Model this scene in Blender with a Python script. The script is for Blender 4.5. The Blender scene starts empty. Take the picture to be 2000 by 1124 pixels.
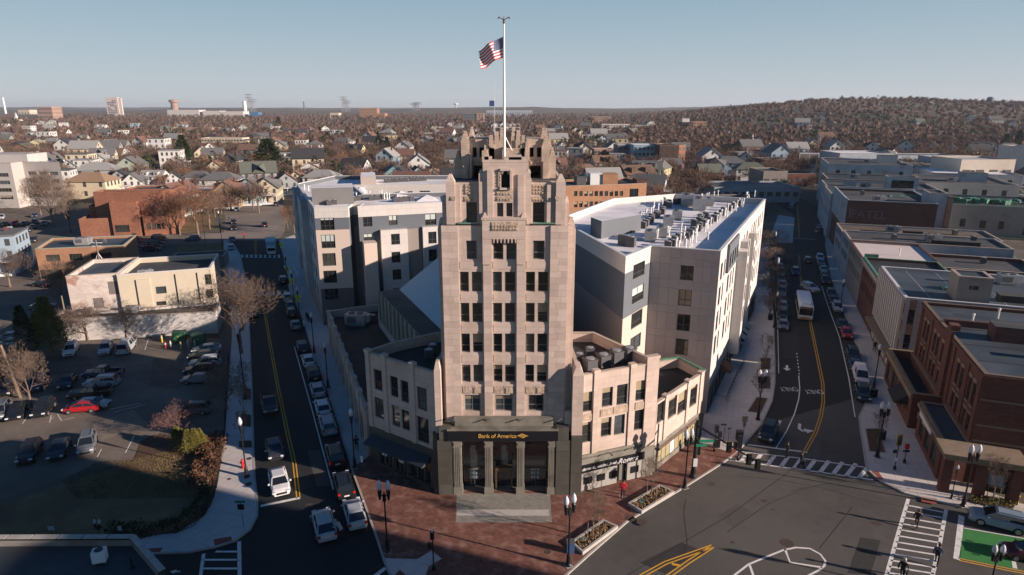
import bpy, bmesh, math, random
import numpy as np
from mathutils import Vector, Matrix, noise
R=math.radians
scn=bpy.context.scene
col=scn.collection
# ---------------------------------------------------------------- camera, sky, sun, exposure
F,HOR,CH,CX,CY=1250.,210.,40.,1000.,562.
PIT=math.atan((CY-HOR)/F); PS,PC=math.sin(PIT),math.cos(PIT)
cd=bpy.data.cameras.new('camera'); cam=bpy.data.objects.new('camera',cd); col.objects.link(cam)
cam.location=(0,0,CH); cam.rotation_euler=(R(90)-PIT,0,0)
cd.sensor_width=36; cd.lens=36*F/2000.; cd.clip_start=.5; cd.clip_end=30000
scn.camera=cam
SUN_AZ,SUN_EL=-20.3,16.0            # direction to the sun: angle from +X towards +Y, height
w=bpy.data.worlds.new('World'); scn.world=w; w.use_nodes=True
nt=w.node_tree; nt.nodes.clear()
sky=nt.nodes.new('ShaderNodeTexSky'); sky.sky_type='NISHITA'; sky.sun_disc=False
sky.sun_elevation=R(SUN_EL); sky.sun_rotation=R(90-SUN_AZ); sky.altitude=30
sky.air_density=1.0; sky.dust_density=0.0; sky.ozone_density=4.0
bg=nt.nodes.new('ShaderNodeBackground'); bg.inputs[1].default_value=.05
wo=nt.nodes.new('ShaderNodeOutputWorld')
# sky ramp, same all round: hazy pale horizon, darkened above view to deepen shade
tc=nt.nodes.new('ShaderNodeTexCoord'); sx=nt.nodes.new('ShaderNodeSeparateXYZ'); nt.links.new(tc.outputs['Generated'],sx.inputs[0])
cr=nt.nodes.new('ShaderNodeValToRGB'); nt.links.new(sx.outputs[2],cr.inputs[0]); el=cr.color_ramp.elements
el[0].position=0; el[0].color=(.655,.69,.745,1); el[1].position=.20; el[1].color=(.27,.455,.60,1)
e3=el.new(1.); e3.color=(.005,.05,.19,1); e4=el.new(.09); e4.color=(.47,.59,.675,1); e5=el.new(.36); e5.color=(.028,.13,.30,1)
hm=nt.nodes.new('ShaderNodeVectorMath'); hm.operation='SCALE'; hm.inputs['Scale'].default_value=10.; nt.links.new(cr.outputs[0],hm.inputs[0])
mx=nt.nodes.new('ShaderNodeMixRGB'); mx.inputs[0].default_value=.88; nt.links.new(sky.outputs[0],mx.inputs[1]); nt.links.new(hm.outputs[0],mx.inputs[2])
nt.links.new(mx.outputs[0],bg.inputs[0]); nt.links.new(bg.outputs[0],wo.inputs[0])
sd=bpy.data.lights.new('sun','SUN'); sd.energy=5; sd.angle=R(.5); sd.color=(1,.82,.70)
so=bpy.data.objects.new('sun',sd); col.objects.link(so)
dv=Vector((math.cos(R(SUN_AZ))*math.cos(R(SUN_EL)),math.sin(R(SUN_AZ))*math.cos(R(SUN_EL)),math.sin(R(SUN_EL))))
so.rotation_euler=dv.to_track_quat('Z','Y').to_euler(); so.location=(80,-40,90)
vs=scn.view_settings; vs.view_transform='Standard'; vs.look='None'; vs.gamma=1; vs.use_curve_mapping=False; vs.exposure=.82
scn.cycles.max_bounces=5; scn.cycles.diffuse_bounces=2; scn.cycles.glossy_bounces=2; scn.cycles.transparent_max_bounces=6

# ---------------------------------------------------------------- survey: where a sight line meets a level z, or a depth Y
def ray(x,y):
    b=(CY-y)/F
    return ((x-CX)/F, PC+b*PS, -PS+b*PC)
def G(x,y,z=0.):
    r=ray(x,y); t=(z-CH)/r[2]; return (r[0]*t,r[1]*t,z)
def DY(x,y,Y):
    r=ray(x,y); t=Y/r[1]; return (r[0]*t,Y,CH+r[2]*t)
def G2(x,y,z=0.): return G(x,y,z)[:2]
def Gs(ps,z=0.): return [G2(a,b,z) for a,b in ps]
def sm(a,b,x):
    t=min(1,max(0,(x-a)/(b-a))); return t*t*(3-2*t)
def hgt(x,y):
    if y<450: return 0.
    r=x/y
    h=47*sm(640,1500,y)*sm(.10,.52,r)*(1-.22*sm(.6,.85,r))*(1+.10*noise.noise(Vector((x/260,y/260,3))))
    h+=3.0*sm(700,1600,y)*(1+noise.noise(Vector((x/500,y/700,7))))
    h+=(22+30*noise.noise(Vector((x/1100,1.7,0)))+9*noise.noise(Vector((x/260,y/900,4))))*sm(3300,4300,y)
    return h

# ---------------------------------------------------------------- materials
MATS={}
def M(name,c=(.5,.5,.5),rough=.85,var=.12,sc=.35,bump=0.,metal=0.,objcol=False,spec=.35,detail=3,tint=None,kind=None,emit=0,bsc=None,brick=None,var2=0,randv=0):
    if name in MATS: return MATS[name]
    m=bpy.data.materials.new(name); m.use_nodes=True; MATS[name]=m
    N=m.node_tree.nodes; L=m.node_tree.links
    b=N['Principled BSDF']; b.inputs['Roughness'].default_value=rough; b.inputs['Metallic'].default_value=metal
    b.inputs['Specular IOR Level'].default_value=spec
    if objcol:
        oi=N.new('ShaderNodeObjectInfo'); base=oi.outputs['Color']
    else:
        rgb=N.new('ShaderNodeRGB'); rgb.outputs[0].default_value=(*c,1); base=rgb.outputs[0]
    geo=N.new('ShaderNodeNewGeometry'); pos=geo.outputs['Position']
    cur=base
    def mul(cur,fac,k):
        # cur * (1 + k*(fac-.5)*2)
        ma=N.new('ShaderNodeMath'); ma.operation='MULTIPLY_ADD'; ma.inputs[1].default_value=2*k; ma.inputs[2].default_value=1-k
        L.new(fac,ma.inputs[0])
        vm=N.new('ShaderNodeVectorMath'); vm.operation='SCALE'; L.new(cur,vm.inputs[0]); L.new(ma.outputs[0],vm.inputs['Scale']); return vm.outputs[0]
    if brick:
        bw,bh,mort,c2,k=brick       # unit width, height, joint, joint colour, block variation
        uv=N.new('ShaderNodeUVMap')
        br=N.new('ShaderNodeTexBrick'); br.inputs['Scale'].default_value=1; br.inputs['Brick Width'].default_value=bw; br.inputs['Row Height'].default_value=bh
        br.inputs['Mortar Size'].default_value=mort; br.inputs['Mortar Smooth'].default_value=.3
        br.inputs['Color1'].default_value=(*[v*(1-k) for v in c],1); br.inputs['Color2'].default_value=(*[v*(1+k) for v in c],1); br.inputs['Mortar'].default_value=(*c2,1)
        L.new(uv.outputs[0],br.inputs['Vector']); cur=br.outputs['Color']
    if var:
        n=N.new('ShaderNodeTexNoise'); n.inputs['Scale'].default_value=sc; n.inputs['Detail'].default_value=detail; n.inputs['Roughness'].default_value=.6; L.new(pos,n.inputs['Vector'])
        cur=mul(cur,n.outputs[0],var*1.8)
        n2=N.new('ShaderNodeTexNoise'); n2.inputs['Scale'].default_value=sc*11; n2.inputs['Detail'].default_value=2; L.new(pos,n2.inputs['Vector'])
        cur=mul(cur,n2.outputs[0],var*.9)
    if randv:
        oi2=N.new('ShaderNodeObjectInfo'); cur=mul(cur,oi2.outputs['Random'],randv)
    if tint:   # second colour in large patches
        c2,s2,lo,hi=tint
        n3=N.new('ShaderNodeTexNoise'); n3.inputs['Scale'].default_value=s2; n3.inputs['Detail'].default_value=5; L.new(pos,n3.inputs['Vector'])
        mr=N.new('ShaderNodeMapRange'); mr.inputs[1].default_value=lo; mr.inputs[2].default_value=hi; L.new(n3.outputs[0],mr.inputs[0])
        mx=N.new('ShaderNodeMixRGB'); mx.inputs[2].default_value=(*c2,1); L.new(mr.outputs[0],mx.inputs[0]); L.new(cur,mx.inputs[1]); cur=mx.outputs[0]
    if bump:
        n4=N.new('ShaderNodeTexNoise'); n4.inputs['Scale'].default_value=bsc or sc*9; n4.inputs['Detail'].default_value=4; L.new(pos,n4.inputs['Vector'])
        bp=N.new('ShaderNodeBump'); bp.inputs['Strength'].default_value=bump; bp.inputs['Distance'].default_value=.06; L.new(n4.outputs[0],bp.inputs['Height']); L.new(bp.outputs[0],b.inputs['Normal'])
    L.new(cur,b.inputs['Base Color'])
    if emit:
        L.new(cur,b.inputs['Emission Color']); b.inputs['Emission Strength'].default_value=emit
    return m
stone=M('limestone',(.50,.40,.345),.9,.10,.25,.15,brick=(1.35,.62,.012,(.36,.28,.22),.07),tint=((.33,.25,.18),.18,.56,.78))
stone_dk=M('weathered limestone',(.44,.345,.275),.9,.16,.5,.25,brick=(1.3,.62,.012,(.3,.23,.18),.10),tint=((.26,.2,.14),.4,.55,.8))
carve=M('carved limestone',(.40,.31,.235),.9,.4,2.2,1.0,bsc=5)
granite=M('dark green granite',(.078,.076,.064),.55,.22,.7,.1,brick=(1.7,1.35,.012,(.04,.04,.03),.16))
granite_lt=M('grey granite',(.19,.178,.148),.7,.2,.8,.1,tint=((.1,.09,.07),.6,.5,.75))
black=M('black metal',(.012,.013,.015),.4,.1,1)
sign_blk=M('black sign panel',(.012,.013,.016),.35,.05,1)
gold=M('gold letters',(.55,.33,.08),.45,.02,1)
white_l=M('white lettering',(.58,.57,.55),.5,.02,1)
glass=M('window glass',(.02,.022,.024),.06,.5,.35,objcol=True,spec=.9)
frame_dk=M('dark window frame',(.055,.06,.055),.5,.08,1)
frame_st=M('steel window frame',(.16,.16,.14),.45,.08,1)
frame_wh=M('white window frame',(.6,.6,.58),.5,.05,1)
blind=M('window blind',(.5,.5,.5),.8,.05,2,objcol=True)
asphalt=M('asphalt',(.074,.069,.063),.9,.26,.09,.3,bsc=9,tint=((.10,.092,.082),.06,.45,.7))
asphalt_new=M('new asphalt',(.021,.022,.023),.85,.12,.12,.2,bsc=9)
asphalt_old=M('worn lot asphalt',(.165,.135,.108),.92,.25,.15,.3,bsc=6,tint=((.10,.085,.072),.12,.45,.7))
tar=M('tar joint filler',(.018,.018,.018),.6,.1,1)
concrete=M('sidewalk concrete',(.52,.475,.445),.9,.07,.4,.1,brick=(1.6,1.6,.02,(.26,.25,.23),.035))
conc2=M('kerb granite',(.36,.34,.31),.9,.15,1.5,.1)
brickpave=M('plaza brick paving',(.165,.070,.050),.85,.22,.5,.25,brick=(.42,.21,.012,(.12,.06,.045),.22),tint=((.27,.15,.115),.9,.5,.72))
pad_g=M('granite entrance paving',(.25,.235,.20),.85,.14,2.5,.1,brick=(.5,.18,.014,(.14,.13,.11),.14))
pad_l=M('pale paving band',(.45,.41,.37),.85,.1,2.5,.05)
roadwhite=M('white road paint',(.72,.70,.66),.8,.10,2.5,tint=((.40,.385,.36),1.6,.52,.78))
roadyel=M('yellow road paint',(.62,.33,.03),.8,.12,2.5)
roadgreen=M('green cycle lane paint',(.04,.20,.05),.85,.15,.8,tint=((.05,.2,.05),.9,.5,.75))
red_pad=M('red tactile paving',(.24,.065,.045),.85,.1,3)
grass=M('dry winter grass',(.165,.118,.055),.95,.3,.35,.5,bsc=14,tint=((.12,.078,.045),.2,.45,.65))
mulch=M('brown mulch',(.085,.05,.032),.95,.35,2,.6,bsc=8)
city=M('winter ground',(.13,.105,.08),.95,.3,.02,.0,tint=((.09,.085,.06),.012,.45,.65))
def brickm(n,c,k=.16,mo=None,var=.14): return M(n,c,.9,var,.3,.12,brick=(.62,.23,.02,mo or tuple(v*.62 for v in c),k))
br_or=brickm('orange red brick',(.25,.108,.068))
br_red=brickm('dark red brick',(.128,.05,.038))
br_pink=brickm('pale red brick',(.29,.165,.115))
br_tan=brickm('orange tan brick',(.36,.195,.115),.1)
br_dk=brickm('sooty brick',(.10,.05,.042))
br_wh=M('flaking white painted brick',(.55,.49,.45),.9,.15,.4,.2,brick=(.62,.23,.02,(.36,.27,.23),.1),tint=((.33,.2,.16),.55,.55,.68))
cream=M('cream painted wall',(.50,.44,.345),.9,.06,.3,.05,tint=((.5,.4,.3),.25,.6,.8))
whitewall=M('white painted block',(.52,.49,.47),.9,.06,.4,.05,brick=(.8,.4,.012,(.5,.47,.44),.03))
panel_w=M('white fibre cement panel',(.53,.50,.475),.7,.05,.4,brick=(1.8,1.55,.022,(.38,.355,.34),.025))
panel_p=M('pale mauve panel',(.43,.385,.37),.7,.03,.4,brick=(2.5,3.1,.025,(.22,.2,.19),.02))
panel_t=M('taupe siding',(.25,.215,.195),.75,.04,.4)
panel_b=M('beige panel',(.54,.445,.38),.7,.03,.4)
siding_g=M('blue grey lap siding',(.125,.14,.16),.7,.04,.5,brick=(40,.24,.02,(.07,.08,.09),.02))
roof_wh=M('white roof membrane',(.78,.755,.76),.7,.08,.25,tint=((.55,.53,.52),.15,.5,.75),brick=(11,1.9,.035,(0.66,0.64,0.64),.06))
roof_bl=M('black roof membrane',(.022,.023,.024),.75,.3,.3,.15,tint=((.045,.045,.045),.25,.5,.7),brick=(11,1.9,.035,(0.018,0.018,0.019),.06))
roof_gy=M('grey gravel roof',(.052,.054,.057),.9,.25,.25,.2,tint=((.085,.085,.088),.15,.5,.7),brick=(11,1.9,.035,(0.064,0.066,0.070),.06))
roof_br=M('brown gravel roof',(.10,.08,.062),.9,.3,.25,.2,tint=((.15,.125,.10),.15,.45,.65))
roof_bu=M('slate blue roof',(.04,.052,.064),.6,.25,.2,.15,tint=((.075,.09,.105),.12,.45,.65),brick=(11,1.9,.035,(0.03,0.04,0.05),.06))
roof_teal=M('teal standing seam metal',(.24,.43,.50),.45,.06,.3,brick=(60,.8,.02,(.1,.2,.25),.02))
roof_tan=M('pinkish membrane roof',(.62,.54,.5),.8,.08,.3)
copper=M('green copper trim',(.10,.22,.15),.7,.2,1)
coping=M('stone coping',(.40,.33,.27),.85,.15,1)
metal=M('galvanised metal',(.34,.345,.35),.45,.15,1.5,metal=.35)
metal_dk=M('dark grey unit',(.09,.09,.095),.6,.12,1.5)
metal_wh=M('white pipe plastic',(.7,.7,.69),.5,.04,1)
stucco=M('grey stucco',(.24,.22,.20),.9,.15,.3,.1,tint=((.17,.12,.1),.3,.5,.7))
shade_bluewhite=M('weathered stucco tinted shade blue',(.33,.375,.415),.85,.14,.25,.05,tint=((.22,.25,.28),.3,.5,.75))  # blue of skylit shade is put into the white stucco's colour
conc_col=M('precast concrete',(.35,.31,.26),.85,.15,.4,.1)
hwall=M('house clapboard',(1,1,1),.8,.05,.4,objcol=True,brick=None)
hroof=M('asphalt shingles',(1,1,1),.9,.12,1.,objcol=True)
bark=M('bark',(.17,.125,.095),.9,.2,1.5,.2)
bark_g=M('pale branch',(.16,.115,.088),.9,.2,1.5)
twig=M('bare twigs',(.15,.103,.08),1,.25,.15,spec=0,randv=.22)
twig_far=M('distant bare crowns',(.15,.10,.078),1,.22,.03,spec=0,tint=((.095,.068,.06),.007,.38,.66))
pine=M('evergreen needles',(.035,.05,.022),1,.3,.8,spec=.05,randv=.2)
pine_y=M('olive arborvitae foliage',(.15,.135,.03),.9,.3,2.)
rust=M('rusty beech leaves',(.14,.075,.045),1,.3,1.,spec=.05,randv=.2)
paint=M('car paint',(.5,.5,.5),.3,0,1,objcol=True,spec=.6)
tyre=M('tyre rubber',(.015,.015,.016),.8,0,1)
rim=M('alloy wheel',(.35,.35,.36),.35,0,1,metal=.6)
carglass=M('car glass',(.012,.015,.018),.05,0,1,spec=.8)
lamp_w=M('headlamp lens',(.6,.62,.65),.15,0,1)
lamp_r=M('tail lamp lens',(.35,.02,.015),.25,0,1)
plate=M('number plate',(.6,.6,.6),.5,0,1)
globe=M('frosted glass globe',(.5,.52,.56),.2,0,1)
wood=M('weathered wood pole',(.20,.15,.11),.9,.2,2,.2)
redp=M('red paint',(.42,.03,.025),.5,.08,2)
yelp=M('yellow paint',(.6,.42,.05),.5,.08,2)
greenp=M('street sign green',(.02,.20,.12),.5,.03,2)
box_gr=M('utility box green',(.04,.12,.065),.6,.1,2)
lime=M('fluorescent yellow green sign',(.55,.72,.03),.5,.02,2)
skin=M('skin',(.40,.23,.16),.6,0,1)
cloth_k=M('dark cloth',(.018,.018,.022),.9,.1,3)
cloth_b=M('blue cloth',(.04,.08,.19),.9,.1,3)
cloth_r=M('red coat cloth',(.42,.018,.03),.9,.1,3)
cloth_w=M('light shirt cloth',(.36,.40,.46),.9,.1,3)
hair=M('brown hair',(.04,.025,.015),.8,0,3)
signw=M('white sign face',(.62,.64,.66),.6,.03,2)

# ---------------------------------------------------------------- mesh building
class MB:
    def __init__(s): s.v=[];s.f=[];s.m=[]
    def face(s,pts,m=0):
        n=len(s.v); s.v+= [tuple(p) for p in pts]; s.f.append(tuple(range(n,n+len(pts)))); s.m.append(m)
    def box(s,x0,y0,z0,x1,y1,z1,m=0,skip=''):
        a,b=(x0,y0),(x1,y1)
        s.prism([(x0,y0),(x1,y0),(x1,y1),(x0,y1)],z0,z1,m,top='t' not in skip,bot='b' not in skip)
    def prism(s,poly,z0,z1,m=0,mt=None,top=True,bot=True):
        n=len(poly)
        if area(poly)<0: poly=poly[::-1]
        k=len(s.v); s.v+=[(p[0],p[1],z0) for p in poly]+[(p[0],p[1],z1) for p in poly]
        for i in range(n):
            j=(i+1)%n; s.f.append((k+i,k+j,k+n+j,k+n+i)); s.m.append(m)
        if top: s.f.append(tuple(range(k+n,k+2*n))); s.m.append(m if mt is None else mt)
        if bot: s.f.append(tuple(range(k+n-1,k-1,-1))); s.m.append(m)
    def taper(s,cx,cy,z0,z1,wx0,wy0,wx1,wy1,m=0,ox=0,oy=0):
        k=len(s.v)
        for z,a,b,dx,dy in((z0,wx0,wy0,0,0),(z1,wx1,wy1,ox,oy)):
            s.v+=[(cx+dx-a/2,cy+dy-b/2,z),(cx+dx+a/2,cy+dy-b/2,z),(cx+dx+a/2,cy+dy+b/2,z),(cx+dx-a/2,cy+dy+b/2,z)]
        for i in range(4):
            j=(i+1)%4; s.f.append((k+i,k+j,k+4+j,k+4+i)); s.m.append(m)
        s.f.append((k+4,k+5,k+6,k+7)); s.m.append(m); s.f.append((k+3,k+2,k+1,k)); s.m.append(m)
    def obox(s,p,ang,x0,y0,z0,x1,y1,z1,m=0):
        c_,s_=math.cos(ang),math.sin(ang)
        f=lambda x,y:(p[0]+x*c_-y*s_,p[1]+x*s_+y*c_)
        s.prism([f(x0,y0),f(x1,y0),f(x1,y1),f(x0,y1)],z0,z1,m)
    def tube(s,a,b,ra,rb=None,n=8,m=0,caps=True):
        rb=ra if rb is None else rb
        a=Vector(a);b=Vector(b);d=(b-a)
        if d.length<1e-6: return
        d.normalize(); u=d.orthogonal().normalized(); v=d.cross(u)
        k=len(s.v)
        for c,r in((a,ra),(b,rb)):
            for i in range(n):
                t=2*math.pi*i/n; s.v.append(tuple(c+u*(math.cos(t)*r)+v*(math.sin(t)*r)))
        for i in range(n):
            j=(i+1)%n; s.f.append((k+i,k+j,k+n+j,k+n+i)); s.m.append(m)
        if caps:
            s.f.append(tuple(range(k+n-1,k-1,-1))); s.m.append(m); s.f.append(tuple(range(k+n,k+2*n))); s.m.append(m)
    def lathe(s,cx,cy,prof,n=12,m=0):
        k=len(s.v)
        for r,z in prof:
            for i in range(n):
                t=2*math.pi*i/n; s.v.append((cx+r*math.cos(t),cy+r*math.sin(t),z))
        for q in range(len(prof)-1):
            for i in range(n):
                j=(i+1)%n; a=k+q*n; s.f.append((a+i,a+j,a+n+j,a+n+i)); s.m.append(m)
        s.f.append(tuple(range(k+n-1,k-1,-1))); s.m.append(m); e=k+(len(prof)-1)*n; s.f.append(tuple(range(e,e+n))); s.m.append(m)
    def sheet(s,poly,z,m=0):
        if area(poly)<0: poly=poly[::-1]
        s.face([(p[0],p[1],z) for p in poly],m)
    def ribbon(s,pts,wd,z,m=0,z1=None):
        """strip of width wd along a polyline; z1 makes it a solid"""
        L=[];Rr=[]
        for i,p in enumerate(pts):
            a=Vector(pts[max(i-1,0)][:2]);b=Vector(pts[min(i+1,len(pts)-1)][:2]);d=(b-a).normalized(); n=Vector((-d.y,d.x))*wd/2
            L.append((p[0]+n.x,p[1]+n.y));Rr.append((p[0]-n.x,p[1]-n.y))
        for i in range(len(pts)-1):
            q=[Rr[i],Rr[i+1],L[i+1],L[i]]
            if z1 is None: s.sheet(q,z,m)
            else: s.prism(q,z,z1,m,bot=False)
    def mesh(s,name,mats,smooth=False,off=(0,0,0)):
        me=bpy.data.meshes.new(name)
        v=np.array(s.v,dtype=float)-np.array(off) if s.v else np.zeros((0,3))
        me.from_pydata(v.tolist(),[],s.f)
        for m in mats: me.materials.append(m)
        me.polygons.foreach_set('material_index',s.m)
        if smooth: me.polygons.foreach_set('use_smooth',[True]*len(s.f))
        uv=me.uv_layers.new(name='UVMap'); vv=s.v
        buf=np.empty(len(me.loops)*2); k=0
        nb=np.empty(len(me.polygons)*3); me.polygons.foreach_get('normal',nb); nb=nb.reshape(-1,3)
        for fi,f in enumerate(s.f):
            nx,ny,nz=nb[fi]
            if abs(nz)>.75:
                for i in f: p=vv[i]; buf[k]=p[0]*.938-p[1]*.346;buf[k+1]=p[0]*.346+p[1]*.938;k+=2
            else:
                l=math.hypot(nx,ny) or 1; tx,ty=-ny/l,nx/l
                for i in f: p=vv[i]; buf[k]=p[0]*tx+p[1]*ty;buf[k+1]=p[2];k+=2
        uv.data.foreach_set('uv',buf)
        me.update(); return me
    def build(s,name,mats,parent=None,off=(0,0,0),smooth=False):
        if not isinstance(mats,(list,tuple)): mats=[mats]
        if parent is not None and off==(0,0,0): off=tuple(parent.location) if parent.type=='EMPTY' and parent.get('wl') else off
        me=s.mesh(name,mats,smooth,off)
        return link(name,me,parent)
def link(name,me,parent=None,loc=None,rz=None,c=None):
    o=bpy.data.objects.new(name,me); col.objects.link(o)
    if parent: o.parent=parent
    if loc: o.location=loc
    if rz is not None: o.rotation_euler=(0,0,rz)
    if c: o.color=(*c,1)
    return o
def area(p): return .5*sum(p[i][0]*p[(i+1)%len(p)][1]-p[(i+1)%len(p)][0]*p[i][1] for i in range(len(p)))
def cen(p): return (sum(q[0] for q in p)/len(p),sum(q[1] for q in p)/len(p))
def tag(o,label,cat,group=None,kind=None):
    o['label']=label; o['category']=cat
    if group: o['group']=group
    if kind: o['kind']=kind
    return o
def thing(name,label,cat,loc=(0,0,0),rz=0,group=None,world=False):
    """Empty at the base; world=True: part meshes are given in world coordinates"""
    o=bpy.data.objects.new(name,None); col.objects.link(o); o.location=loc; o.rotation_euler=(0,0,rz); o.empty_display_size=.5
    if world: o['wl']=1
    tag(o,label,cat,group); return o
def struct(name,mb,mats,smooth=False):
    o=mb.build(name,mats,smooth=smooth); o['kind']='structure'; return o
def kids(o): return KID.get(o.name,[])
def copy_tree(o,loc=None,rz=None,label=None,group=None,color=None,_p=None,kidmap=None):
    c=o.copy(); col.objects.link(c)
    if _p: c.parent=_p
    if loc is not None: c.location=loc
    if rz is not None: c.rotation_euler=(0,0,rz)
    if label: c['label']=label
    if group: c['group']=group
    if color and (o.type=='MESH'): c.color=(*color,1)
    for ch in o.children: copy_tree(ch,_p=c,color=color)
    return c
rnd=random.Random(7)
precast=M('precast office concrete',(.43,.395,.37),.8,.06,.3)
ORD='first second third fourth fifth sixth seventh eighth ninth tenth eleventh twelfth thirteenth fourteenth fifteenth sixteenth seventeenth eighteenth nineteenth twentieth twenty-first twenty-second twenty-third twenty-fourth twenty-fifth twenty-sixth'.split()

def ordw(n):
    if n<20: return ('zeroth '+' '.join(ORD)).split()[n]
    t='twenty thirty forty fifty sixty seventy eighty ninety'.split()[n//10-2]
    return (t[:-1]+'ieth') if n%10==0 else t+'-'+ORD[n%10-1]
stone_v=M('limestone block',(.50,.40,.345),.9,.10,.8,.15,randv=.13,tint=((.38,.29,.22),.18,.56,.78))
# ---------------------------------------------------------------- walls with real openings
WCACHE={}
def win_mesh(w,h,nx,ny,fm,arch=False):
    k=(round(w,2),round(h,2),nx,ny,fm.name)
    if k in WCACHE: return WCACHE[k]
    t=min(.09,w*.07); mb=MB()
    mb.box(0,0,0,t,.1,h);mb.box(w-t,0,0,w,.1,h);mb.box(t,0,h-t,w-t,.1,h);mb.box(t,0,0,w-t,.1,t)
    for i in range(1,nx): x=w*i/nx; mb.box(x-t*.45,.012,t,x+t*.45,.09,h-t)
    for i in range(1,ny): z=h*i/ny if ny!=2 else h*.36; mb.box(t,.018,z-t*.45,w-t,.085,z+t*.45)
    g=MB(); g.face([(t,.06,t),(w-t,.06,t),(w-t,.06,h-t),(t,.06,h-t)])
    bl=MB(); bl.face([(t,.052,h*.5),(w-t,.052,h*.5),(w-t,.052,h-t),(t,.052,h-t)])
    WCACHE[k]=(mb.mesh('window',[fm]),g.mesh('pane',[glass]),bl.mesh('blind',[blind]))
    return WCACHE[k]
GL=[(.018,.02,.022)]*5+[(.03,.03,.028),(.06,.06,.052),(.012,.013,.014),(.09,.085,.07),(.05,.06,.07)]
def put_window(parent,x,y,z,ang,w,h,nx,ny,fm,blindp=.0,blindc=(.42,.34,.24)):
    a,b,c=win_mesh(w,h,nx,ny,fm)
    pl=parent.location if parent.get('wl') else (0,0,0)
    o=link('window',a,parent,(x-pl[0],y-pl[1],z-pl[2]),ang)
    link('pane',b,o,c=rnd.choice(GL))
    if rnd.random()<blindp:
        q=link('blind',c,o,c=blindc); q.scale=(1,1,1); s=rnd.choice([.35,.6,1,1]); 
        q.location=(0,0,(h-.09)*(1-s)); q.scale=(1,1,s); q.location.z=(h-.0)*(1-s)
    return o
def wall_face(mb,p0,p1,z0,z1,holes=(),d=.22,m=0,mr=None,bands=None):
    """vertical wall p0->p1, outward on the right hand; holes (u0,v0,u1,v1) in metres, v above z0"""
    L=math.hypot(p1[0]-p0[0],p1[1]-p0[1]); ux,uy=(p1[0]-p0[0])/L,(p1[1]-p0[1])/L; nx,ny=-uy,ux  # inward
    P=lambda u,v,e=0:(p0[0]+ux*u+nx*e,p0[1]+uy*u+ny*e,z0+v)
    H=z1-z0; mr=m if mr is None else mr
    def vf(u0,u1,a,b):
        bs=bands or [(0,m)]
        for k,(zb,mm) in enumerate(bs):
            lo=max(a,zb if k else -1e9); hi=min(b,bs[k+1][0]) if k+1<len(bs) else b
            if hi>lo+1e-5: mb.face([P(u0,lo),P(u1,lo),P(u1,hi),P(u0,hi)],mm)
    hs=[(max(.05,a),max(.0,b),min(L-.05,c),min(H-.05,e)) for a,b,c,e in holes if c>.1 and a<L-.1 and e>b]
    us=sorted({0.,L,*[h[0] for h in hs],*[h[2] for h in hs]}); 
    for i in range(len(us)-1):
        u0,u1=us[i],us[i+1]
        if u1-u0<1e-5: continue
        mid=(u0+u1)/2
        col_=sorted([(h[1],h[3]) for h in hs if h[0]<mid<h[2]])
        v=0.
        for a,b in col_:
            if a>v+1e-5: vf(u0,u1,v,a)
            v=max(v,b)
        if H>v+1e-5: vf(u0,u1,v,H)
    for a,b,c,e in hs:
        mb.face([P(a,b),P(c,b),P(c,b,d),P(a,b,d)],mr); mb.face([P(a,e,d),P(c,e,d),P(c,e),P(a,e)],mr)
        mb.face([P(a,b,d),P(a,e,d),P(a,e),P(a,b)],mr); mb.face([P(c,b),P(c,e),P(c,e,d),P(c,b,d)],mr)
    return hs,P,math.atan2(uy,ux)
def grid(L,n,w,rows,m0=1.,m1=None,off=0):
    """n windows of width w evenly spaced along L in rows [(v0,v1)...]"""
    m1=m0 if m1 is None else m1; out=[]
    for i in range(n):
        c=m0+(L-m0-m1)*(i+.5)/n+off
        for a,b in rows: out.append((c-w/2,a,c+w/2,b))
    return out
def building(name,label,cat,pts,h,wm,rm,sides={},par=.6,z0=0.,d=.22,fm=None,cope=None,blindp=.15,nx=2,ny=2,group=None,blindc=(.42,.34,.24),sill=None,wname='wall',roofpart=True,parapet_w=.3,sidemat={},sideband={}):
    """footprint counter-clockwise from above; sides {i:(holes,nx,ny)}"""
    fm=fm or frame_dk; cope=cope or coping
    assert area(pts)>0,label
    c=cen(pts); b=thing(name,label,cat,(c[0],c[1],z0),group=group,world=True)
    mb=MB(); todo=[]; mats=[wm]
    for m_ in list(sidemat.values())+[q[1] for v_ in sideband.values() for q in v_]:
        if m_ not in mats: mats.append(m_)
    n=len(pts)
    for i in range(n):
        hs=sides.get(i); mi=mats.index(sidemat[i]) if i in sidemat else 0
        x,P,a=wall_face(mb,pts[i],pts[(i+1)%n],z0,z0+h,hs[0] if hs else (),d,mi,None,[(z_,mats.index(q_)) for z_,q_ in sideband[i]] if i in sideband else None)
        for hh in x: todo.append((hh,P,a,hs[1] if len(hs)>1 else nx,hs[2] if len(hs)>2 else ny,hs[3] if len(hs)>3 else blindp))
    # inner parapet + coping
    ins=inset(pts,parapet_w)
    if par>0:
        for i in range(n):
            j=(i+1)%n; mb.face([(*ins[j],z0+h-par),(*ins[i],z0+h-par),(*ins[i],z0+h),(*ins[j],z0+h)])
    mb.build(wname,mats,b)
    if par>0:
        cp=MB(); out=inset(pts,-.06); inn=inset(pts,parapet_w+.05)
        for i in range(n):
            j=(i+1)%n; cp.prism([out[i],out[j],inn[j],inn[i]],z0+h+.002,z0+h+.12)
        cp.build('coping',cope,b)
    rf=MB(); rf.sheet(ins if par>0 else pts,z0+h-par if par>0 else z0+h+.003); rf.build('roof',rm,b)
    for (u0,v0,u1,v1),P,a,nx_,ny_,bp in todo:
        p=P(u0,v0,d*.55); put_window(b,p[0],p[1],p[2],a,u1-u0,v1-v0,nx_,ny_,fm,bp,blindc)
    return b
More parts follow.
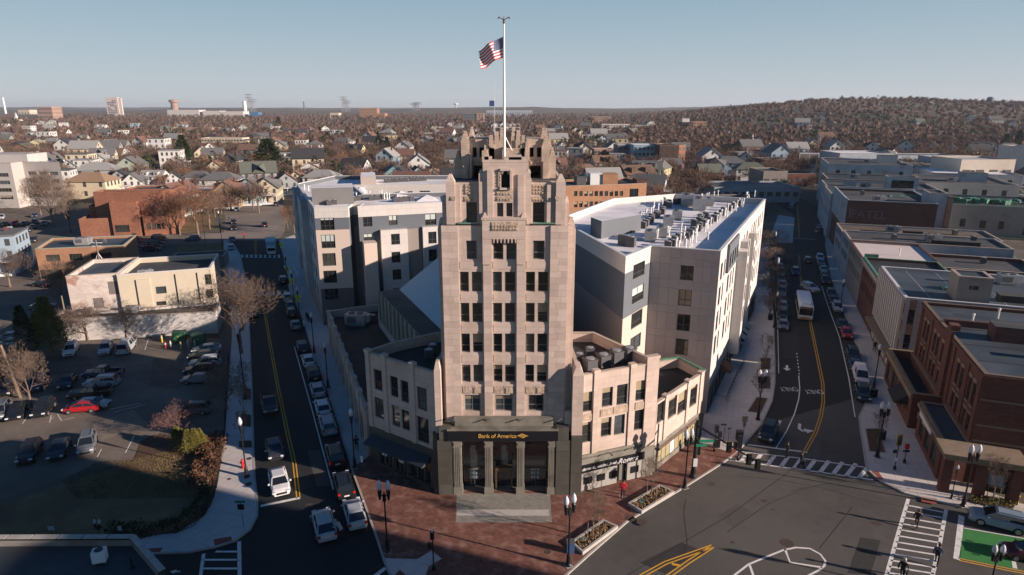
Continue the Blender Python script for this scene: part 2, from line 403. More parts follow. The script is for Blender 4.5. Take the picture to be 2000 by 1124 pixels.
def inset(pts,k):
    n=len(pts); out=[]
    for i in range(n):
        a,b,c=Vector(pts[i-1]),Vector(pts[i]),Vector(pts[(i+1)%n])
        d1=(b-a).normalized(); d2=(c-b).normalized(); n1=Vector((-d1.y,d1.x)); n2=Vector((-d2.y,d2.x))
        m=(n1+n2); l=m.length
        if l<1e-6: out.append(tuple(b+n1*k)); continue
        m/=l; out.append(tuple(b+m*k/max(.3,m.dot(n1))))
    return out
def text_mesh(name,s,size,mat,ext=.04,shear=0.,font=None,spacing=1.):
    cu=bpy.data.curves.new(name,'FONT'); cu.body=s; cu.size=size; cu.extrude=ext; cu.shear=shear; cu.space_character=spacing
    cu.align_x='CENTER'; cu.resolution_u=3
    o=bpy.data.objects.new(name,cu); col.objects.link(o)
    dg=bpy.context.evaluated_depsgraph_get(); me=bpy.data.meshes.new_from_object(o.evaluated_get(dg)); me.name=name
    bpy.data.objects.remove(o); bpy.data.curves.remove(cu)
    me.materials.clear(); me.materials.append(mat); return me
def wall_text(parent,s,size,mat,p,ang,ext=.04,shear=0,name='lettering',thick=0,spacing=1.):
    me=text_mesh(name,s,size,mat,ext,shear,spacing=spacing)
    pl=parent.location if parent is not None and parent.get('wl') else (0,0,0)
    o=link(name,me,parent,(p[0]-pl[0],p[1]-pl[1],p[2]-pl[2])); o.rotation_euler=(R(90),0,ang); return o
# ---------------------------------------------------------------- ground
g=MB(); xs=[]
def gridsheet(mb,us,vs_,f):
    k=len(mb.v)
    for v in vs_:
        for u in us: mb.v.append(f(u,v))
    n=len(us)
    for j in range(len(vs_)-1):
        for i in range(n-1):
            a=k+j*n+i; mb.f.append((a,a+1,a+n+1,a+n)); mb.m.append(0)
rr=[-200,-60,0,60,150,300,450]+[450*1.045**i for i in range(1,72)]+[12000,16000]
us=[i/40*1.3 for i in range(-40,41)]
def gp(u,y):
    wd=max(abs(y),160)
    x=u*wd*1.05
    return (x,y,hgt(x,y)-(0 if y>-190 else 0))
gridsheet(g,us,rr,gp); struct('ground',g,city,smooth=True)

# main asphalt: street on the left, junction, street on the right
left_kerb=[(452,470),(470,500),(482,560),(488,660),(492,760),(495,870),(497,930),(503,985),(502,1010),(488,1036),(460,1058),(420,1070),(370,1080),(300,1083),(200,1080)]
lsr=[(545,470),(556,510),(566,572),(592,625),(614,700),(639,762),(664,839),(687,917),(712,985),(737,1055),(750,1095),(764,1130)]
plz=[(1100,1130),(1150,1085),(1225,1020),(1333,955),(1409,907),(1436,888),(1455,867),(1487,830),(1508,784),(1513,750),(1513,700),(1512,680),(1511,627),(1508,592),(1504,540),(1500,500),(1505,475)]
rk=[(1612,440),(1612,480),(1622,540),(1644,600),(1677,685),(1700,770),(1678,815),(1681,842),(1693,917),(1718,940),(1768,965),(1878,992),(2010,1020)]
a=MB()
L_=Gs(left_kerb); W_=Gs(lsr); P_=Gs(plz); K_=Gs(rk)
far_l=[(-128.,330.),(-95,212)]
road_left=[(-73.3,212)]+L_+[(-62,30),(-10,20)]+[(3.,44)]+W_[::-1]+[(-60,212)]
a.sheet([p for p in L_]+[(-62,44),(-62,20),(-12,20),W_[-1]]+W_[::-1][1:]+[],.006)
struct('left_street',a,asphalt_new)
a=MB()
a.sheet([W_[-1],(-12,20),(80,20),(80,52)]+K_[::-1][:8]+[P_[7]]+P_[::-1][10:],.010)
struct('junction',a,asphalt)
a=MB()
up=[(133,300),(152,345),(198,440),(262,560)]; upl=[(119,305),(140,352),(186,448),(250,570)]
a.sheet(P_[7:]+[G2(1545,462),G2(1550,420)]+upl+up[::-1]+[G2(1611,410)]+K_[:6][:]+[K_[5],K_[6],K_[7],K_[8]][1:],.006)
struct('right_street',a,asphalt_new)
# far end of the left street and the side lane behind the brick buildings
a=MB(); a.sheet(Gs([(452,470),(545,470),(556,452),(560,430),(552,402),(560,385),(520,380),(470,392),(430,395),(440,425),(437,455),(330,458),(250,468),(200,480),(200,494),(330,478),(430,474)]),.010)
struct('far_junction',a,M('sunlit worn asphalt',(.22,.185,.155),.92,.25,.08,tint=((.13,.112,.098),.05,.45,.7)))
# side road further to the right in the distance
a=MB(); a.sheet(Gs([(1262,470),(1262,400),(1300,360),(1340,350),(1345,362),(1310,385),(1290,420)]),.012); struct('side_road',a,asphalt_old)
# ---- sidewalks: solid slabs 0.13 high with granite kerbs
def slab(name,poly,mat=concrete,z=.13):
    m=MB(); m.prism(poly,-.05,z,bot=False); return struct(name,m,mat)
def kerb(pts,side,wd=.2,z=.15):
    m=MB(); m.ribbon(pts,wd,0,0,z); return struct('kerb',m,conc2)
inner=Gs([(300,1048),(345,1044),(400,1010),(418,975),(428,930),(440,850),(446,760),(453,660),(452,600),(443,540),(437,490),(437,470)])
slab('left_sidewalk',L_[:]+inner); kerb(L_,1)
bl=Gs([(722,892),(706,849),(667,733),(640,640),(622,600),(606,560),(592,520),(585,480),(575,460)])
slab('street_sidewalk',W_[:8]+[G2(695,925)]+bl[0:]); kerb(W_,1)
# plaza: brick with concrete corner
corner=Gs([(764,1130),(750,1093),(815,1095),(843,1078),(863,1094),(838,1108),(830,1130)])
slab('plaza_corner_slab',corner,z=.139)
slab('brick_plaza',W_[7:-1]+[G2(764,1130),(-4,46.5),(2,46.9)]+P_[:5]+[P_[5],G2(1367,868),G2(1300,880),(14,64),(0,62),(-8,61.5),G2(722,892)],brickpave,z=.134)
slab('right_block_sidewalk',[P_[5]]+P_[6:]+Gs([(1490,475),(1470,520),(1445,600),(1400,740),(1375,810),(1367,868)]))
kerb(P_,1)
rin=Gs([(1990,985),(1880,945),(1845,935),(1790,840),(1745,745),(1700,640),(1668,560),(1640,500),(1625,440)])
slab('shop_sidewalk',K_+[G2(2060,1000)]+rin); kerb(K_,1)
a=MB(); a.sheet(Gs([(1500,475),(1548,475),(1552,425),(1520,420)]),.02); struct('far_sidewalk',a,concrete)
m=MB(); m.sheet(Gs([(892,966),(1074,966),(1078,1023),(890,1023)]),.139); struct('entrance_paving',m,pad_g)
m=MB(); m.sheet(Gs([(893,998),(1072,998),(1073,1010),(892,1010)]),.143); struct('entrance_band',m,pad_l)
for q in ([(417,1054),(452,1048),(453,1060),(420,1067)],[(283,1072),(318,1070),(312,1080),(284,1082)],[(1420,888),(1431,877),(1447,877),(1434,894)],[(1703,920),(1715,921),(1726,936),(1709,937)],[(1797,969),(1830,975),(1829,986),(1800,980)],[(765,1130),(781,1113),(800,1130)]):
    m=MB(); m.sheet(Gs(q,.139),.143); struct('tactile_pad',m,red_pad)
# dark tree pits in the pavements
for q in ([(1484,700),(1506,700),(1505,722),(1486,722)],[(1484,736),(1505,736),(1505,760),(1481,760)],[(1478,776),(1500,779),(1486,808),(1460,804)],
          [(1690,838),(1718,838),(1730,885),(1698,882)],[(477,758),(491,760),(491,782),(476,780)],[(472,808),(491,811),(491,835),(470,833)],[(466,862),(492,861),(493,875),(466,876)],[(600,520),(618,520),(622,530),(604,530)]):
    m=MB(); m.sheet(Gs(q,.13),.145); struct('tree_pit',m,mulch)
    e=MB(); pp=Gs(q,.13); e.ribbon(pp+[pp[0]],.14,.1,0,.19); struct('tree_pit_edging',e,conc2)
# parking lots, lawn
m=MB(); m.sheet([G2(-20,985),G2(140,925),G2(250,905),G2(262,893),G2(275,862),G2(300,850),G2(440,850),G2(430,660),G2(340,662),G2(270,655),G2(100,668),G2(-60,680)],.010); struct('parking_lot',m,asphalt_old)
m=MB(); m.sheet(Gs([(-40,640),(-40,465),(60,440),(160,442),(200,480),(200,500),(68,548),(140,620),(140,655),(60,660)]),.014); struct('rear_parking_lot',m,asphalt_old)
m=MB(); m.sheet([G2(-60,1010),G2(140,940),G2(262,900),G2(330,880),G2(415,850),G2(440,850)]+inner[1:5][::-1]+[G2(300,1048),(-70,40)],.030); struct('lawn',m,grass)
m=MB(); m.sheet(Gs([(262,900),(275,862),(300,850),(440,850),(432,905),(420,960),(395,950),(330,880)]),.042); struct('mulch_bed',m,mulch)
m=MB(); m.sheet(Gs([(100,668),(270,655),(340,658),(430,662),(424,652),(105,665)]),.045); struct('mulch_strip',m,mulch)
m=MB(); m.sheet(Gs([(330,458),(345,440),(380,415),(420,420),(416,450)]),.02); struct('verge',m,grass)
m=MB(); m.sheet(Gs([(345,478),(430,474),(440,500),(424,520),(350,505)]),.02); struct('verge',m,grass)
m=MB(); m.sheet(Gs([(-40,722),(55,715),(48,728),(-40,742)]),.04); struct('verge',m,grass)

# ---------------------------------------------------------------- road markings
def mark(pts,wd,mat=roadwhite,z=.015,name='road_marking'):
    m=MB(); m.ribbon(Gs(pts) if isinstance(pts[0][0],(int,float)) and max(abs(p[1]) for p in pts)>200 else pts,wd,z); return struct(name,m,mat)
def marks(list_,mat=roadwhite,z=.015,name='road_marking'):
    m=MB()
    for p,wd in list_: m.ribbon(Gs(p),wd,z)
    return struct(name,m,mat)
def double(pts,mat=roadyel,gap=.32,wd=.13,z=.015):
    P=Gs(pts); m=MB()
    for s in(-1,1):
        q=[]
        for i,p in enumerate(P):
            a_=Vector(P[max(i-1,0)]);b_=Vector(P[min(i+1,len(P)-1)]);d_=(b_-a_).normalized()
            q.append((p[0]-d_.y*s*gap/2,p[1]+d_.x*s*gap/2))
        m.ribbon(q,wd,z)
    struct('double_yellow_line',m,mat)
double([(508,560),(512,595),(517,610),(530,685),(544,762),(562,849),(575,905),(583,974)])
double([(499,470),(499,500)])
double([(1578,600),(1583,632),(1597,700),(1607,750),(1608,785),(1603,815),(1593,845),(1573,881)])
double([(1561,500),(1562,530),(1568,570),(1573,590)])
double([(1557,400),(1560,440),(1561,464)])
double([(1872,1093),(1935,1106),(2010,1121)])
marks([([(575,678),(609,799),(627,867),(637,905),(651,957)],.15)]); marks([([(509,989),(586,973)],.4)])
marks([([(1556+i*.8,690+i*6.5),(1556.4+i*.8,693+i*6.5)],.16) for i in range(7)]+[([(1560,734),(1562,760),(1560,780),(1552,808),(1536,843),(1516,875)],.15),([(1605,560),(1618,600),(1640,660),(1658,740),(1670,815)],.15),([(1460,869),(1577,884)],.28)])
marks([([(1505,475),(1512,560),(1519,640),(1521,730)],.1)])
# crosswalk across the right street
cw=[([(1440,882),(1560,895),(1688,913)],.22),([(1424,899),(1560,917),(1706,938)],.25)]
for i in range(10):
    x=1452+i*26.5; cw.append(([(x+8,885+i*2.6),(x-4+i*-1,902+i*3.6)],.45))
marks(cw,name='crosswalk')
cw=[([(1774,975),(1752,1050),(1730,1130)],.33),([(1848,996),(1836,1060),(1820,1130)],.33)]
for i in range(13):
    y=987+i*12; l=1774-(y-975)*.285; r_=1848-(y-996)*.21
    if i in(0,): r_-=8
    cw.append(([(l,y),(r_,y+14)],.22))
marks(cw,name='crosswalk')
cw=[([(398,1082),(391,1130)],.3),([(467,1058),(468,1130)],.34)]+[([(x0,y),(467,y)],.25) for x0,y in((421,1078),(396,1094),(395,1111),(392,1128))]
marks(cw,name='crosswalk')
cw=[([(450,498),(545,499)],.25),([(450,503),(548,504)],.25)]+[([(455+i*9,498),(455+i*9,503.5)],.5) for i in range(11)]
marks(cw,name='crosswalk')
cw=[([(500,573),(562,568)],.22),([(500,579),(564,574)],.22)]+[([(502+i*11,573-i),(503+i*11,579-i)],.45) for i in range(6)]
marks(cw,name='crosswalk')
marks([([(1540,466),(1592,468)],.35)]); marks([([(728,1129),(753,1110)],.4)])
marks([([(555,520),(566,545)],.3),([(572,516),(582,540)],.3)]+[([(559+i*1.6,522+i*3),(574+i*1.8,519.5+i*3)],.22) for i in range(7)],z=.145,name='stripe_marking')
marks([([(1878,1008),(1868,1093)],.5)],name='stop_line')
m=MB(); m.sheet(Gs([(1882,1033),(2010,1055),(2010,1117),(1873,1090)]),.015); struct('green_cycle_box',m,roadgreen)
marks([([(1883,1032),(2010,1054)],.14)],z=.019); 
m=MB(); m.sheet(Gs([(1971,1064),(2010,1070),(2010,1078),(1979,1073),(1987,1112),(1978,1110)]),.020); struct('road_marking',m,roadwhite)
m=MB(); m.sheet(Gs([(1980,1074),(2010,1079),(2010,1116),(1988,1112)]),.0185); struct('parking_bay',m,asphalt)
# white teardrop island and yellow gore
marks([([(1420,1135),(1462,1103),(1500,1087),(1530,1075),(1555,1070),(1582,1072),(1602,1083),(1612,1096),(1610,1106),(1598,1115),(1560,1135)],.2),([(1533,1073),(1543,1099),(1606,1109)],.22),([(1464,1104),(1475,1135)],.22)],z=.017)
double([(1245,1130),(1300,1100),(1392,1067)],gap=.34); double([(1300,1130),(1345,1098),(1390,1069)],gap=.34)
marks([([(1312,1102),(1330,1106)],.3)],roadyel,z=.018)
# parking bay lines
bays=[([(263,672),(270,655)],.1),([(283,684),(290,662)],.1),([(190,893),(198,878)],.1),([(245,885),(262,852)],.1),([(44,828),(55,812)],.1),([(97,826),(100,812)],.1),([(98,821),(112,809),(120,822),(145,816)],.1),([(215,800),(275,788)],.1),([(222,806),(285,790)],.1),([(335,672),(340,664)],.1),([(5,824),(12,812)],.1),([(60,905),(64,895)],.1)]
marks(bays,name='bay_line',z=.016)
def road_text(s,px,py,size,rot,name='road_lettering',sx=1,sy=1.8):
    me=text_mesh(name,s,size,roadwhite,0.0); g_=G(px,py); o=link(name,me,None,(g_[0],g_[1],.017),rot); o.scale=(sx,sy,1); o['kind']='structure'; return o
road_text('ONLY',1537,757,1.15,R(180),sy=1.8,sx=.85); road_text('ONLY',1586,762,1.15,R(180),sy=1.8,sx=.85)
def arrow(pts,wd,head,name='road_arrow'):
    m=MB(); P=Gs(pts); m.ribbon(P,wd,.0165)
    a_=Vector(P[-2]);b_=Vector(P[-1]);d_=(b_-a_).normalized();n_=Vector((-d_.y,d_.x))
    m.sheet([tuple(b_+n_*head*.55),tuple(b_-n_*head*.55),tuple(b_+d_*head)],.0205); struct(name,m,roadwhite)
arrow([(1537,714),(1537,720)],.35,1.1); arrow([(1562,828),(1561,838),(1567,842),(1573,842)],.38,1.1); arrow([(1524,822),(1518,832)],.38,.3)
arrow([(352,1117),(343,1117)],.15,.5)
# tar lines over the junction, manholes
tl=MB()
for p in ([(1225,1124),(1300,1080),(1420,1010),(1530,930),(1560,905)],[(1340,975),(1335,1000),(1342,1060),(1335,1080)],[(1420,1040),(1500,985),(1560,960)],[(1440,930),(1520,938),(1600,952),(1700,980),(1770,990)],[(1600,1072),(1650,1010),(1665,990)],[(520,1050),(600,1040),(640,1035)],[(1545,960),(1620,945)]):
    pts=Gs(p); tl.ribbon(pts,.07,.0125)
struct('tar_line',tl,tar)
def manhole(px,py,r=.38,z=.015,c=None):
    m=MB(); g_=G(px,py); m.lathe(g_[0],g_[1],[(r,z-.03),(r,z+.006),(r*.8,z+.006),(r*.78,z)],14); o=struct('manhole_cover',m,M('rusty iron cover',(.07,.05,.04),.7,.25,6))
for p in ((1537,1061,.62),(1712,1023,.42),(1493,979,.3),(1510,996,.18),(1390,946,.4),(604,988,.42),(1253,1023,.5,.15),(1175,1002,.36,.15),(1231,1015,.5,.15),(1070,1081,.3,.15),(486,948,.36,.145),(487,898,.3,.145),(448,938,.2,.145),(1547,887,.2),(1431,1060,.2)): manhole(*p)

# patches and worn areas of the carriageway
for i,(q,mt) in enumerate((([(1250,1100),(1330,1060),(1380,1078),(1300,1122)],'a'),([(1560,950),(1640,962),(1635,985),(1550,972)],'b'),([(1400,1010),(1440,985),(1475,1000),(1432,1030)],'b'),([(518,700),(536,700),(546,770),(526,770)],'a'),([(600,880),(625,880),(645,950),(618,950)],'b'),([(1530,640),(1560,640),(1562,700),(1530,700)],'a'),([(1600,850),(1660,855),(1668,890),(1600,885)],'b'),([(60,700),(170,695),(190,730),(60,735)],'c'),([(180,830),(260,800),(290,830),(200,860)],'d'),([(300,700),(360,700),(350,760),(290,755)],'c'),([(1680,1050),(1720,1056),(1700,1124),(1655,1120)],'a'))):
    mm={'a':M('darker asphalt patch',(.035,.034,.033),.9,.2,.3,.2),'b':M('paler asphalt patch',(.075,.07,.063),.9,.2,.3,.2),'c':M('dark oil stained asphalt',(.085,.072,.06),.8,.4,.4,.2),'d':M('pale worn asphalt',(.20,.165,.13),.9,.25,.3,.2)}[mt]
    m=MB(); m.sheet(Gs(q),.0112 if mt in'ab' else .0135); struct('road_patch',m,mm)
# ---------------------------------------------------------------- helpers working on real wall planes
def onwall(p0,p1,px,py):
    r=ray(px,py); dx,dy=p1[0]-p0[0],p1[1]-p0[1]; L=math.hypot(dx,dy); ux,uy=dx/L,dy/L
    # cam.xy + r.xy*t = p0 + u*(ux,uy)
    det=r[0]*(-uy)+r[1]*ux
    t=(p0[0]*(-uy)+p0[1]*ux)/det
    u=(r[0]*t-p0[0])*ux+(r[1]*t-p0[1])*uy
    return u,CH+r[2]*t
def hpx(p0,p1,rects,z0=0.):
    out=[]
    for x0,y0,x1,y1 in rects:
        ym=(y0+y1)/2;xm=(x0+x1)/2
        out.append((onwall(p0,p1,x0,ym)[0],onwall(p0,p1,xm,y1)[1]-z0,onwall(p0,p1,x1,ym)[0],onwall(p0,p1,xm,y0)[1]-z0))
    return out
def X61(px,py): return DY(px,py,61)[0]
def Z61(y): return DY(1000,y,61)[2]
# ---------------------------------------------------------------- the bank tower
T=thing('bank_tower','tall pale limestone Art Deco bank tower with stepped crown and dark granite portal','tower',(-.5,67,0),world=True)
YF=61.0
bays=[(-5.23,-2.84),(-1.97,.46),(1.31,3.73)]
rowsz=[(Z61(571),Z61(532)),(Z61(631),Z61(593)),(Z61(690),Z61(653)),(Z61(748),Z61(714))]
mb=MB(); holes=[]; wins=[]
ZT=29.0; YB=YF+.16
# bay back wall (between piers), with the window openings
for bi,(a_,b_) in enumerate(bays):
    hs=[]
    for z0,z1 in rowsz:
        wv=(b_-a_-.3)/2-.02
        hs+= [(.03,z0,.03+wv-.1,z1),(b_-a_-.13-wv,z0,b_-a_-.03-.1,z1)]
    x0=X61([907,967,1032][bi],790)-a_; x1=X61([938,1001,1062][bi],790)-a_
    low=(x0,9.3,x1,Z61(773))
    hs.append(low)
    if bi==1:
        zz=(Z61(508),Z61(471)); hs+=[(X61(963,490)-a_,zz[0],X61(983,490)-a_,zz[1]),(X61(989,490)-a_,zz[0],X61(1009,490)-a_-.06,zz[1])]
    else:
        xx=[(910,931),(1041,1064)][bi//2]; hs.append((X61(xx[0],490)-a_,Z61(508),X61(xx[1],490)-a_,Z61(471)))
    hs=[h for h in hs]
    hh,P,an=wall_face(mb,(a_,YB),(b_,YB),7.5,ZT,[(h[0],h[1]-7.5,h[2],h[3]-7.5) for h in hs],.34)
    for k,h in enumerate(hh): wins.append((h,P,an,2 if k==8 else 1,2))
# piers between and outside the bays, full height
def pier(x0,x1,z0,z1,y0=YF,y1=YF+1.,top='flat',m=0):
    mb.box(x0,y0,z0,x1,y1,z1,m)
    if top=='cham': mb.taper((x0+x1)/2,(y0+y1)/2,z1,z1+.45,x1-x0,y1-y0,(x1-x0)*.45,(y1-y0)*.45,m)
pier(-6.85,-5.23,7.3,ZT); pier(-2.84,-1.97,7.3,29.6,YF-.05,YF+1); pier(.46,1.31,7.3,29.6,YF-.05,YF+1); pier(3.73,5.47,7.3,ZT)
mb.box(-5.23,YF+.02,ZT-.9,-2.84,YF+1,ZT+.02)if 0 else None
# body behind
mb.box(-7.28,YF+.85,0,-6.8,75.2,28.6); mb.box(5.42,YF+.7,0,6.18,75.2,28.8); mb.box(-6.85,YF+1.0,28.9,5.47,75,29.15)
mb.box(-6.8,74.2,0,5.42,75.2,28.9)
mb.box(-7.1,61.6,0,-6.8,62.2,28.9); mb.box(5.4,61.35,0,5.75,62,29.0)
for x in(-7.36,): 
    for y in(62.6,66,70,73.6): mb.box(x,y,0,x+.3,y+1.1,28.2)
for y in(62.6,66,70,73.6): mb.box(6.1,y,0,6.32,y+1.1,28.4)
mb.taper(-6.99,63,28.6,29.4,.6,1.6,.3,1.0); mb.taper(5.85,63,28.8,29.5,.7,1.6,.35,1.0)
# lower stage next to the portal and its dark granite surround is a part of its own
mb.build('shaft_wall',[stone],T)
for h,P,an,nx_,ny_ in wins:
    p=P(h[0],h[1],.22); put_window(T,p[0],p[1],p[2],an,h[2]-h[0],h[3]-h[1],nx_,ny_,frame_st,.24,(.26,.21,.15))
# spandrel panels: one piece per bay and storey, proud of the bay wall
def panel(name,x0,x1,z0,z1,y,mat=stone,th=.05):
    m=MB(); m.box(x0,y-th,z0,x1,y,z1); return m.build(name,mat,T)
for a_,b_ in bays:
    for zz in ((rowsz[1][1]+.22,rowsz[0][0]-.22),(rowsz[2][1]+.22,rowsz[1][0]-.22),(rowsz[3][1]+.22,rowsz[2][0]-.22),(rowsz[0][1]+.25,Z61(508)-.2)):
        panel('spandrel_panel',a_+.12,b_-.12,zz[0],zz[1],YB-.002,stone,.03)
    panel('carved_panel',a_+.15,(a_+b_)/2-.12,Z61(771)+.1,Z61(754),YB-.002,carve,.1)
    panel('carved_panel',(a_+b_)/2+.12,b_-.15,Z61(771)+.1,Z61(754),YB-.002,carve,.1)
    m=MB(); m.box(a_+.02,YB-.12,rowsz[3][0]-.42,b_-.02,YB,rowsz[3][0]-.22); 
    for i in range(7): x=a_+.1+i*(b_-a_-.3)/6; m.box(x,YB-.09,rowsz[3][0]-.62,x+.13,YB,rowsz[3][0]-.44)
    m.build('dentil_band',stone,T)
# second stage
mb=MB(); todo=[]
YS=YF+.55
def wallh(x0,x1,y,z0,z1,hs,d=.4,nx_=1,ny_=2,win=True):
    hh,P,an=wall_face(mb,(x0,y),(x1,y),z0,z1,[(a-x0,b-z0,c-x0,e-z0) for a,b,c,e in hs],d)
    if win:
        for h in hh: todo.append((h,P,an,nx_,ny_,d))
    return hh
wx=[(X61(910,418),X61(931,418)),(X61(1041,418),X61(1064,418))]
wallh(-6.2,-3.2,YS,29.1,33.1,[(wx[0][0],Z61(437),wx[0][1],Z61(397))])
wallh(1.85,5.05,YS,29.1,33.1,[(wx[1][0],Z61(437),wx[1][1],Z61(397))])
mb.box(-6.2,YS+.9,33.0,-3.2,YS+1.2,33.12);mb.box(1.85,YS+.9,33.0,5.05,YS+1.2,33.12)
mb.box(-6.2,YS+.003,29.1,-5.9,74,33.1); mb.box(4.75,YS+.003,29.1,5.05,74,33.1); mb.box(-5.9,73.7,29.1,4.75,74,33.1)
mb.box(-5.9,YS+1.2,32.9,4.75,73.7,33.08)
# corner piers of the second stage with pointed caps
for x0,x1,zt in((-6.3,-5.45,33.2),(4.2,5.1,33.2)):
    mb.box(x0,YF+.12,29.1,x1,YS+.5,zt); mb.taper((x0+x1)/2,YF+.6,zt,zt+.35,x1-x0,.95,(x1-x0)*.62,.7); mb.taper((x0+x1)/2,YF+.6,zt+.35,zt+.7,(x1-x0)*.62,.7,.22,.35)
for x0,x1,zt in((-5.45,-4.95,32.9),(3.35,3.75,32.9)): mb.box(x0,YF+.3,29.1,x1,YS,zt)
for x0,x1 in((-6.75,-6.3),(5.1,5.5)): mb.box(x0,YF+.6,28.9,x1,YS+1.3,31.2); mb.taper((x0+x1)/2,YF+1.2,31.2,31.7,x1-x0,1.1,.15,.5)
# central projecting mass
YC=YF+.1
a0,a1=-3.15,1.85
wallh(-2.75,1.4,YC,29.5,35.0,[(X61(971,418),Z61(425)+.05,X61(983,418),Z61(397)),(X61(989,418),Z61(425)+.05,X61(1001,418),Z61(397))])
mb.box(a0,YC+.02,29.1,-2.75,YC+2.6,33.2); mb.box(1.4,YC+.02,29.1,a1,YC+2.6,33.4)
mb.box(-2.35,YC-.16,29.5,-1.82,YC+.05,34.3); mb.box(.55,YC-.16,29.5,1.15,YC+.05,33.9)
mb.box(a0,YC+.1,33.2,-2.72,YC+2.,34.0); mb.box(1.37,YC+.1,33.4,a1-.1,YC+2,34.0)
mb.taper(-2.95,YC+.8,34.0,34.3,.42,1.2,.2,.9); mb.taper(1.6,YC+.8,34.0,34.3,.42,1.2,.2,.9)
mb.box(-2.75,YC+.42,29.5,-2.72,YC+2.6,35.0); mb.box(1.37,YC+.42,29.5,1.4,YC+2.6,35.0); mb.box(-2.75,YC+2.4,29.5,1.4,YC+2.6,35.0); mb.box(-2.72,YC+.42,34.6,1.37,YC+2.4,34.7)
# stepped top of the central mass
mb.box(-2.75,YC-.03,35.0,1.4,YC+.6,35.25)
for x0,x1,z in((-2.7,-1.9,35.55),(-.75,1.3,35.5),(-.3,.9,35.7),(-2.6,-2.2,35.8)): mb.box(x0,YC+.03,35.24,x1,YC+.55,z)
mb.build('stage_wall',[stone],T)
for h,P,an,nx_,ny_,d in todo:
    p=P(h[0],h[1],.25); put_window(T,p[0],p[1],p[2],an,h[2]-h[0],h[3]-h[1],nx_,ny_,frame_dk)
# belfry niche: dark arched opening with carved surround
x0,x1=X61(979,350),X61(996,350); z0,z1=Z61(367),Z61(334)
m=MB(); m.face([(x0,YC-.015,z0),(x1,YC-.015,z0),(x1,YC-.015,z1-.5),(x1-.25,YC-.015,z1),(x0+.25,YC-.015,z1),(x0,YC-.015,z1-.5)]); m.build('arched_opening',M('dark interior',(.008,.008,.009),.9,0),T)
m=MB(); m.box(x0-.1,YC-.1,z0,x0,YC,z1-.4); m.box(x1,YC-.36,z0-.1,x1+.2,YC,z1+.05); m.box(x0-.1,YC-.22,z1,x1+.1,YC,z1+.2); m.box(x0-.15,YC-.25,z0-.2,x1+.15,YC,z0)
m.taper(x0+.14,YC-.05,z1-.4,z1,.01,.1,.3,.1); m.taper(x1-.14,YC-.05,z1-.4,z1,.01,.1,.3,.1); m.build('niche_surround',stone,T)
def cpanel(px0,py0,px1,py1,y):
    a_=DY(px0,py0,y);b_=DY(px1,py1,y); m=MB(); m.box(a_[0],y-.06,b_[2],b_[0],y,a_[2])
    for i in range(int((b_[0]-a_[0])/.28)):
        for j in range(max(1,int((a_[2]-b_[2])/.3))):
            x=a_[0]+.14+i*.28; z=b_[2]+.15+j*.3; r_=.05+.05*rnd.random(); m.box(x-r_,y-.12,z-r_,x+r_,y-.06,z+r_)
    m.build('carved_panel',carve,T)
cpanel(970,370,1001,382,YC-.002); cpanel(970,384,1001,393,YC-.002); cpanel(972,332,978,366,YC-.003)
cpanel(908,360,922,380,YS-.002); cpanel(907,384,925,394,YS-.002); cpanel(1040,360,1064,380,YS-.002); cpanel(1040,384,1064,394,YS-.002)
cpanel(880,384,889,392,YF+.117); cpanel(1084,384,1092,392,YF+.117)
# parapet panel over the middle bay with carved band and dentils
m=MB(); m.box(-2.86,YF-.25,27.75,1.33,YF+.75,29.62); m.box(-2.95,YF-.32,29.62,1.42,YF+.8,29.85); m.box(-2.86,YF-.2,25.2,-1.97,YF-.04,27.75); m.box(.46,YF-.2,25.2,1.33,YF-.04,27.75)
for i in range(7): m.taper(-1.75+i*.35,YF-.1,27.35,27.75,.12,.2,.18,.3)
m.taper(-2.6,YF,29.85,30.3,.5,.5,.1,.1); m.taper(1.1,YF,29.85,30.3,.5,.5,.1,.1)
m.build('parapet',stone,T); cpanel(960,434,1012,451,YF-.252)
# crown: rear pavilions and the central top
mb=MB()
def opening_box(x0,x1,y0,y1,z0,z1,hs):
    wall_face(mb,(x0,y0),(x1,y0),z0,z1,[(a-x0,b-z0,c-x0,e-z0) for a,b,c,e in hs],.5)
    mb.box(x0,y0+.5,z0,x0+.4,y1,z1); mb.box(x1-.4,y0+.5,z0,x1,y1,z1); mb.box(x0+.4,y1-.4,z0,x1-.4,y1,z1); mb.box(x0,y0+.01,z1-.001,x1,y1,z1+.2)
YP=65.2
def spier(x0,x1,y0,y1,z0,zt,n=3,lean=0):
    """stepped tapering pier: shoulders cut back towards the top"""
    mb.box(x0,y0,z0,x1,y1,zt-.9)
    w_=x1-x0; d_=y1-y0; z=zt-.9; xa,xb=x0,x1
    for i in range(n):
        ins_=w_*.11; xa+=ins_*(1 if lean<=0 else .3); xb-=ins_*(1 if lean>=0 else .3); mb.box(xa,y0+.08*(i+1),z,xb,y1-.1*(i+1),z+.9/n-.08); mb.taper((xa+xb)/2,(y0+y1)/2-.01*i,z+.9/n-.08,z+.9/n,xb-xa,(y1-y0)-.2*(i+1),(xb-xa)*.8,((y1-y0)-.2*(i+1))*.85); z+=.9/n
for x0,x1,o1 in((-4.3,-2.45,(-3.95,-2.8)),(1.45,3.35,(1.75,2.95))):
    opening_box(x0,x1,YP,71.2,33.1,36.75,[(o1[0],33.12,o1[1],34.35),(o1[0]+.02,35.2,o1[0]+.42,36.15),(o1[1]-.45,35.2,o1[1]-.05,36.15)])
spier(-5.05,-4.25,YP-.45,YP+.8,33.1,37.75); spier(-4.4,-3.85,YP+1.4,YP+2.4,33.1,37.7); spier(2.95,3.75,YP-.45,YP+.8,33.1,37.3); spier(2.9,3.5,YP+1.6,YP+2.7,33.1,38.0)
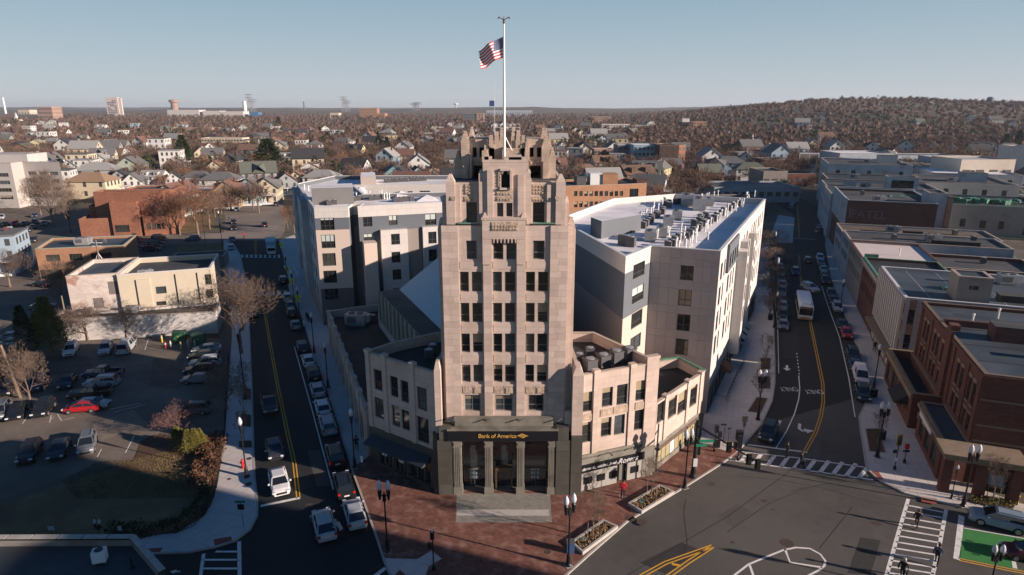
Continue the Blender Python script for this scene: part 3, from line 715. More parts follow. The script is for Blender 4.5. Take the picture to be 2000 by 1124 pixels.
spier(-5.75,-5.05,YP-.1,YP+1.6,33.1,35.8); spier(3.7,4.4,YP-.1,YP+1.6,33.1,36.1); spier(-5.6,-4.9,69.5,71,33.1,36.8); spier(3.6,4.3,69.5,71,33.1,36.8)
spier(-4.6,-4.0,70,71.2,33.1,38.0); spier(3.3,3.9,70,71.2,33.1,37.9)
YM=64.8
mb.box(-2.4,YM,33.1,1.5,70.6,36.1)
for x0,x1,zt,dy in((-2.75,-2.3,36.95,-.35),(-2.3,-1.75,37.35,0),(-1.75,-1.2,37.7,.1),(-1.2,-.75,38.05,.25),(-.1,.35,38.1,.25),(.35,.85,37.8,.1),(.85,1.3,37.3,0),(1.25,1.65,36.7,-.3)):
    spier(x0,x1,YM+dy,YM+1.7+dy,33.1,zt,2,1 if x0<-.5 else -1)
mb.box(-1.75,YM+.9,36.,.9,69.5,37.3); mb.box(-1.2,YM+1.2,37.3,.4,68.5,37.75)
mb.box(-.95,YM-.35,35.2,-.55,YM+.3,36.2); mb.box(-2.95,YM-.9,33.1,-2.45,YM+.2,35.9)
for x0,x1,zt in((-4.9,-4.45,34.4),(-4.2,-4.0,35.6),(3.1,3.6,34.8)): mb.box(x0,YP-.62,33.1,x1,YP-.45,zt)
mb.build('crown',[stone_dk],T)
for a_,b_ in((-3.95,-2.9),(1.75,2.9)):
    m=MB(); m.box(a_,YP-.06,34.4,b_,YP-.001,34.95); 
    for i in range(3): m.box(a_+.1+i*.33,YP-.12,34.5,a_+.3+i*.33,YP-.06,34.8)
    m.build('carved_panel',carve,T)
m=MB(); m.box(-5.9,YS+1.2,33.1,4.7,73.6,33.13); m.box(-6.8,62,29.15,5.4,74,29.17); m.build('terrace',roof_gy,T)
m=MB()
for x in(-1.9,-1.2,-.5,.2,.8): m.tube((x,67.5,37.0),(x,67.5,38.35),.02,n=4)
for z in(38.0,38.35): m.tube((-1.9,67.5,z),(.8,67.5,z),.018,n=4)
m.build('roof_railing',metal_wh,T)
m=MB(); m.box(-5.2,61.02,29.16,-4.0,61.25,29.3); m.box(2.0,61.0,29.16,4.2,61.25,29.28); m.build('copper_flashing',copper,T)
# ashlar stones of the piers, course by course
SM={}
def ashlar(x0,x1,z0,z1,y,ch=.64,cuts=(0,)):
    n=round((z1-z0)/ch); ch=(z1-z0)/n
    for i in range(n):
        f_=(.5,.36,.64,.45)[i%4]; xs_=[x0,x0+(x1-x0)*f_,x1] if x1-x0>1.2 else [x0,x1]
        for a,b in zip(xs_,xs_[1:]):
            k=(round(b-a,3),round(ch,3))
            if k not in SM: m=MB(); m.box(.008,-.03,.008,k[0]-.008,.0,k[1]-.008); SM[k]=m.mesh('stone',[stone_v])
            link('stone',SM[k],T,(a-T.location[0],y-.001-(i*7%3)*.004-T.location[1],z0+i*ch))
ashlar(-6.85,-5.23,9.6,ZT,YF); ashlar(3.73,5.47,9.6,ZT,YF); ashlar(-2.84,-1.97,9.6,25.1,YF-.05); ashlar(.46,1.31,9.6,25.1,YF-.05)
# portal
def gx(px): return (px-1000)*.0543
PY=60.0
for x0,x1,cuts,y0,nm in ((-7.8,-6.32,4,59.85,''),(4.62,6.15,4,59.85,'')):
    zs=[0,1.9,3.6,5.3,6.6,8.1]
    for i in range(5):
        m=MB(); sh=.22 if i==4 and x0<0 else 0; m.box(x0+sh+.004,y0+(.006 if i%2 else 0),zs[i]+.012,x1-.004-(.25 if i==4 and x0>0 else 0),62.,zs[i+1]-.012); m.build('granite_block',granite,T)
m=MB(); m.box(-6.32,62.0,0,4.62,62.3,8); m.box(-7.7,62,0,6.1,62.4,7.4); m.build('portal_back',granite,T)
for px0,px1 in((886.5,902),(947,962),(1009,1024),(1070,1083)):
    x0,x1=gx(px0),gx(px1); m=MB(); m.box(x0-.06,PY-.12,.0,x1+.06,PY+.72,1.0); m.box(x0,PY-.05,1.0,x1,PY+.6,5.75)
    for i in range(4): m.box(x0+.06+i*(x1-x0-.1)/4,PY-.09,1.05,x0+.06+i*(x1-x0-.1)/4+.1,PY-.04,5.7)
    m.box(x0-.05,PY-.1,5.75,x1+.05,PY+.65,6.45); m.box(x0+.08,PY-.16,5.95,x1-.08,PY-.1,6.3); m.build('portal_column',granite_lt,T)
sg=MB(); sg.box(gx(877),PY-.32,6.62,gx(1088),PY+.7,7.78); sgo=sg.build('sign_fascia',sign_blk,T)
m=MB(); m.box(gx(876),PY-.4,7.8,gx(1089),PY+.9,7.92); m.box(gx(880),PY-.1,6.47,gx(1085),PY+.6,6.6); m.build('fascia_trim',granite_lt,T)
m=MB(); m.box(gx(889),PY+.3,7.93,gx(1079),PY+1.0,8.85); m.box(gx(891),PY+.22,8.05,gx(1077),PY+.3,8.6); m.build('portal_parapet',granite_lt,T)
wall_text(T,'Bank of America',.64,gold,(-1.52,PY-.34,7.0),0,.03,name='lettering',spacing=.93)
m=MB()
for i in range(4): # stylised stripes emblem
    for s in(0,1):
        xx=1.55+i*.28-s*.42; zz=7.18+i*.085*(1 if s==0 else 0)
E=[[(0,.30),(.55,.58),(.78,.52),(.22,.22)],[(.32,.17),(.88,.47),(1.06,.41),(.5,.10)],[(.62,.04),(1.14,.36),(1.32,.30),(.8,-.04)],[(.5,.62),(.72,.64),(1.5,.28),(1.4,.22)],[(.28,.36),(.36,.40),(1.0,.02),(.9,-.04)]]
for q in E[:4]: m.face([(.5+a*.8,PY-.345,6.98+b*.8) for a,b in (q if area(q)>0 else q[::-1])])
m.build('sign_emblem',gold,T)
# glass of the three portal bays, mullion bars and bronze revolving door
bronze=M('bronze door frame',(.11,.075,.045),.4,.1,2,metal=.3)
for k,(px0,px1) in enumerate(((902,947),(962,1009),(1024,1070))):
    x0,x1=gx(px0),gx(px1); gm=MB(); gm.face([(x0-.1,PY+1.5,.03),(x1+.1,PY+1.5,.03),(x1+.1,PY+1.5,6.6),(x0-.1,PY+1.5,6.6)]); o=gm.build('portal_glass',glass,T); o.color=(.02,.024,.03,1)
    m=MB(); m.box(x0-.1,PY+1.4,0,x0+.0,PY+1.6,6.6); m.box(x1,PY+1.4,0,x1+.1,PY+1.6,6.6)
    if k!=1: m.box(x0,PY+1.42,2.35,x1,PY+1.58,2.45); m.box((x0+x1)/2-.04,PY+1.42,0,(x0+x1)/2+.04,PY+1.58,2.35)
    m.build('glazing_bar',bronze,T)
    if k!=1:
        m=MB()
        for i in range(3):
            for j in range(3): m.box(x0+.75+i*.32,PY+1.44,1.1+j*.5,x0+.99+i*.32,PY+1.48,1.45+j*.5)
        m.build('window_notice',M('pale blue notice',(.25,.32,.38),.6,.1,3),T)
x0,x1=gx(967),gx(1001)
dr=MB(); dr.box(x0,PY+.7,0,x0+.18,PY+1.3,2.5); dr.box(x1-.18,PY+.7,0,x1,PY+1.3,2.5); dr.box(x0,PY+.65,2.5,x1,PY+1.4,2.85); dd=dr.build('revolving_door',bronze,T)
m=MB()
for t in(.2,.5,.8): m.box(x0+.2+(x1-x0-.4)*t-.03,PY+.8,0.05,x0+.2+(x1-x0-.4)*t+.03,PY+.86,2.45)
m.build('door_leaf',M('lit bronze door leaf',(.2,.11,.05),.5,.1,2),dd)
m=MB(); m.box(gx(886),PY+.61,0,gx(1083),61.98,.16); m.build('doorstep',granite_lt,T)
m=MB(); m.box(gx(884),PY+.75,6.62,gx(1085),61.98,6.8); m.build('portal_soffit',granite,T)
for px in(882,952,1015,1088):
    m=MB(); x=gx(px); y=PY+.2
    m.tube((x,y+.3,8.2),(x,y-.1,8.95),.03,n=5); m.tube((x-.55 if px<900 else x-.1,y-.5,8.85),(x+.1 if px<900 else x+.4,y-.1,9.0),.06,n=5); m.build('floodlight',black,T)
# pilaster-like stone shoulders either side of the portal above the granite
m=MB(); m.box(-7.95,60.3,7.2,-7.3,62.2,14.2); m.taper(-7.62,61.2,14.2,15.1,.64,1.8,.3,1.4); m.build('shoulder',stone,T)
m=MB(); m.box(6.2,60.0,7.1,7.3,62.2,13.8); m.taper(6.75,61.1,13.8,14.6,1.1,2,.5,1.6); m.build('shoulder',stone,T)
m=MB(); m.box(5.5,60.6,7.3,6.19,62,9.5); m.build('shoulder',stone,T)
m=MB(); m.box(6.2,59.8,0,7.35,62.1,7.08); m.box(-8.3,60.1,0,-7.82,62,7.15); m.build('granite_flank',granite,T)
# ---------------------------------------------------------------- flag and pole on the crown
fp=thing('flagpole','tall white flagpole with bird shaped finial on the tower crown','flagpole',(-.75,64,35.3))
m=MB(); m.lathe(0,0,[(.13,0),(.12,5),(.075,12.2)],10); m.build('pole',metal_wh,fp)
m=MB(); m.tube((0,0,12.2),(0,0,12.6),.12,.08,8); m.tube((0,0,12.5),(-.42,0,12.75),.05,.03,6); m.tube((0,0,12.5),(.42,0,12.75),.05,.03,6)
for s in(-1,1): m.tube((s*.42,0,12.75),(s*.6,-.05,12.62),.09,.02,6)
m.tube((0,0,12.6),(0,0,12.85),.05,.03,6); m.build('finial',M('dark bronze finial',(.1,.06,.04),.5,.1,3),fp)
m=MB(); m.tube((.1,0,1.9),(.75,.3,.6),.06,n=6); m.tube((0,.1,3.),(.9,3.2,2.2),.02,n=4); m.build('brace',metal_wh,fp)
flr=M('flag red',(.42,.04,.045),.8,.03,2); flw=M('flag white',(.72,.70,.70),.8,.02,2); flb=M('flag blue',(.03,.06,.16),.8,.03,2)
fl=MB(); NU,NV=26,26
def fpt(u,v): # u along fly, v from hoist top down
    d=2.55*u; z=11.05-1.85*v*(1-.05*u)-1.25*u**1.25-.10*math.sin(u*9+v*1.5)*u; x=-d*(.93-.12*v*u)
    return (x-.08,.32*math.sin(u*8.5+v*2.2)*min(1,u*2.5)+.1*math.sin(u*19+v*5)*u,z)
for i in range(NU):
    for j in range(NV):
        u,v=(i+.5)/NU,(j+.5)/NV; mi=2 if (u<.4 and v<7/13) else (0 if int(v*13)%2==0 else 1)
        if u>.97 and rnd.random()<.45: continue
        fl.face([fpt(i/NU,j/NV),fpt(i/NU,(j+1)/NV),fpt((i+1)/NU,(j+1)/NV),fpt((i+1)/NU,j/NV)],mi)
fo=fl.build('flag',[flr,flw,flb],None,smooth=True); fo.location=(-.75,64,35.3)
tag(fo,'red white and blue striped flag with stars waving from the tall pole','flag')
m=MB()
for r_ in range(5):
    for c_ in range(6):
        u=.035+c_*.065; v=.05+r_*.1; 
        for dy in(-.03,.03): p=fpt(u,v); m.box(p[0]-.035,p[1]+dy-.004,p[2]-.035,p[0]+.035,p[1]+dy+.004,p[2]+.035)
so_=m.build('star',flw,fo); so_['kind']='stuff'
an=thing('antenna_mast','thin antenna mast behind the crown with small blue banner','mast',(-1.9,72,33.2)); m=MB(); m.tube((0,0,0),(0,0,9.2),.035,.02,5); m.tube((0,0,3),(0,0,5),.07,.06,5); m.build('mast_pole',metal,an)
bn=MB(); bn.box(-.55,-.01,6.9,0,.01,7.5); bno=bn.build('banner',cloth_b,None); bno.location=(-1.9,72,33.2); tag(bno,'small blue banner on the antenna mast behind the crown','banner')
# ---------------------------------------------------------------- the two limestone wings
def wing(name,label,pts,h,zb,sides_px,rm,pil=(),ybase=None,blindp=.3,mat=None):
    """upper walls from zb up, granite base below; sides_px {i:[px rects]}"""
    sd_={}
    for i,r_ in sides_px.items():
        sd_[i]=(hpx(pts[i],pts[(i+1)%len(pts)],r_,zb),1,2,blindp)
    b=building(name,label,'wing building',pts,h-zb,mat or stone,rm,sd_,z0=zb,par=1.1,cope=coping,fm=frame_dk,d=.3,blindc=(.30,.245,.165))
    return b
LW=[(-16.4,66.5),(-7.75,60.5),(-7.3,72.9),(-9.2,72.7),(-13.8,69.5)]
s=3.306; lw=[(133,275,192,405),(238,318,288,447),(306,345,356,482),(412,388,475,533),(138,458,203,585),(250,506,300,637),(312,535,362,662),(412,582,487,742)]
lwp=[(690+a/s,640+b/s,690+c/s,640+d_/s) for a,b,c,d_ in lw]
bl_=wing('bank_wing','shaded two storey limestone bank wing with black flat roof left of the tower',LW,13.8,4.9,{0:lwp},roof_bl)
def pilasters(b,p0,p1,us,z0,z1,wd=.7,th=.14,mat=stone,name='pilaster',cap=True):
    L=math.hypot(p1[0]-p0[0],p1[1]-p0[1]); an=math.atan2(p1[1]-p0[1],p1[0]-p0[0])
    for u in us:
        m=MB(); m.obox(p0,an,u-wd/2,-th,z0,u+wd/2,-.002,z1)
        if cap: m.obox(p0,an,u-wd/2-.06,-th-.08,z1,u+wd/2+.06,.42,z1+.32)
        m.build(name,mat,b)
def us_px(p0,p1,pxs,py): return [onwall(p0,p1,x,py)[0] for x in pxs]
pilasters(bl_,LW[0],LW[1],us_px(LW[0],LW[1],[690+215/s,690+390/s],800)+[.45],4.9,13.95,.6)
# string course + base storefront of the left wing
L0,L1=LW[0],LW[1]; LL=math.hypot(L1[0]-L0[0],L1[1]-L0[1]); LA=math.atan2(L1[1]-L0[1],L1[0]-L0[0])
m=MB(); _h,P,an_=wall_face(m,L0,L1,0,4.89,[(1.2,.45,3.4,3.1),(3.7,.2,5.6,3.1),(5.9,.45,9.2,3.1)],.5); m.build('granite_base',granite,bl_)
for h_ in _h:
    gm=MB(); gm.face([P(h_[0],h_[1],.4),P(h_[2],h_[1],.4),P(h_[2],h_[3],.4),P(h_[0],h_[3],.4)]); gm.build('shop_window',glass,bl_).color=(.02,.024,.03,1)
    for i in range(1,3):
        uu=h_[0]+(h_[2]-h_[0])*i/3; fm_=MB(); fm_.obox(L0,LA,uu-.04,.28,h_[1],uu+.04,.38,h_[3]); fm_.build('shop_mullion',frame_st,bl_)
for u in(1.5,4.1):
    m=MB(); m.obox(L0,LA,u,.3,1.4,u+.8,.33,2.7); m.build('window_poster',signw,bl_)
m=MB(); 
for k in range(2):
    f=lambda u,y,z:(L0[0]+math.cos(LA)*u-math.sin(LA)*y,L0[1]+math.sin(LA)*u+math.cos(LA)*y,z)
m.face([f(.4,-1.5,3.35),f(9.4,-1.5,3.35),f(9.4,-.02,3.95),f(.4,-.02,3.95)]); m.face([f(.4,-1.5,3.2),f(9.4,-1.5,3.2),f(9.4,-1.5,3.35),f(.4,-1.5,3.35)]); m.face([f(.4,-.02,3.3),f(9.4,-.02,3.3),f(9.4,-1.5,3.2),f(.4,-1.5,3.2)])
m.face([f(.4,-1.5,3.2),f(.4,-1.5,3.35),f(.4,-.02,3.95),f(.4,-.02,3.3)]); m.face([f(9.4,-1.5,3.35),f(9.4,-1.5,3.2),f(9.4,-.02,3.3),f(9.4,-.02,3.95)]); m.build('canopy',M('dark blue metal canopy',(.035,.045,.055),.5,.1,2),bl_)
RW=[(6.9,60.15),(15.8,63.75),(9.9,73.2),(6.3,73.2)]
s=3.305; o_=(1000,640)
def cx4(l): return [(o_[0]+a/s,o_[1]+b/s,o_[0]+c/s,o_[1]+d_/s) for a,b,c,d_ in l]
rw=cx4([(453,418,521,543),(582,388,650,510),(677,368,745,498),(799,343,865,470),(447,612,512,742),(575,583,641,702),(660,565,727,690),(790,532,852,660)])
br_=wing('bank_wing','sunlit two storey limestone bank wing with jeweller shopfront right of the tower',RW,13.7,4.6,{0:rw},roof_bl,blindp=.75)
pilasters(br_,RW[0],RW[1],us_px(RW[0],RW[1],[1000+540/s,1000+770/s],780),4.6,13.8,.62); pilasters(br_,RW[0],RW[1],us_px(RW[0],RW[1],[1000+893/s],780),4.0,14.3,1.5)
RA=math.atan2(RW[1][1]-RW[0][1],RW[1][0]-RW[0][0])
# carved spandrels between rows
for a_,b_,c_,d_ in cx4([(450,560,520,600),(570,525,650,570),(655,505,745,552),(795,480,860,525)]):
    u0,z1_=onwall(RW[0],RW[1],a_,(b_+d_)/2); u1,_=onwall(RW[0],RW[1],c_,(b_+d_)/2); zb_=onwall(RW[0],RW[1],(a_+c_)/2,d_)[1]; zt_=onwall(RW[0],RW[1],(a_+c_)/2,b_)[1]
    m=MB(); m.obox(RW[0],RA,u0,-.07,zb_,u1,-.003,zt_); m.build('carved_panel',carve,br_)
LR=math.hypot(RW[1][0]-RW[0][0],RW[1][1]-RW[0][1])
m=MB(); hb=[(.5,.1,4.95,3.1),(4.95+.0,.1,6.0,3.1),(6.0,.1,8.3,3.1)]
_h,P,an_=wall_face(m,RW[0],RW[1],0,4.59,[(.6,.05,8.2,3.15)],.35); m.obox(RW[0],RA,0,-.1,4.25,LR,-.003,4.58)
for i in range(40): m.obox(RW[0],RA,.1+i*.235,-.06,4.02,.2+i*.235,-.004,4.2)
m.build('granite_base',granite_lt,br_)
shop_w=M('white marble shopfront',(.32,.305,.28),.5,.08,1)
for u0,u1 in((.62,5.0),(6.3,8.18)):
    m=MB(); m.obox(RW[0],RA,u0,.05,.15,u1,.34,2.35); m.build('shopfront_panel',shop_w,br_)
m=MB(); m.obox(RW[0],RA,5.0,.5,.02,6.3,.6,3.1); m.build('shop_doorway',sign_blk,br_)
m=MB(); m.obox(RW[0],RA,5.5,.42,.05,6.1,.5,2.2); m.build('shop_door',frame_st,br_)
for u,c_ in((.9,0),(2.5,1),(4.05,0),(6.75,1)):
    m=MB(); m.obox(RW[0],RA,u,-.02,.95,u+.98,.05,1.75); fr=m.build('display_window',black,br_)
    m=MB(); m.obox(RW[0],RA,u+.08,-.04,1.03,u+.90,-.022,1.67); m.build('display',M('lit display',(.3,.34,.36),.4,.5,6),fr)
    if c_: m=MB(); m.obox(RW[0],RA,u+.08,-.05,1.4,u+.6,-.042,1.67); m.build('poster',redp,fr)
m=MB(); m.obox(RW[0],RA,.55,-.12,2.45,8.35,.0,3.35); sb=m.build('sign_board',sign_blk,br_)
def on(p0,an,u,y,z): return (p0[0]+math.cos(an)*u-math.sin(an)*y,p0[1]+math.sin(an)*u+math.cos(an)*y,z)
wall_text(br_,'Rogers',.88,white_l,on(RW[0],RA,6.05,-.3,2.72),RA,.05,.35)
wall_text(br_,'diamonds... watches... jewelry',.5,white_l,on(RW[0],RA,2.75,-.14,2.72),RA,.02,.3,spacing=.8)
for u in(3.6,6.9):
    m=MB(); a1=on(RW[0],RA,u,-.1,4.3); b1=on(RW[0],RA,u,-.9,4.5); m.tube(a1,b1,.03,n=5); m.tube(b1,on(RW[0],RA,u,-1.05,4.4),.08,n=6); m.build('sign_lamp',black,br_)
W2=[(15.95,64.2),(23.7,72.9),(21.6,77.2),(14.2,75.0),(10.4,73.3)]
w2=cx4([(937,485,982,610),(1010,452,1062,575),(1072,418,1122,548),(1150,380,1193,502)])
b2=wing('bank_wing','low single storey limestone wing with tall shop windows beside the white apartment block',W2,8.7,3.5,{0:w2},roof_bl,blindp=.8)
pilasters(b2,W2[0],W2[1],us_px(W2[0],W2[1],[1000+1000/s,1000+1137/s,1000+1215/s],760),3.5,8.75,.6)
A2=math.atan2(W2[1][1]-W2[0][1],W2[1][0]-W2[0][0]); L2=math.hypot(7.75,8.7)
m=MB(); _h,P,_=wall_face(m,W2[0],W2[1],0,3.49,[(.9,.75,L2-1.3,2.4)],.25); m.obox(W2[0],A2,.7,-.05,2.45,L2-1.0,-.003,3.0); m.build('granite_base',granite_lt,b2)
m=MB(); m.obox(W2[0],A2,.8,-.1,2.5,L2-1.1,-.055,2.95); m.build('brown_sign_band',M('brown corrugated band',(.11,.075,.055),.7,.2,2),b2)
for i in range(9):
    u0=.95+i*(L2-2.3)/9; m=MB(); m.obox(W2[0],A2,u0,.1,.78,u0+(L2-2.3)/9-.12,.15,2.37); m.build('shop_blind',M('tan shop blind',(.30,.26,.15),.7,.08,2) if i!=3 else metal_wh,b2)
m=MB(); pts_=[W2[1],W2[2],W2[3]]
m.ribbon([W2[1],W2[2],W2[3],W2[4]],.5,8.83,0,8.95); m.build('copper_coping',copper,b2)
# ---------------------------------------------------------------- low building along the left street, hall behind it
LB=[(-31.8,105.1),(-17.0,67.7),(-14.1,69.9),(-9.9,73.7),(-21.9,101),(-23.5,109.5)]
LBL=math.hypot(14.8,37.4)
hs=[]; nb=9
for i in range(nb):
    u0=1.0+i*(LBL-2)/nb; hs.append((u0+.45,.4,u0+(LBL-2)/nb-.45,3.9))
lb=building('street_front_building','long low shaded stone building with pilasters along the left street','building',LB,6.1,stone,roof_bl,{0:(hs,3,2,0)},par=1.2,d=.4,fm=frame_dk)
pilasters(lb,LB[0],LB[1],[1.0+i*(LBL-2)/nb for i in range(nb+1)],0,6.2,.7,.2)
HW=[(-21.7,100.6),(-9.6,73.9),(5.2,75.3),(6,96),(-10,108)]
hb=thing('banking_hall','tall hall with pilastered concrete wall and sloping teal metal roof behind the tower','hall',(-8,88,0),world=True)
m=MB(); m.prism(HW,0,11,bot=False); m.build('wall',M('weathered concrete wall',(.24,.235,.20),.9,.2,.4,.1),hb)
m=MB(); m.sheet(inset(HW,.05),11.004); m.build('roof',roof_br,hb)
HA=math.atan2(HW[1][1]-HW[0][1],HW[1][0]-HW[0][0]); HL=math.hypot(12.1,26.7)
for i in range(13):
    m=MB(); u=.3+i*(HL-.6)/12; m.obox(HW[0],HA,u-.16,-.3,0,u+.16,0,11.15); m.build('pilaster',M('weathered concrete wall'),hb)
m=MB(); c1=on(HW[0],HA,.5,3.2,11.1); c2=on(HW[0],HA,HL,3.2,11.1); c3=on(HW[0],HA,HL,11,16.5); c4=on(HW[0],HA,.5,11,16.5); c5=on(HW[0],HA,HL,19,11.1); c6=on(HW[0],HA,.5,19,11.1)
m.face([c1,c2,c3,c4]); m.face([c4,c3,c5,c6]); m.face([c1,c4,c6]); m.face([c2,c5,c3])
m.build('metal_roof',roof_teal,hb)
# ---------------------------------------------------------------- rooftop equipment: one of each kind, then copies
def sub(v,k=1.): return [x*k for x in v]
def make_condenser():
    t=thing('condenser_unit','x','air conditioner'); m=MB(); m.box(-.45,-.45,.08,.45,.45,1.0); m.box(-.5,-.5,1.0,.5,.5,1.06); m.box(-.4,-.4,0,.4,.4,.08); m.build('housing',metal_dk,t)
    m=MB(); m.lathe(0,0,[(.36,1.07),(.36,1.12),(.1,1.14)],10); m.build('fan_grille',metal,t); return t
def make_vent():
    t=thing('vent_pipe','x','vent pipe'); m=MB(); m.lathe(0,0,[(.11,0),(.11,1.15)],7); m.build('pipe',metal_wh,t); m=MB(); m.lathe(0,0,[(.17,1.1),(.17,1.3),(.08,1.36)],7); m.build('cap',metal_wh,t); return t
def make_rtu():
    t=thing('rooftop_unit','x','rooftop unit'); m=MB(); m.box(-1.3,-.8,.25,1.3,.8,1.5); m.box(-1.2,-.7,0,1.2,.7,.25); m.box(1.3,-.5,.5,1.8,.5,1.4); m.build('housing',metal,t)
    m=MB(); m.lathe(-.6,0,[(.42,1.5),(.42,1.6),(.1,1.62)],10); m.build('fan_grille',metal_dk,t)
    m=MB(); m.lathe(.5,0,[(.42,1.5),(.42,1.6),(.1,1.62)],10); m.build('fan_grille',metal_dk,t)
    m=MB(); m.box(-1.0,-.83,.5,.2,-.8,1.25); m.build('louvre_panel',metal_dk,t); return t
KIT={'c':make_condenser(),'v':make_vent(),'r':make_rtu()}; USED=set()
def place(kind,x,y,z,rz,label,group,sc=1.):
    src=KIT[kind]
    if kind not in USED: USED.add(kind); o=src; o.location=(x,y,z); o.rotation_euler=(0,0,rz); o['label']=label; o['group']=group
    else: o=copy_tree(src,(x,y,z),rz,label,group)
    if group is None and 'group' in o: del o['group']
    o.scale=(sc,sc,sc); return o
def box_thing(name,label,cat,x,y,z,sx,sy,sz,rz,mat,group=None,topmat=None,extra=None):
    t=thing(name,label,cat,(x,y,z),rz,group); m=MB(); m.box(-sx/2,-sy/2,0,sx/2,sy/2,sz); m.build('housing',mat,t)
    m=MB(); m.box(-sx/2-.08,-sy/2-.08,sz+.002,sx/2+.08,sy/2+.08,sz+.12); m.build('lid',topmat or mat,t)
    return t
# ---------------------------------------------------------------- white apartment block on the right
A_,B_,C_,D_,E_,F_,G_=(13.8,75.7),(18.2,81.9),(26.3,78.8),(50.,126.2),(34.,134.),(20.,127.),(7.4,103.)
RBH=22.5
fr=hpx(C_ and B_,C_,[(1329,519,1355,548),(1325,566,1351,598),(1322,614,1348,647),(1319,662,1344,694)])
fa=hpx(A_,B_,[(1237,514,1259,542),(1235,560,1257,590),(1233,609,1254,638),(1231,656,1251,682)])
LD=math.hypot(D_[0]-C_[0],D_[1]-C_[1]); hs=[]
rz5=[(fr[i][1],fr[i][3]) for i in range(4)]
for u in (1.3,4.0,8.3,11.2,13.6,23.5,26.5,33.,36.,39.,43.,46.,49.5):
    for z0,z1 in rz5:
        w_=1.5 if u in(1.3,8.3,26.5,36.,43.) else 1.0
        hs.append((u,z0-.1,u+w_,z1+.25))
    hs.append((u-.1,.6,u+1.7,3.2))
zs=fa[1][1]-1.2
rb=building('apartment_block','white five storey apartment block with condensers on its white roof right of tower','apartment block',[A_,B_,C_,D_,E_,F_,G_],RBH,panel_w,roof_wh,
  {0:(fa,2,2,.3),1:(fr,2,2,.1),2:(hs,2,2,.15)},par=1.0,d=.18,fm=frame_dk,cope=M('white metal coping',(.6,.59,.58),.5,.04,1),
  sideband={0:[(0,panel_b),(zs,siding_g),(RBH-2.1,panel_w)],6:[(0,panel_t),(zs,siding_g),(RBH-2.1,panel_w)],1:[(0,panel_p)]},blindc=(.45,.5,.48))
# cement panels on the front wall, one piece each, joints open between them
BL_=math.hypot(C_[0]-B_[0],C_[1]-B_[1]); BA=math.atan2(C_[1]-B_[1],C_[0]-B_[0]); panel_q=M('mauve cement panel',(.34,.31,.305),.7,.03,.4,randv=.05)
wa=sum(f[0] for f in fr)/4-.06; wb_=sum(f[2] for f in fr)/4+.06; ue=[0,wa/3,wa*2/3,wa,wb_,wb_+(BL_-wb_)*.36,wb_+(BL_-wb_)*.7,BL_]
ze=[.3]; 
for f in sorted(fr,key=lambda q:q[1]): ze+=[f[1]-.06,f[3]+.06]
ze=sorted(ze+[(ze[i]+ze[i+1])/2+.3 for i in range(0,len(ze)-1,2) if ze[i+1]-ze[i]>1.6]+[RBH-1.2,RBH-.02]); PMC={}
for i in range(len(ue)-1):
    for j in range(len(ze)-1):
        if i==3 and any(f[1]<(ze[j]+ze[j+1])/2<f[3] for f in fr): continue
        k=(round(ue[i+1]-ue[i],3),round(ze[j+1]-ze[j],3))
        if k not in PMC: m=MB(); m.box(.02,-.045,.02,k[0]-.02,0,k[1]-.02); PMC[k]=m.mesh('panel',[panel_q])
        p=on(B_,BA,ue[i],.0,ze[j]); link('panel',PMC[k],rb,(p[0]-rb.location[0],p[1]-rb.location[1],p[2]),BA)
CA=math.atan2(D_[1]-C_[1],D_[0]-C_[0])
def bump(b,p0,an,u0,u1,z0,z1,out,mat,wins=(),name='projecting_bay',nx=2,ny=2):
    """a bay standing proud of a wall, windows (u0,z0,u1,z1) in its front"""
    m=MB(); q0=on(p0,an,u0,-out,0)[:2]; q1=on(p0,an,u1,-out,0)[:2]; q2=on(p0,an,u1,.0,0)[:2]; q3=on(p0,an,u0,.0,0)[:2]
    hh,P,aa=wall_face(m,q0,q1,z0,z1,[(a-u0,c-z0,e-u0,f-z0) for a,c,e,f in wins],.15)
    for a,c in((q1,q2),(q3,q0)): wall_face(m,a,c,z0,z1)
    m.face([(*q0,z1),(*q1,z1),(*q2,z1),(*q3,z1)]); m.face([(*q3,z0),(*q2,z0),(*q1,z0),(*q0,z0)])
    o=m.build(name,mat,b)
    for h in hh: p=P(h[0],h[1],.08); put_window(b,p[0],p[1],p[2],aa,h[2]-h[0],h[3]-h[1],nx,ny,frame_dk,.1)
bump(rb,C_,CA,16.5,18.9,3.0,19.3,1.5,panel_w,[(17.2,z0,18.4,z1+.2) for z0,z1 in rz5[:4]])
bump(rb,C_,CA,19.8,22.6,3.0,20.2,1.1,panel_w,[(20.5,z0,21.9,z1+.2) for z0,z1 in rz5[:4]])
bump(rb,C_,CA,29.5,32.0,3.0,19.8,1.0,panel_w,[(30,z0,31.4,z1+.2) for z0,z1 in rz5[:4]])
bump(rb,C_,CA,5.6,14.8,18.4,22.3,.35,siding_g,[(6.5+i*2.2,18.9,7.7+i*2.2,20.9) for i in range(4)],name='upper_bay')
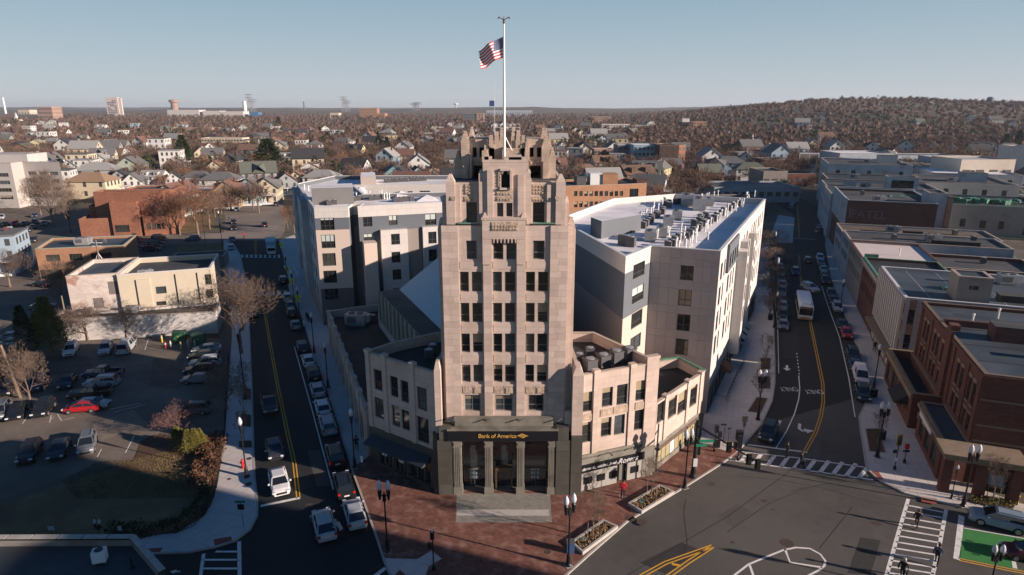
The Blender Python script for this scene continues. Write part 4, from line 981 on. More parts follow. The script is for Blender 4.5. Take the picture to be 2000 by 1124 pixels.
# ground floor band, awnings
m=MB(); m.obox(C_,CA,.02,-.12,0,LD,-.003,3.5)
m2=MB(); wall_face(m2,on(C_,CA,0,-.12,0)[:2],on(C_,CA,LD,-.12,0)[:2],.0,3.5,[(1.2+i*3.3,.3,3.5+i*3.3,2.9) for i in range(15)],.12); o=m2.build('shopfront_wall',M('dark bronze shopfront',(.07,.06,.055),.5,.15,2),rb)
for i in range(15):
    gm=MB(); a=on(C_,CA,1.2+i*3.3,-.01,.3); b=on(C_,CA,3.5+i*3.3,-.01,.3); gm.face([a,b,(b[0],b[1],2.9),(a[0],a[1],2.9)]); gm.build('shop_window',glass,rb).color=(.02,.025,.03,1)
for u,mt in((9.3,M('brown canvas',(.12,.06,.04),.8,.1,2)),(19.,cloth_k),(24.,black),(27.,black),(30.,black)):
    m=MB(); m.face([on(C_,CA,u,-1.6,2.9),on(C_,CA,u+2.4,-1.6,2.9),on(C_,CA,u+2.4,-.13,3.9),on(C_,CA,u,-.13,3.9)]); m.face([on(C_,CA,u,-1.6,2.65),on(C_,CA,u+2.4,-1.6,2.65),on(C_,CA,u+2.4,-1.6,2.9),on(C_,CA,u,-1.6,2.9)])
    m.face([on(C_,CA,u,-.13,3.9),on(C_,CA,u,-.13,2.65),on(C_,CA,u,-1.6,2.65),on(C_,CA,u,-1.6,2.9)]); m.face([on(C_,CA,u+2.4,-1.6,2.9),on(C_,CA,u+2.4,-1.6,2.65),on(C_,CA,u+2.4,-.13,2.65),on(C_,CA,u+2.4,-.13,3.9)]); m.build('awning',mt,rb)
    if mt is black:
        for k in range(3): m=MB(); m.face([on(C_,CA,u+.3+k*.75,-1.62,2.915),on(C_,CA,u+.65+k*.75,-1.62,2.915),on(C_,CA,u+.65+k*.75,-.14,3.925),on(C_,CA,u+.3+k*.75,-.14,3.925)]); m.build('awning_stripe',white_l,rb)
# roof gear
zr=RBH-1.0
def P3(px,py,z=zr): return G(px,py,z)
q=P3(1202,452); _a,_b,_c=P3(1153,458)[:2],P3(1174,467)[:2],P3(1251,452)[:2]; PHF=[_a,_b,_c,(_c[0]+_a[0]-_b[0],_c[1]+_a[1]-_b[1])]; ph=building('roof_penthouse','grey clad penthouse box on the white apartment roof right of the tower','penthouse',[P3(1160,460)[:2],P3(1180,470)[:2],P3(1250,452)[:2],P3(1246,440)[:2],P3(1170,446)[:2]] if 0 else PHF,2.6,siding_g,roof_wh,par=0,z0=zr)
cnt=0
def row(kind,a,b,n,label,group,z=zr,jit=.25,rz=0,sc=1.,two=0):
    for i in range(n):
        t_=i/max(1,n-1); x,y,_=G(a[0]+(b[0]-a[0])*t_,a[1]+(b[1]-a[1])*t_,z)
        place(kind,x+rnd.uniform(-jit,jit),y+rnd.uniform(-jit,jit),z,rz+rnd.uniform(-.05,.05),ORD[i]+' '+label,group,sc)
gR='condensers on the white apartment roof right of the tower'; gV='vent pipes on the white apartment roof right of the tower'
row('c',(1305,487),(1455,392),20,'dark condenser from the front in the long diagonal row, right white roof',gR,rz=CA)
row('c',(1255,446),(1296,415),9,'dark condenser in the short row behind the penthouse on the right roof',gR,rz=CA)
row('c',(1218,478),(1235,482),3,'large dark condenser at the front corner of the right white roof',gR,rz=CA,sc=1.3)
row('v',(1322,488),(1462,388),26,'white vent pipe from the front in the long row, right white roof',gV,jit=.7)
row('v',(1250,430),(1300,398),13,'white vent pipe in the row behind the penthouse on the right roof',gV,jit=.7)
row('v',(1335,490),(1375,470),8,'white vent pipe at the front of the right white apartment roof',gV,jit=.8)
row('v',(1415,425),(1470,385),12,'white vent pipe near the street edge of the right white apartment roof',gV,jit=.8)
row('c',(1300,405),(1330,396),6,'dark condenser in the back cluster, right white roof',gR,rz=CA,jit=.6)
row('c',(1345,440),(1372,425),5,'dark condenser standing apart in mid roof, right white block',gR,rz=CA,jit=1.)
row('v',(1262,470),(1330,455),9,'white vent pipe between penthouse and long row, right roof',gV,jit=1.2)
row('v',(1355,395),(1400,385),8,'white vent pipe near the back parapet, right white roof',gV,jit=.8)
for i,(px,py,l) in enumerate(((1305,440,'low silver duct unit in mid roof of the right white block'),(1385,402,'small silver unit by the back parapet of the right white block'),(1292,462,'silver rooftop unit beside the front condensers of the right white roof'),(1322,428,'silver rooftop unit in the middle of the right white roof'),(1342,402,'big silver rooftop unit near the back of the right white roof'),(1365,410,'dark silver rooftop unit right of the big back unit'),(1270,470,'low silver rooftop unit next to the grey penthouse'))):
    x,y,_=P3(px,py); place('r',x,y,zr,CA+.2,l,None,1.5 if 'big' in l else 1.0)
# ---------------------------------------------------------------- apartment block on the left
LP=[(-35.8,115.2),(-29.9,116.2),(-29.9,119.4),(-28.2,119.7),(-28.2,116.5),(-10,123),(-12,138),(-31,134),(-37,150),(-14,152.5),(8,156),(6,172),(-47,171),(-51,152.5)]
w0=hpx(LP[0],LP[1],[(625.6,426,653,450),(627.5,459,654.7,485),(630,495,656,519.6),(632,529,658,553),(634,564,661,586)])
w4=hpx(LP[4],LP[5],[(709,424,727,443),(759,421,776,440),(830,418,852,440),(710,457,728,470)])
LS=math.hypot(LP[13][0]-LP[0][0],LP[13][1]-LP[0][1]); ws=[]
for u in(3,7,11.5,16,20.5,25,29,33.5):
    for z0 in(4.6,8.2,11.9,15.5,19.2-.4): ws.append((u,z0,u+1.5,z0+1.9))
wr=hpx(LP[8],LP[9],[(796,374,806,381),(820,373,840,384)]); wr+=hpx(LP[9],LP[10],[(850,374,862,388)])
lbk=building('apartment_block','grey and white five storey apartment block with pale roof left of the tower','apartment block',LP,RBH,siding_g,roof_wh,
   {0:(w0,3,2,.35),4:(w4,2,2,.5),13:(ws,2,2,.1),8:(wr[:2],3,2,.2)},par=.9,d=.18,cope=M('white metal coping'),
   sideband={0:[(0,M('mid grey panel',(.12,.115,.115),.7,.03,.4)),(w0[3][1]-1.1,panel_b),(w0[1][3]+.9,siding_g),(RBH-1.9,panel_w)],4:[(0,siding_g),(RBH-1.9,panel_w)],1:[(0,siding_g),(RBH-1.9,panel_w)],2:[(0,panel_t),(w0[1][3]+.9,siding_g),(RBH-1.9,panel_w)],13:[(0,panel_t),(3.8,shade_bluewhite)],8:[(0,siding_g),(RBH-2,panel_w)],3:[(0,siding_g),(RBH-1.9,panel_w)]},blindc=(.45,.5,.48))
P4A=math.atan2(LP[5][1]-LP[4][1],LP[5][0]-LP[4][0])
def uz(p0,p1,px,py): return onwall(p0,p1,px,py)
u0,_=uz(LP[4],LP[5],744.5,500); u1,_=uz(LP[4],LP[5],795,480); zt=uz(LP[4],LP[5],770,447)[1]
wb=hpx(LP[4],LP[5],[(762,455,779,476),(763,490,780,511),(765,524,782,544),(766,560,782,582)])
bump(lbk,LP[4],P4A,u0,u1,0,zt,1.1,panel_w,wb)
u2=uz(LP[4],LP[5],823,480)[0]; bump(lbk,LP[4],P4A,u1+.01,u2,0,zt-.1,.5,panel_t)
u3=uz(LP[4],LP[5],824.5,480)[0]; wc=hpx(LP[4],LP[5],[(834,451,850,474),(835,485,851,508)]); bump(lbk,LP[4],P4A,u3,u3+3.2,0,zt+.1,1.1,panel_w,wc)
u4=uz(LP[4],LP[5],709,500)[0]; u5=uz(LP[4],LP[5],734,500)[0]; bump(lbk,LP[4],P4A,u4,u5,0,uz(LP[4],LP[5],722,470)[1],2.6,panel_b,name='stair_tower')
SA=math.atan2(LP[0][1]-LP[13][1],LP[0][0]-LP[13][0])
bump(lbk,LP[13],SA,2,9,4,22,1.3,shade_bluewhite,[(3+i*3,z0,4.4+i*3,z0+1.9) for i in range(2) for z0 in(5,8.6,12.2,15.8)])
bump(lbk,LP[13],SA,18,27,4,22,1.3,shade_bluewhite,[(19+i*4,z0,20.4+i*4,z0+1.9) for i in range(2) for z0 in(5,8.6,12.2,15.8)])
zr=RBH-.9
building('roof_penthouse','large grey clad penthouse box on the left apartment roof','penthouse',[(-38.9,124.5),(-31.2,126.3),(-33,133),(-40.8,131)],3.3,panel_t,roof_wh,par=0,z0=zr,sidemat={0:M('mid grey cladding',(.17,.165,.165),.7,.04,.4)})
building('roof_penthouse','small beige penthouse beside the large grey one on the left apartment roof','penthouse',[G2(705,362,zr),G2(735,362,zr),G2(733,352,zr),G2(706,352,zr)],2.0,panel_b,roof_wh,par=0,z0=zr)
gL='condensers on the apartment roof left of the tower'; gLv='vent pipes on the apartment roof left of the tower'
row('c',(645,402),(706,392),9,'dark condenser in the front row on the left apartment roof',gL,rz=.2)
row('c',(728,393),(745,390),4,'dark condenser beside the middle skylight on the left apartment roof',gL,rz=.2)
row('c',(775,396),(806,394),5,'dark condenser near the front parapet of the left apartment roof',gL,rz=.2)
row('c',(752,358),(830,354),12,'small dark condenser in the far row on the rear left apartment roof',gL,rz=.1)
row('v',(640,398),(720,385),12,'white vent pipe at the front of the left apartment roof',gLv,jit=1)
row('v',(735,384),(770,392),9,'white vent pipe among the condensers of the left apartment roof',gLv,jit=1)
row('v',(600,372),(620,392),7,'white vent pipe near the street edge of the left apartment roof',gLv,jit=.8)
def prismroof(label,p,z,h):
    t=thing('roof_skylight',label,'skylight',(p[0][0],p[0][1],z),world=True); c=cen(p); m=MB()
    for i in range(4): j=(i+1)%4; m.face([(*p[i],z),(*p[j],z),(*c,z+h)])
    m.build('slope',roof_wh,t)
prismroof('wide white peaked roof monitor on the left apartment roof',[G2(770,394,zr),G2(806,389,zr),G2(790,375,zr),G2(763,378,zr)],zr,1.1)
prismroof('small white peaked roof monitor at the right end of the left apartment roof',[G2(812,395,zr),G2(858,393,zr),G2(850,386,zr),G2(815,387,zr)],zr,1.0)
prismroof('dark grey peaked roof monitor beside the large penthouse',[G2(690,385,zr),G2(720,382,zr),G2(712,368,zr),G2(692,370,zr)],zr,1.2)
# wing roofs gear
row('c',(1131,708),(1152,696),2,'white capped rooftop condenser nearest the tower on the right bank wing','condensers on the right bank wing',z=12.6,jit=0,sc=1.)
for i,(px,py,l) in enumerate(((1152,725,'open topped grey condenser by the parapet of the right bank wing'),(1178,716,'brown rooftop condenser left of two others on the right bank wing'),(1203,708,'brown rooftop condenser in the middle on the right bank wing'),(1228,702,'brown rooftop condenser furthest right on the right bank wing'))):
    x,y,_=G(px,py,12.6); place('c',x,y,12.6,.4,l,None,1.35)
for px,py,l in((845,690,'white rooftop unit beside the tower on the left bank wing'),(838,700,'small round white fan on the left bank wing roof')):
    x,y,_=G(px,py,12.7); place('c',x,y,12.7,.3,l,None,1.)
x,y,_=G(697,634,4.9); place('r',x,y,4.9,-.1,'long grey rooftop unit on the low street building roof',None,1.3)
x,y,_=G(728,628,4.9); place('c',x,y,4.9,-.1,'small box unit beside the long one on the low street building roof',None,1.1)
# ---------------------------------------------------------------- generic blocks given by where their base meets the ground
def pxb(name,label,x0,y0,x1,y1,ytop,depth,wm,rm,nw=0,rows=(),ww=1.2,par=.5,cat='building',fm=None,bp=.15,sw=True,off=0,d=.2,h=None,nx=2,ny=2,extra=None,cope=None):
    p0,p1=G2(x0,y0),G2(x1,y1); 
    if h is None: h=DY((x0+x1)/2,ytop,(p0[1]+p1[1])/2)[2]
    L=math.hypot(p1[0]-p0[0],p1[1]-p0[1]); n=(-(p1[1]-p0[1])/L,(p1[0]-p0[0])/L)
    if n[1]<0: n=(-n[0],-n[1])
    pts=[p0,p1,(p1[0]+n[0]*depth,p1[1]+n[1]*depth),(p0[0]+n[0]*depth,p0[1]+n[1]*depth)]
    rz_=[(a*h,b*h) for a,b in rows]; sd_={}
    if nw: sd_[0]=(grid(L,nw,min(ww,L/nw*.75),rz_),nx,ny,bp)
    if extra: sd_[0]=((sd_[0][0] if nw else [])+hpx(p0,p1,extra),nx,ny,bp)
    if sw and nw:
        k=max(1,int(nw*depth/L)); sd_[1]=(grid(depth,k,min(ww,depth/k*.7),rz_),nx,ny,bp); sd_[3]=sd_[1]
    return building(name,label,cat,pts,h,wm,rm,sd_,par=par,fm=fm,d=d,cope=cope)
R3=[(.12,.26),(.42,.56),(.72,.86)]
OB=[(14.,200.5),(43.7,209.),(40,226),(8,217)]
ow=[]
for x in(70,103,136,169,202,234,267,300,332,364): 
    for ya,yb in((45,78),(112,150),(183,215)): ow.append((1100+x/3.305,360+ya/3.305,1100+(x+22)/3.305,360+yb/3.305))
ow.append((1229,369,1246,408))
building('office_building','orange brick office building with rows of small windows behind the right white block','office',OB,DY(1200,361,206)[2],br_tan,roof_gy,{0:(hpx(OB[0],OB[1],ow),2,1,.3),1:(grid(17,6,1.2,[(12,13.6),(8.5,10),(5,6.5)]),1,1,.2)},par=.6)
zo=DY(1200,361,206)[2]
for px0,px1,py,dz,mt,l in((1124,1142,362,2.6,metal_dk,'dark penthouse on the orange brick office roof nearest the tower'),(1150,1173,361,3.6,metal_wh,'white box penthouse on the orange brick office roof'),(1174,1203,360,3.4,br_tan,'orange brick penthouse on the office roof'),(1240,1262,358,1.6,br_dk,'low dark brick parapet box at the right of the office roof')):
    a=DY(px0,py,212); b=DY(px1,py,213); box_thing('roof_penthouse',l,'penthouse',(a[0]+b[0])/2,213,zo-.6,b[0]-a[0],5,dz,.1,mt)
# left: orange brick hall of several blocks
ob=br_or
pxb('brick_hall','tall middle block of the orange red brick hall with one wide window','210',0,0,0,0,0,None,None) if 0 else None
def multi(label):
    return thing('brick_hall',label,'hall',(-120,205,0),world=True)
H0=thing('brick_hall','large orange red brick hall of stepped blocks with dark flat roofs on the left','hall',(-120,210,0),world=True)
def addblock(x0,y0,x1,y1,ytop,depth,holes=(),nx=4,off=0.):
    p0,p1=G2(x0,y0),G2(x1,y1); L=math.hypot(p1[0]-p0[0],p1[1]-p0[1]); n=(-(p1[1]-p0[1])/L,(p1[0]-p0[0])/L)
    p0=(p0[0]+n[0]*off,p0[1]+n[1]*off);p1=(p1[0]+n[0]*off,p1[1]+n[1]*off)
    h=DY((x0+x1)/2,ytop,(p0[1]+p1[1])/2)[2]; pts=[p0,p1,(p1[0]+n[0]*depth,p1[1]+n[1]*depth),(p0[0]+n[0]*depth,p0[1]+n[1]*depth)]
    m=MB(); hh,P,an=wall_face(m,p0,p1,0,h,hpx(p0,p1,holes),.3)
    for i in(1,2,3): wall_face(m,pts[i],pts[(i+1)%4],0,h)
    ins=inset(pts,.35)
    for i in range(4): j=(i+1)%4; m.face([(*ins[j],h-.6),(*ins[i],h-.6),(*ins[i],h),(*ins[j],h)]); m.face([(*pts[i],h),(*pts[j],h),(*ins[j],h),(*ins[i],h)])
    m.build('wall',br_or,H0); m=MB(); m.sheet(ins,h-.6); m.build('roof',roof_bu,H0)
    for q in hh: p=P(q[0],q[1],.12); put_window(H0,p[0],p[1],p[2],an,q[2]-q[0],q[3]-q[1],nx,2,frame_dk)
    return pts,h
addblock(160,466,224,463,427,11); addblock(176,466,222,463,402,13,off=6); addblock(224,464,276,462,395,26,[(224,440,253,454),(257,456,265,461)]); addblock(280,463,346,459,398,22,off=3.2)
addblock(284,461,350,457,422,4,[(286+i*10,437,294+i*10,448) for i in range(5)],1); addblock(343,458,357,451,371,21,off=2); addblock(165,466,278,463,377,22,off=22)
# brick two storey
B2=[(-113.5,149),(-94.8,153.2),(-99,166),(-118.5,162)]
building('brick_shop','two storey orange brick shop with wide steel windows, left of the white painted brick building','shop',B2,7.5,br_tan,roof_bu,{0:(hpx(B2[0],B2[1],[(89,498,117,511),(135,496,161,509),(178,494,218,507),(78,527,122,545)]),4,2,0)},par=.5,cope=M('pale green coping',(.3,.36,.30),.7,.1,1))
x,y,_=G(162,478,7); place('r',x,y,7.,.2,'white rooftop unit on the two storey brick shop',None,1.2); x,y,_=G(205,474,7); place('c',x,y,7.,.2,'small white cone vent on the two storey brick shop roof',None,.8)
WB=[(-80.5,111.6),(-72.6,114.0),(-76,127),(-84,125)]; CB=[(-72.4,113.4),(-57.6,118.6),(-61.5,131),(-76,126.9)]
w_=hpx(WB[0],WB[1],[(212,550,230,575),(183,582,203,602)])
building('painted_brick_building','building with flaking white paint over red brick and bricked up windows','building',WB,10.6,br_wh,roof_bu,{},par=.7,sidemat={3:br_pink})
wbo=[o for o in col.objects if o.get('label','').startswith('building with flaking')][0]
for a,b,c,d_ in w_: m=MB(); AA=math.atan2(WB[1][1]-WB[0][1],WB[1][0]-WB[0][0]); m.obox(WB[0],AA,a,-.03,b,c,-.002,d_); m.build('blocked_window',M('grey boarded opening',(.16,.14,.13),.9,.1,2),wbo)
building('cream_building','cream painted three storey building with black gutter pipes beside the flaking brick one','building',CB,10.4,cream,roof_gy,{0:(hpx(CB[0],CB[1],[(304,560,325,574),(305,589,325,597),(400,536,415,556),(403,565,418,582)]),2,2,0),1:(grid(12,3,1.1,[(2,3.8),(6,7.8)]),2,2,0)},par=.9,cope=M('white metal coping'))
cb=[o for o in col.objects if o.get('label','').startswith('cream painted')][0]; CAg=math.atan2(CB[1][1]-CB[0][1],CB[1][0]-CB[0][0])
for px in(345,388): u=uz(CB[0],CB[1],px,560)[0]; m=MB(); m.tube(on(CB[0],CAg,u,-.12,4),on(CB[0],CAg,u,-.12,9.8),.07,n=6); m.build('drain_pipe',black,cb)
m=MB(); m.obox(CB[0],CAg,3,-.3,4,5.2,-.002,9.3); m.build('wall_offset',cream,cb); 
x,y,_=G(283,535,10); place('r',x,y,9.6,.3,'silver rooftop unit between the cream and flaking brick buildings',None,.8)
LWp=[(-81.3,106.5),(-54.0,110.9),(-56,117.3),(-70,112.6),(-79,110.6),(-82.6,113)]
building('long_white_building','long low white block building with dark roof beside the car park','building',LWp,4.1,whitewall,roof_br,{},par=.35,cope=coping)
for i,(px,py,k,l,s_) in enumerate(((172,614,'c','beige condenser at the left of the long white building roof',1.1),(258,610,'r','silver duct unit on the long white building roof',.8),(350,600,'c','tiny vent box on the long white building roof',.5))):
    x,y,_=G(px,py,3.75); place(k,x,y,3.75,.2,l,None,s_)
# low roofs behind the cream building
pxb('low_garage','low dark roofed garage building behind the cream building','260',0,0,0,0,0,None,None) if 0 else None
building('low_garage','low dark roofed garage behind the cream building',"garage",[(-92,135.5),(-71,141.5),(-74,153),(-96,147)],4.2,stucco,roof_bu,{},par=.4)
building('low_garage','low pale canopy roof beyond the dark garage beside the left street','garage',[(-86,157),(-74,160.5),(-76,167.5),(-88,164)],3.2,stucco,roof_gy,{},par=.3)
# far left white office
wo_=[]
pO=[(-226,262),(-203,263),(-203.5,270),(-187,268.5),(-214,300),(-250,300)]
rowsO=[(3.6+i*3.05,5.1+i*3.05) for i in range(4)]
hs0=grid(23,3,5.5,rowsO); hs2=grid(16.5,3,3.9,rowsO); hs3=grid(32,5,4.4,rowsO)
building('white_office','white precast office building with ribbon windows at the far left','office',pO,DY(60,318,266)[2],precast,roof_wh,{0:(hs0,4,1,.2),2:(hs2,3,1,.2),3:(hs3,3,1,.2)},par=.8,fm=frame_st,d=.5)
zo=DY(60,318,266)[2]; box_thing('roof_penthouse','white penthouse on the far left white office','penthouse',-214,280,zo-.7,20,12,3.4,0,precast)
# ---------------------------------------------------------------- the row of shops on the right
UX,UY=.346,.938
def S(t,w): return (50+UX*t+UY*w,62.6+UY*t-UX*w)
def rowb(name,label,t0,t1,w0,w1,h,wm,rm,sides={},cat='shop building',**k):
    return building(name,label,cat,[S(t0,w0),S(t0,w1),S(t1,w1),S(t1,w0)],h,wm,rm,sides,**k)
# red brick corner building: street side is side 3 (u runs from far to near)
hs3=[]; T0=28.
for g0 in(3.2,8.6,12.6,19.6,24.2):
    for k in range(2 if g0 not in(12.6,) else 1):
        hs3.append((g0+k*1.6-.4,8.3,g0+k*1.6+.55,11.1)); hs3.append((g0+k*1.6-.4,5.2,g0+k*1.6+.55,7.3))
hs0=[(13.6,2.0,15.0,4.4),(13.3,7.3,14.7,9.6),(19,2,21,4.4),(19,7,21,9.6),(25,2,27,4.4),(25,7,27,9.6)]
r1=rowb('red_brick_building','red brick corner building with arched windows and stone trim on the right','corner building' and 0,28,0,44,12.8,br_red,roof_bu,{3:(hs3,1,2,0),0:(hs0,2,2,0)},par=.35,cat='corner building',cope=br_red) if 0 else building('red_brick_building','red brick corner building with arched windows and stone trim on the right','corner building',[S(0,0),S(0,44),S(28,44),S(28,0)],12.8,br_red,roof_bu,{3:(hs3,1,2,0),0:(hs0,2,2,0)},par=.35,cope=M('worn brown coping',(.16,.11,.08),.9,.2,1))
tan_st=M('tan sandstone trim',(.22,.165,.115),.9,.2,1.5)
A3=math.atan2(S(0,0)[1]-S(28,0)[1],S(0,0)[0]-S(28,0)[0]); A0=math.atan2(-UX,UY)
for h in hs3:
    if h[1]>8: m=MB(); m.obox(S(28,0),A3,h[0]-.12,-.1,h[3]-.1,h[2]+.12,-.003,h[3]+.35); m.build('window_arch',tan_st,r1); m=MB(); m.obox(S(28,0),A3,h[0]-.1,-.12,h[1]-.2,h[2]+.1,-.004,h[1]); m.build('window_sill',tan_st,r1)
    else: m=MB(); m.obox(S(28,0),A3,h[0]-.12,-.08,h[3],h[2]+.12,-.003,h[3]+.25); m.build('lintel',tan_st,r1)
for z in(7.75,5.0): m=MB(); m.obox(S(28,0),A3,0,-.06,z,28,-.002,z+.16); m.build('string_course',br_red,r1)
for z,u1 in((9.85,40),(6.9,40),(5.05,40)): m=MB(); m.obox(S(0,0),A0,.1,-.07,z,12.6 if z<9 else 9.5,-.002,z+.2); m.build('string_course',tan_st,r1)
m=MB(); m.obox(S(28,0),A3,0,-.16,12.35,28.1,-.003,12.75); m.obox(S(0,0),A0,-.1,-.16,12.35,44,-.003,12.75); m.build('cornice',br_red,r1)
for g0,wd in((14.2,1.9),): m=MB(); m.obox(S(28,0),A3,g0,-.35,.0,g0+wd,-.004,13.6); m.obox(S(28,0),A3,g0+.3,-.4,13.6,g0+wd-.3,.6,14.3); m.build('gable_bay',br_red,r1)
for g0 in(1.,6.6,17.4,23.,27.4): m=MB(); m.obox(S(28,0),A3,g0,-.14,5.,g0+.45,-.004,12.3); m.build('pilaster',br_red,r1)
hbig=[(16.8,5.2,18.6,7.2)]
m=MB(); m.obox(S(0,0),A0,6.2,-.12,7.0,13.2,-.004,9.3); m.build('recessed_panel',br_dk,r1)
m=MB(); m.obox(S(0,0),A0,9.6,-.3,0,44,-.004,1.35); m.build('stone_plinth',stucco,r1)
for a,b,c,sx_,sy_,l in((14.5,7.0,12.4,5,2.6,'low brown penthouse on the red brick corner roof'),(20,21,12.4,5,4,'second brown roof box on the red brick corner roof'),(6,30,12.4,6,4,'right hand roof box of the red brick corner building')):
    p=S(a,b); box_thing('roof_penthouse',l,'penthouse',p[0],p[1],c,sx_,sy_,1.9,A0,br_dk,topmat=roof_gy)
# annexes
an1=building('shop_annex','single storey corner shop with slate blue flat roof against the red brick building','shop',[(47.3,62.9),(50.1,62.9),(51.7,72.6),(48.6,73)] if 0 else [S(-.6,-2.7),S(-.2,.0),S(9.9,-.05),S(9.9,-2.7)],4.7,br_red,roof_bu,{3:([(1.2,.8,3.2,3.2),(4.,.8,6.2,3.2),(7,.8,9.2,3.2)],2,1,.3)},par=.15,cope=tan_st,parapet_w=.2)
m=MB(); m.obox(S(9.9,-2.7),A3,0,-.3,4.2,10.7,-.003,4.65); m.build('cornice',tan_st,an1)
m=MB(); m.obox(S(9.9,-2.7),A3,.8,-.12,3.3,6.2,-.003,4.05); m.build('shop_sign',signw,an1)
po=thing('corner_porch','red brick corner porch with stone cornice on square piers before the brick building','porch',(*S(-1.6,1.3),0),world=True)
for a,b in((-3.0,-2.6),(-3.0,.6),(-3.0,3.6),(-.9,3.6)):
    m=MB(); p=S(a,b); m.obox(p,A0,-.45,-.45,0,.45,.45,4.1); m.build('pier',br_red,po)
m=MB(); m.obox(S(-3.,0),A0,-3.1,-.6,4.1,4.2,2.9,4.55); m.obox(S(-3.,0),A0,-3.3,-.8,4.55,4.4,2.9,4.85); m.build('entablature',tan_st,po)
m=MB(); m.obox(S(-3.,0),A0,.6+.5,.2,.8,3.1,.35,4.0); m.build('porch_window',glass,po).color=(.02,.02,.02,1)
m=MB(); m.obox(S(-3.,0),A0,1.3,.1,1.7,2.6,.18,2.9); m.build('porch_notice',M('pale blue notice'),po)
m=MB(); m.obox(S(-3.,0),A0,4.4,-.2,2.7,6.3,.9,3.15); m.build('side_eave',black,po)
an2=building('shop_annex','single storey brick annex with sunken dark roof and battered cornice beside the shop sidewalk','shop',[S(11.8,-3.2),S(11.8,-.05),S(28.5,-.05),S(28.5,-3.2)],4.9,br_red,roof_bl,{3:([(1,.6,4,3.4),(5,.6,8,3.4),(9,.6,12,3.4)],2,1,.1)},par=1.3,cope=tan_st,parapet_w=.35)
m=MB(); m.obox(S(28.5,-3.2),A3,0,-.25,4.1,16.7,-.003,4.8); m.build('cornice',tan_st,an2); m=MB(); m.obox(S(11.8,-3.2),A0,.9,-.06,1.6,1.9,-.003,2.5); m.build('wall_notice',signw,an2)
m=MB(); m.face([on(S(28.5,-3.2),A3,10.5,-1.6,2.6),on(S(28.5,-3.2),A3,15,-1.6,2.6),on(S(28.5,-3.2),A3,15,-.02,3.9),on(S(28.5,-3.2),A3,10.5,-.02,3.9)]); m.face([on(S(28.5,-3.2),A3,15,-.02,3.9),on(S(28.5,-3.2),A3,15,-1.6,2.6),on(S(28.5,-3.2),A3,15,-.02,2.6)]); m.build('awning',cloth_k,an2)
# striped building
r2=building('striped_building','building with white and brick vertical stripes along the right street','shop building',[S(28.7,-2.1),S(28.7,44),S(49.2,44),S(49.2,-2.1)],13.,panel_p,roof_bu,{0:([(.65,9.0,1.55,11.3) ,(.65,5.1,1.55,7.4)],1,2,.1)},par=.25,cope=M('white metal coping'))
for i in range(14):
    u=.15+i*1.46
    m=MB(); m.obox(S(49.2,-2.1),A3,u,-.32,4.3,u+.5,-.002,12.8); m.build('white_fin',panel_w,r2)
    m=MB(); m.obox(S(49.2,-2.1),A3,u+.62,-.06,4.3,u+1.22,-.003,12.7); m.build('brick_strip',br_pink,r2)
    for z in(5.,8.,10.6):
        m=MB(); m.obox(S(49.2,-2.1),A3,u+1.22,-.02,z,u+1.44,-.001,z+1.6); m.build('slit_window',glass,r2).color=(.02,.02,.02,1)
m=MB(); m.obox(S(28.7,-2.1),A0,.65,-.05,7.4,1.55,-.002,9.0); m.obox(S(28.7,-2.1),A0,.65,-.05,11.3,1.55,-.003,12.8); m.build('brick_strip',br_pink,r2)
m=MB(); m.obox(S(49.2,-2.1),A3,0,-1.3,3.4,20.5,-.003,3.75); m.build('canopy',tan_st,r2)
m=MB(); wall_face(m,on(S(49.2,-2.1),A3,0,-.05,0)[:2],on(S(49.2,-2.1),A3,20.5,-.05,0)[:2],0,3.38,[(.5+i*3.3,.4,3.2+i*3.3,2.9) for i in range(6)],.3); m.build('shopfront_wall',M('dark bronze shopfront'),r2)
p=S(36,30); rp=building('roof_penthouse','tan stucco stair penthouse with small window on the slate blue roof','penthouse',[S(30,4.4),S(30,8.6),S(34.5,8.6),S(34.5,4.4)],3.7,stucco,roof_bu,{0:([(1.4,1.9,2.6,2.5)],2,1,0)},z0=12.8,par=.1)
p=S(37.5,5.6); sk=thing('roof_skylight','green pyramid skylight on the slate blue roof','skylight',(p[0],p[1],12.76),A0); sk.scale=(.62,.62,.75); m=MB(); m.box(-1.8,-1.8,0,1.8,1.8,.5); m.build('kerb_frame',copper,sk)
for i in range(4):
    a=[(-1.8,-1.8),(1.8,-1.8),(1.8,1.8),(-1.8,1.8)]; m=MB(); m.face([(*a[i],.503),(*a[(i+1)%4],.503),(0,0,1.5)]); m.build('glazed_slope',M('greenish wired glass',(.14,.22,.18),.3,.2,3),sk)
# further row
def fins(n,L): return grid(L,n,1.3,[(4.6,6.4),(7.6,9.4)])
r3=rowb('brick_shop','dark brown brick shop with bracketed green cornice along the right street',49.4,68,-2,11,10.6,br_red,roof_bl,{3:(fins(7,18.6),1,2,0)},par=.4,cope=copper)
m=MB(); m.obox(S(68,-2),A3,0,-.5,10.1,18.6,-.003,10.6); 
for i in range(18): m.obox(S(68,-2),A3,.3+i*1.03,-.4,9.5,.6+i*1.03,-.004,10.1)
m.build('bracket_cornice',coping,r3)
r4=rowb('stone_shop','tan stone fronted shop with pinkish white roof along the right street',68.2,89,-2,12,10,M('tan limestone front',(.30,.26,.22),.9,.15,.5),roof_tan,{3:(fins(8,20.8),1,2,0)},par=.3,cope=br_red)
m=MB(); m.obox(S(68.2,-2),A0,.1,-.2,9.4,2.6,.3,11.3); m.build('copper_parapet',copper,r4)
r4b=rowb('brick_shop','plain red brick rear range right of the pinkish roof',70,84,12.2,30,9.2,br_red,roof_gy,{0:(grid(17.8,3,1.3,[(5,7)]),2,2,0)})
rowb('brick_shop','low dark brick shop behind the dark brown brick shop',49.6,66,11.2,44,8.4,br_dk,roof_bl,{})
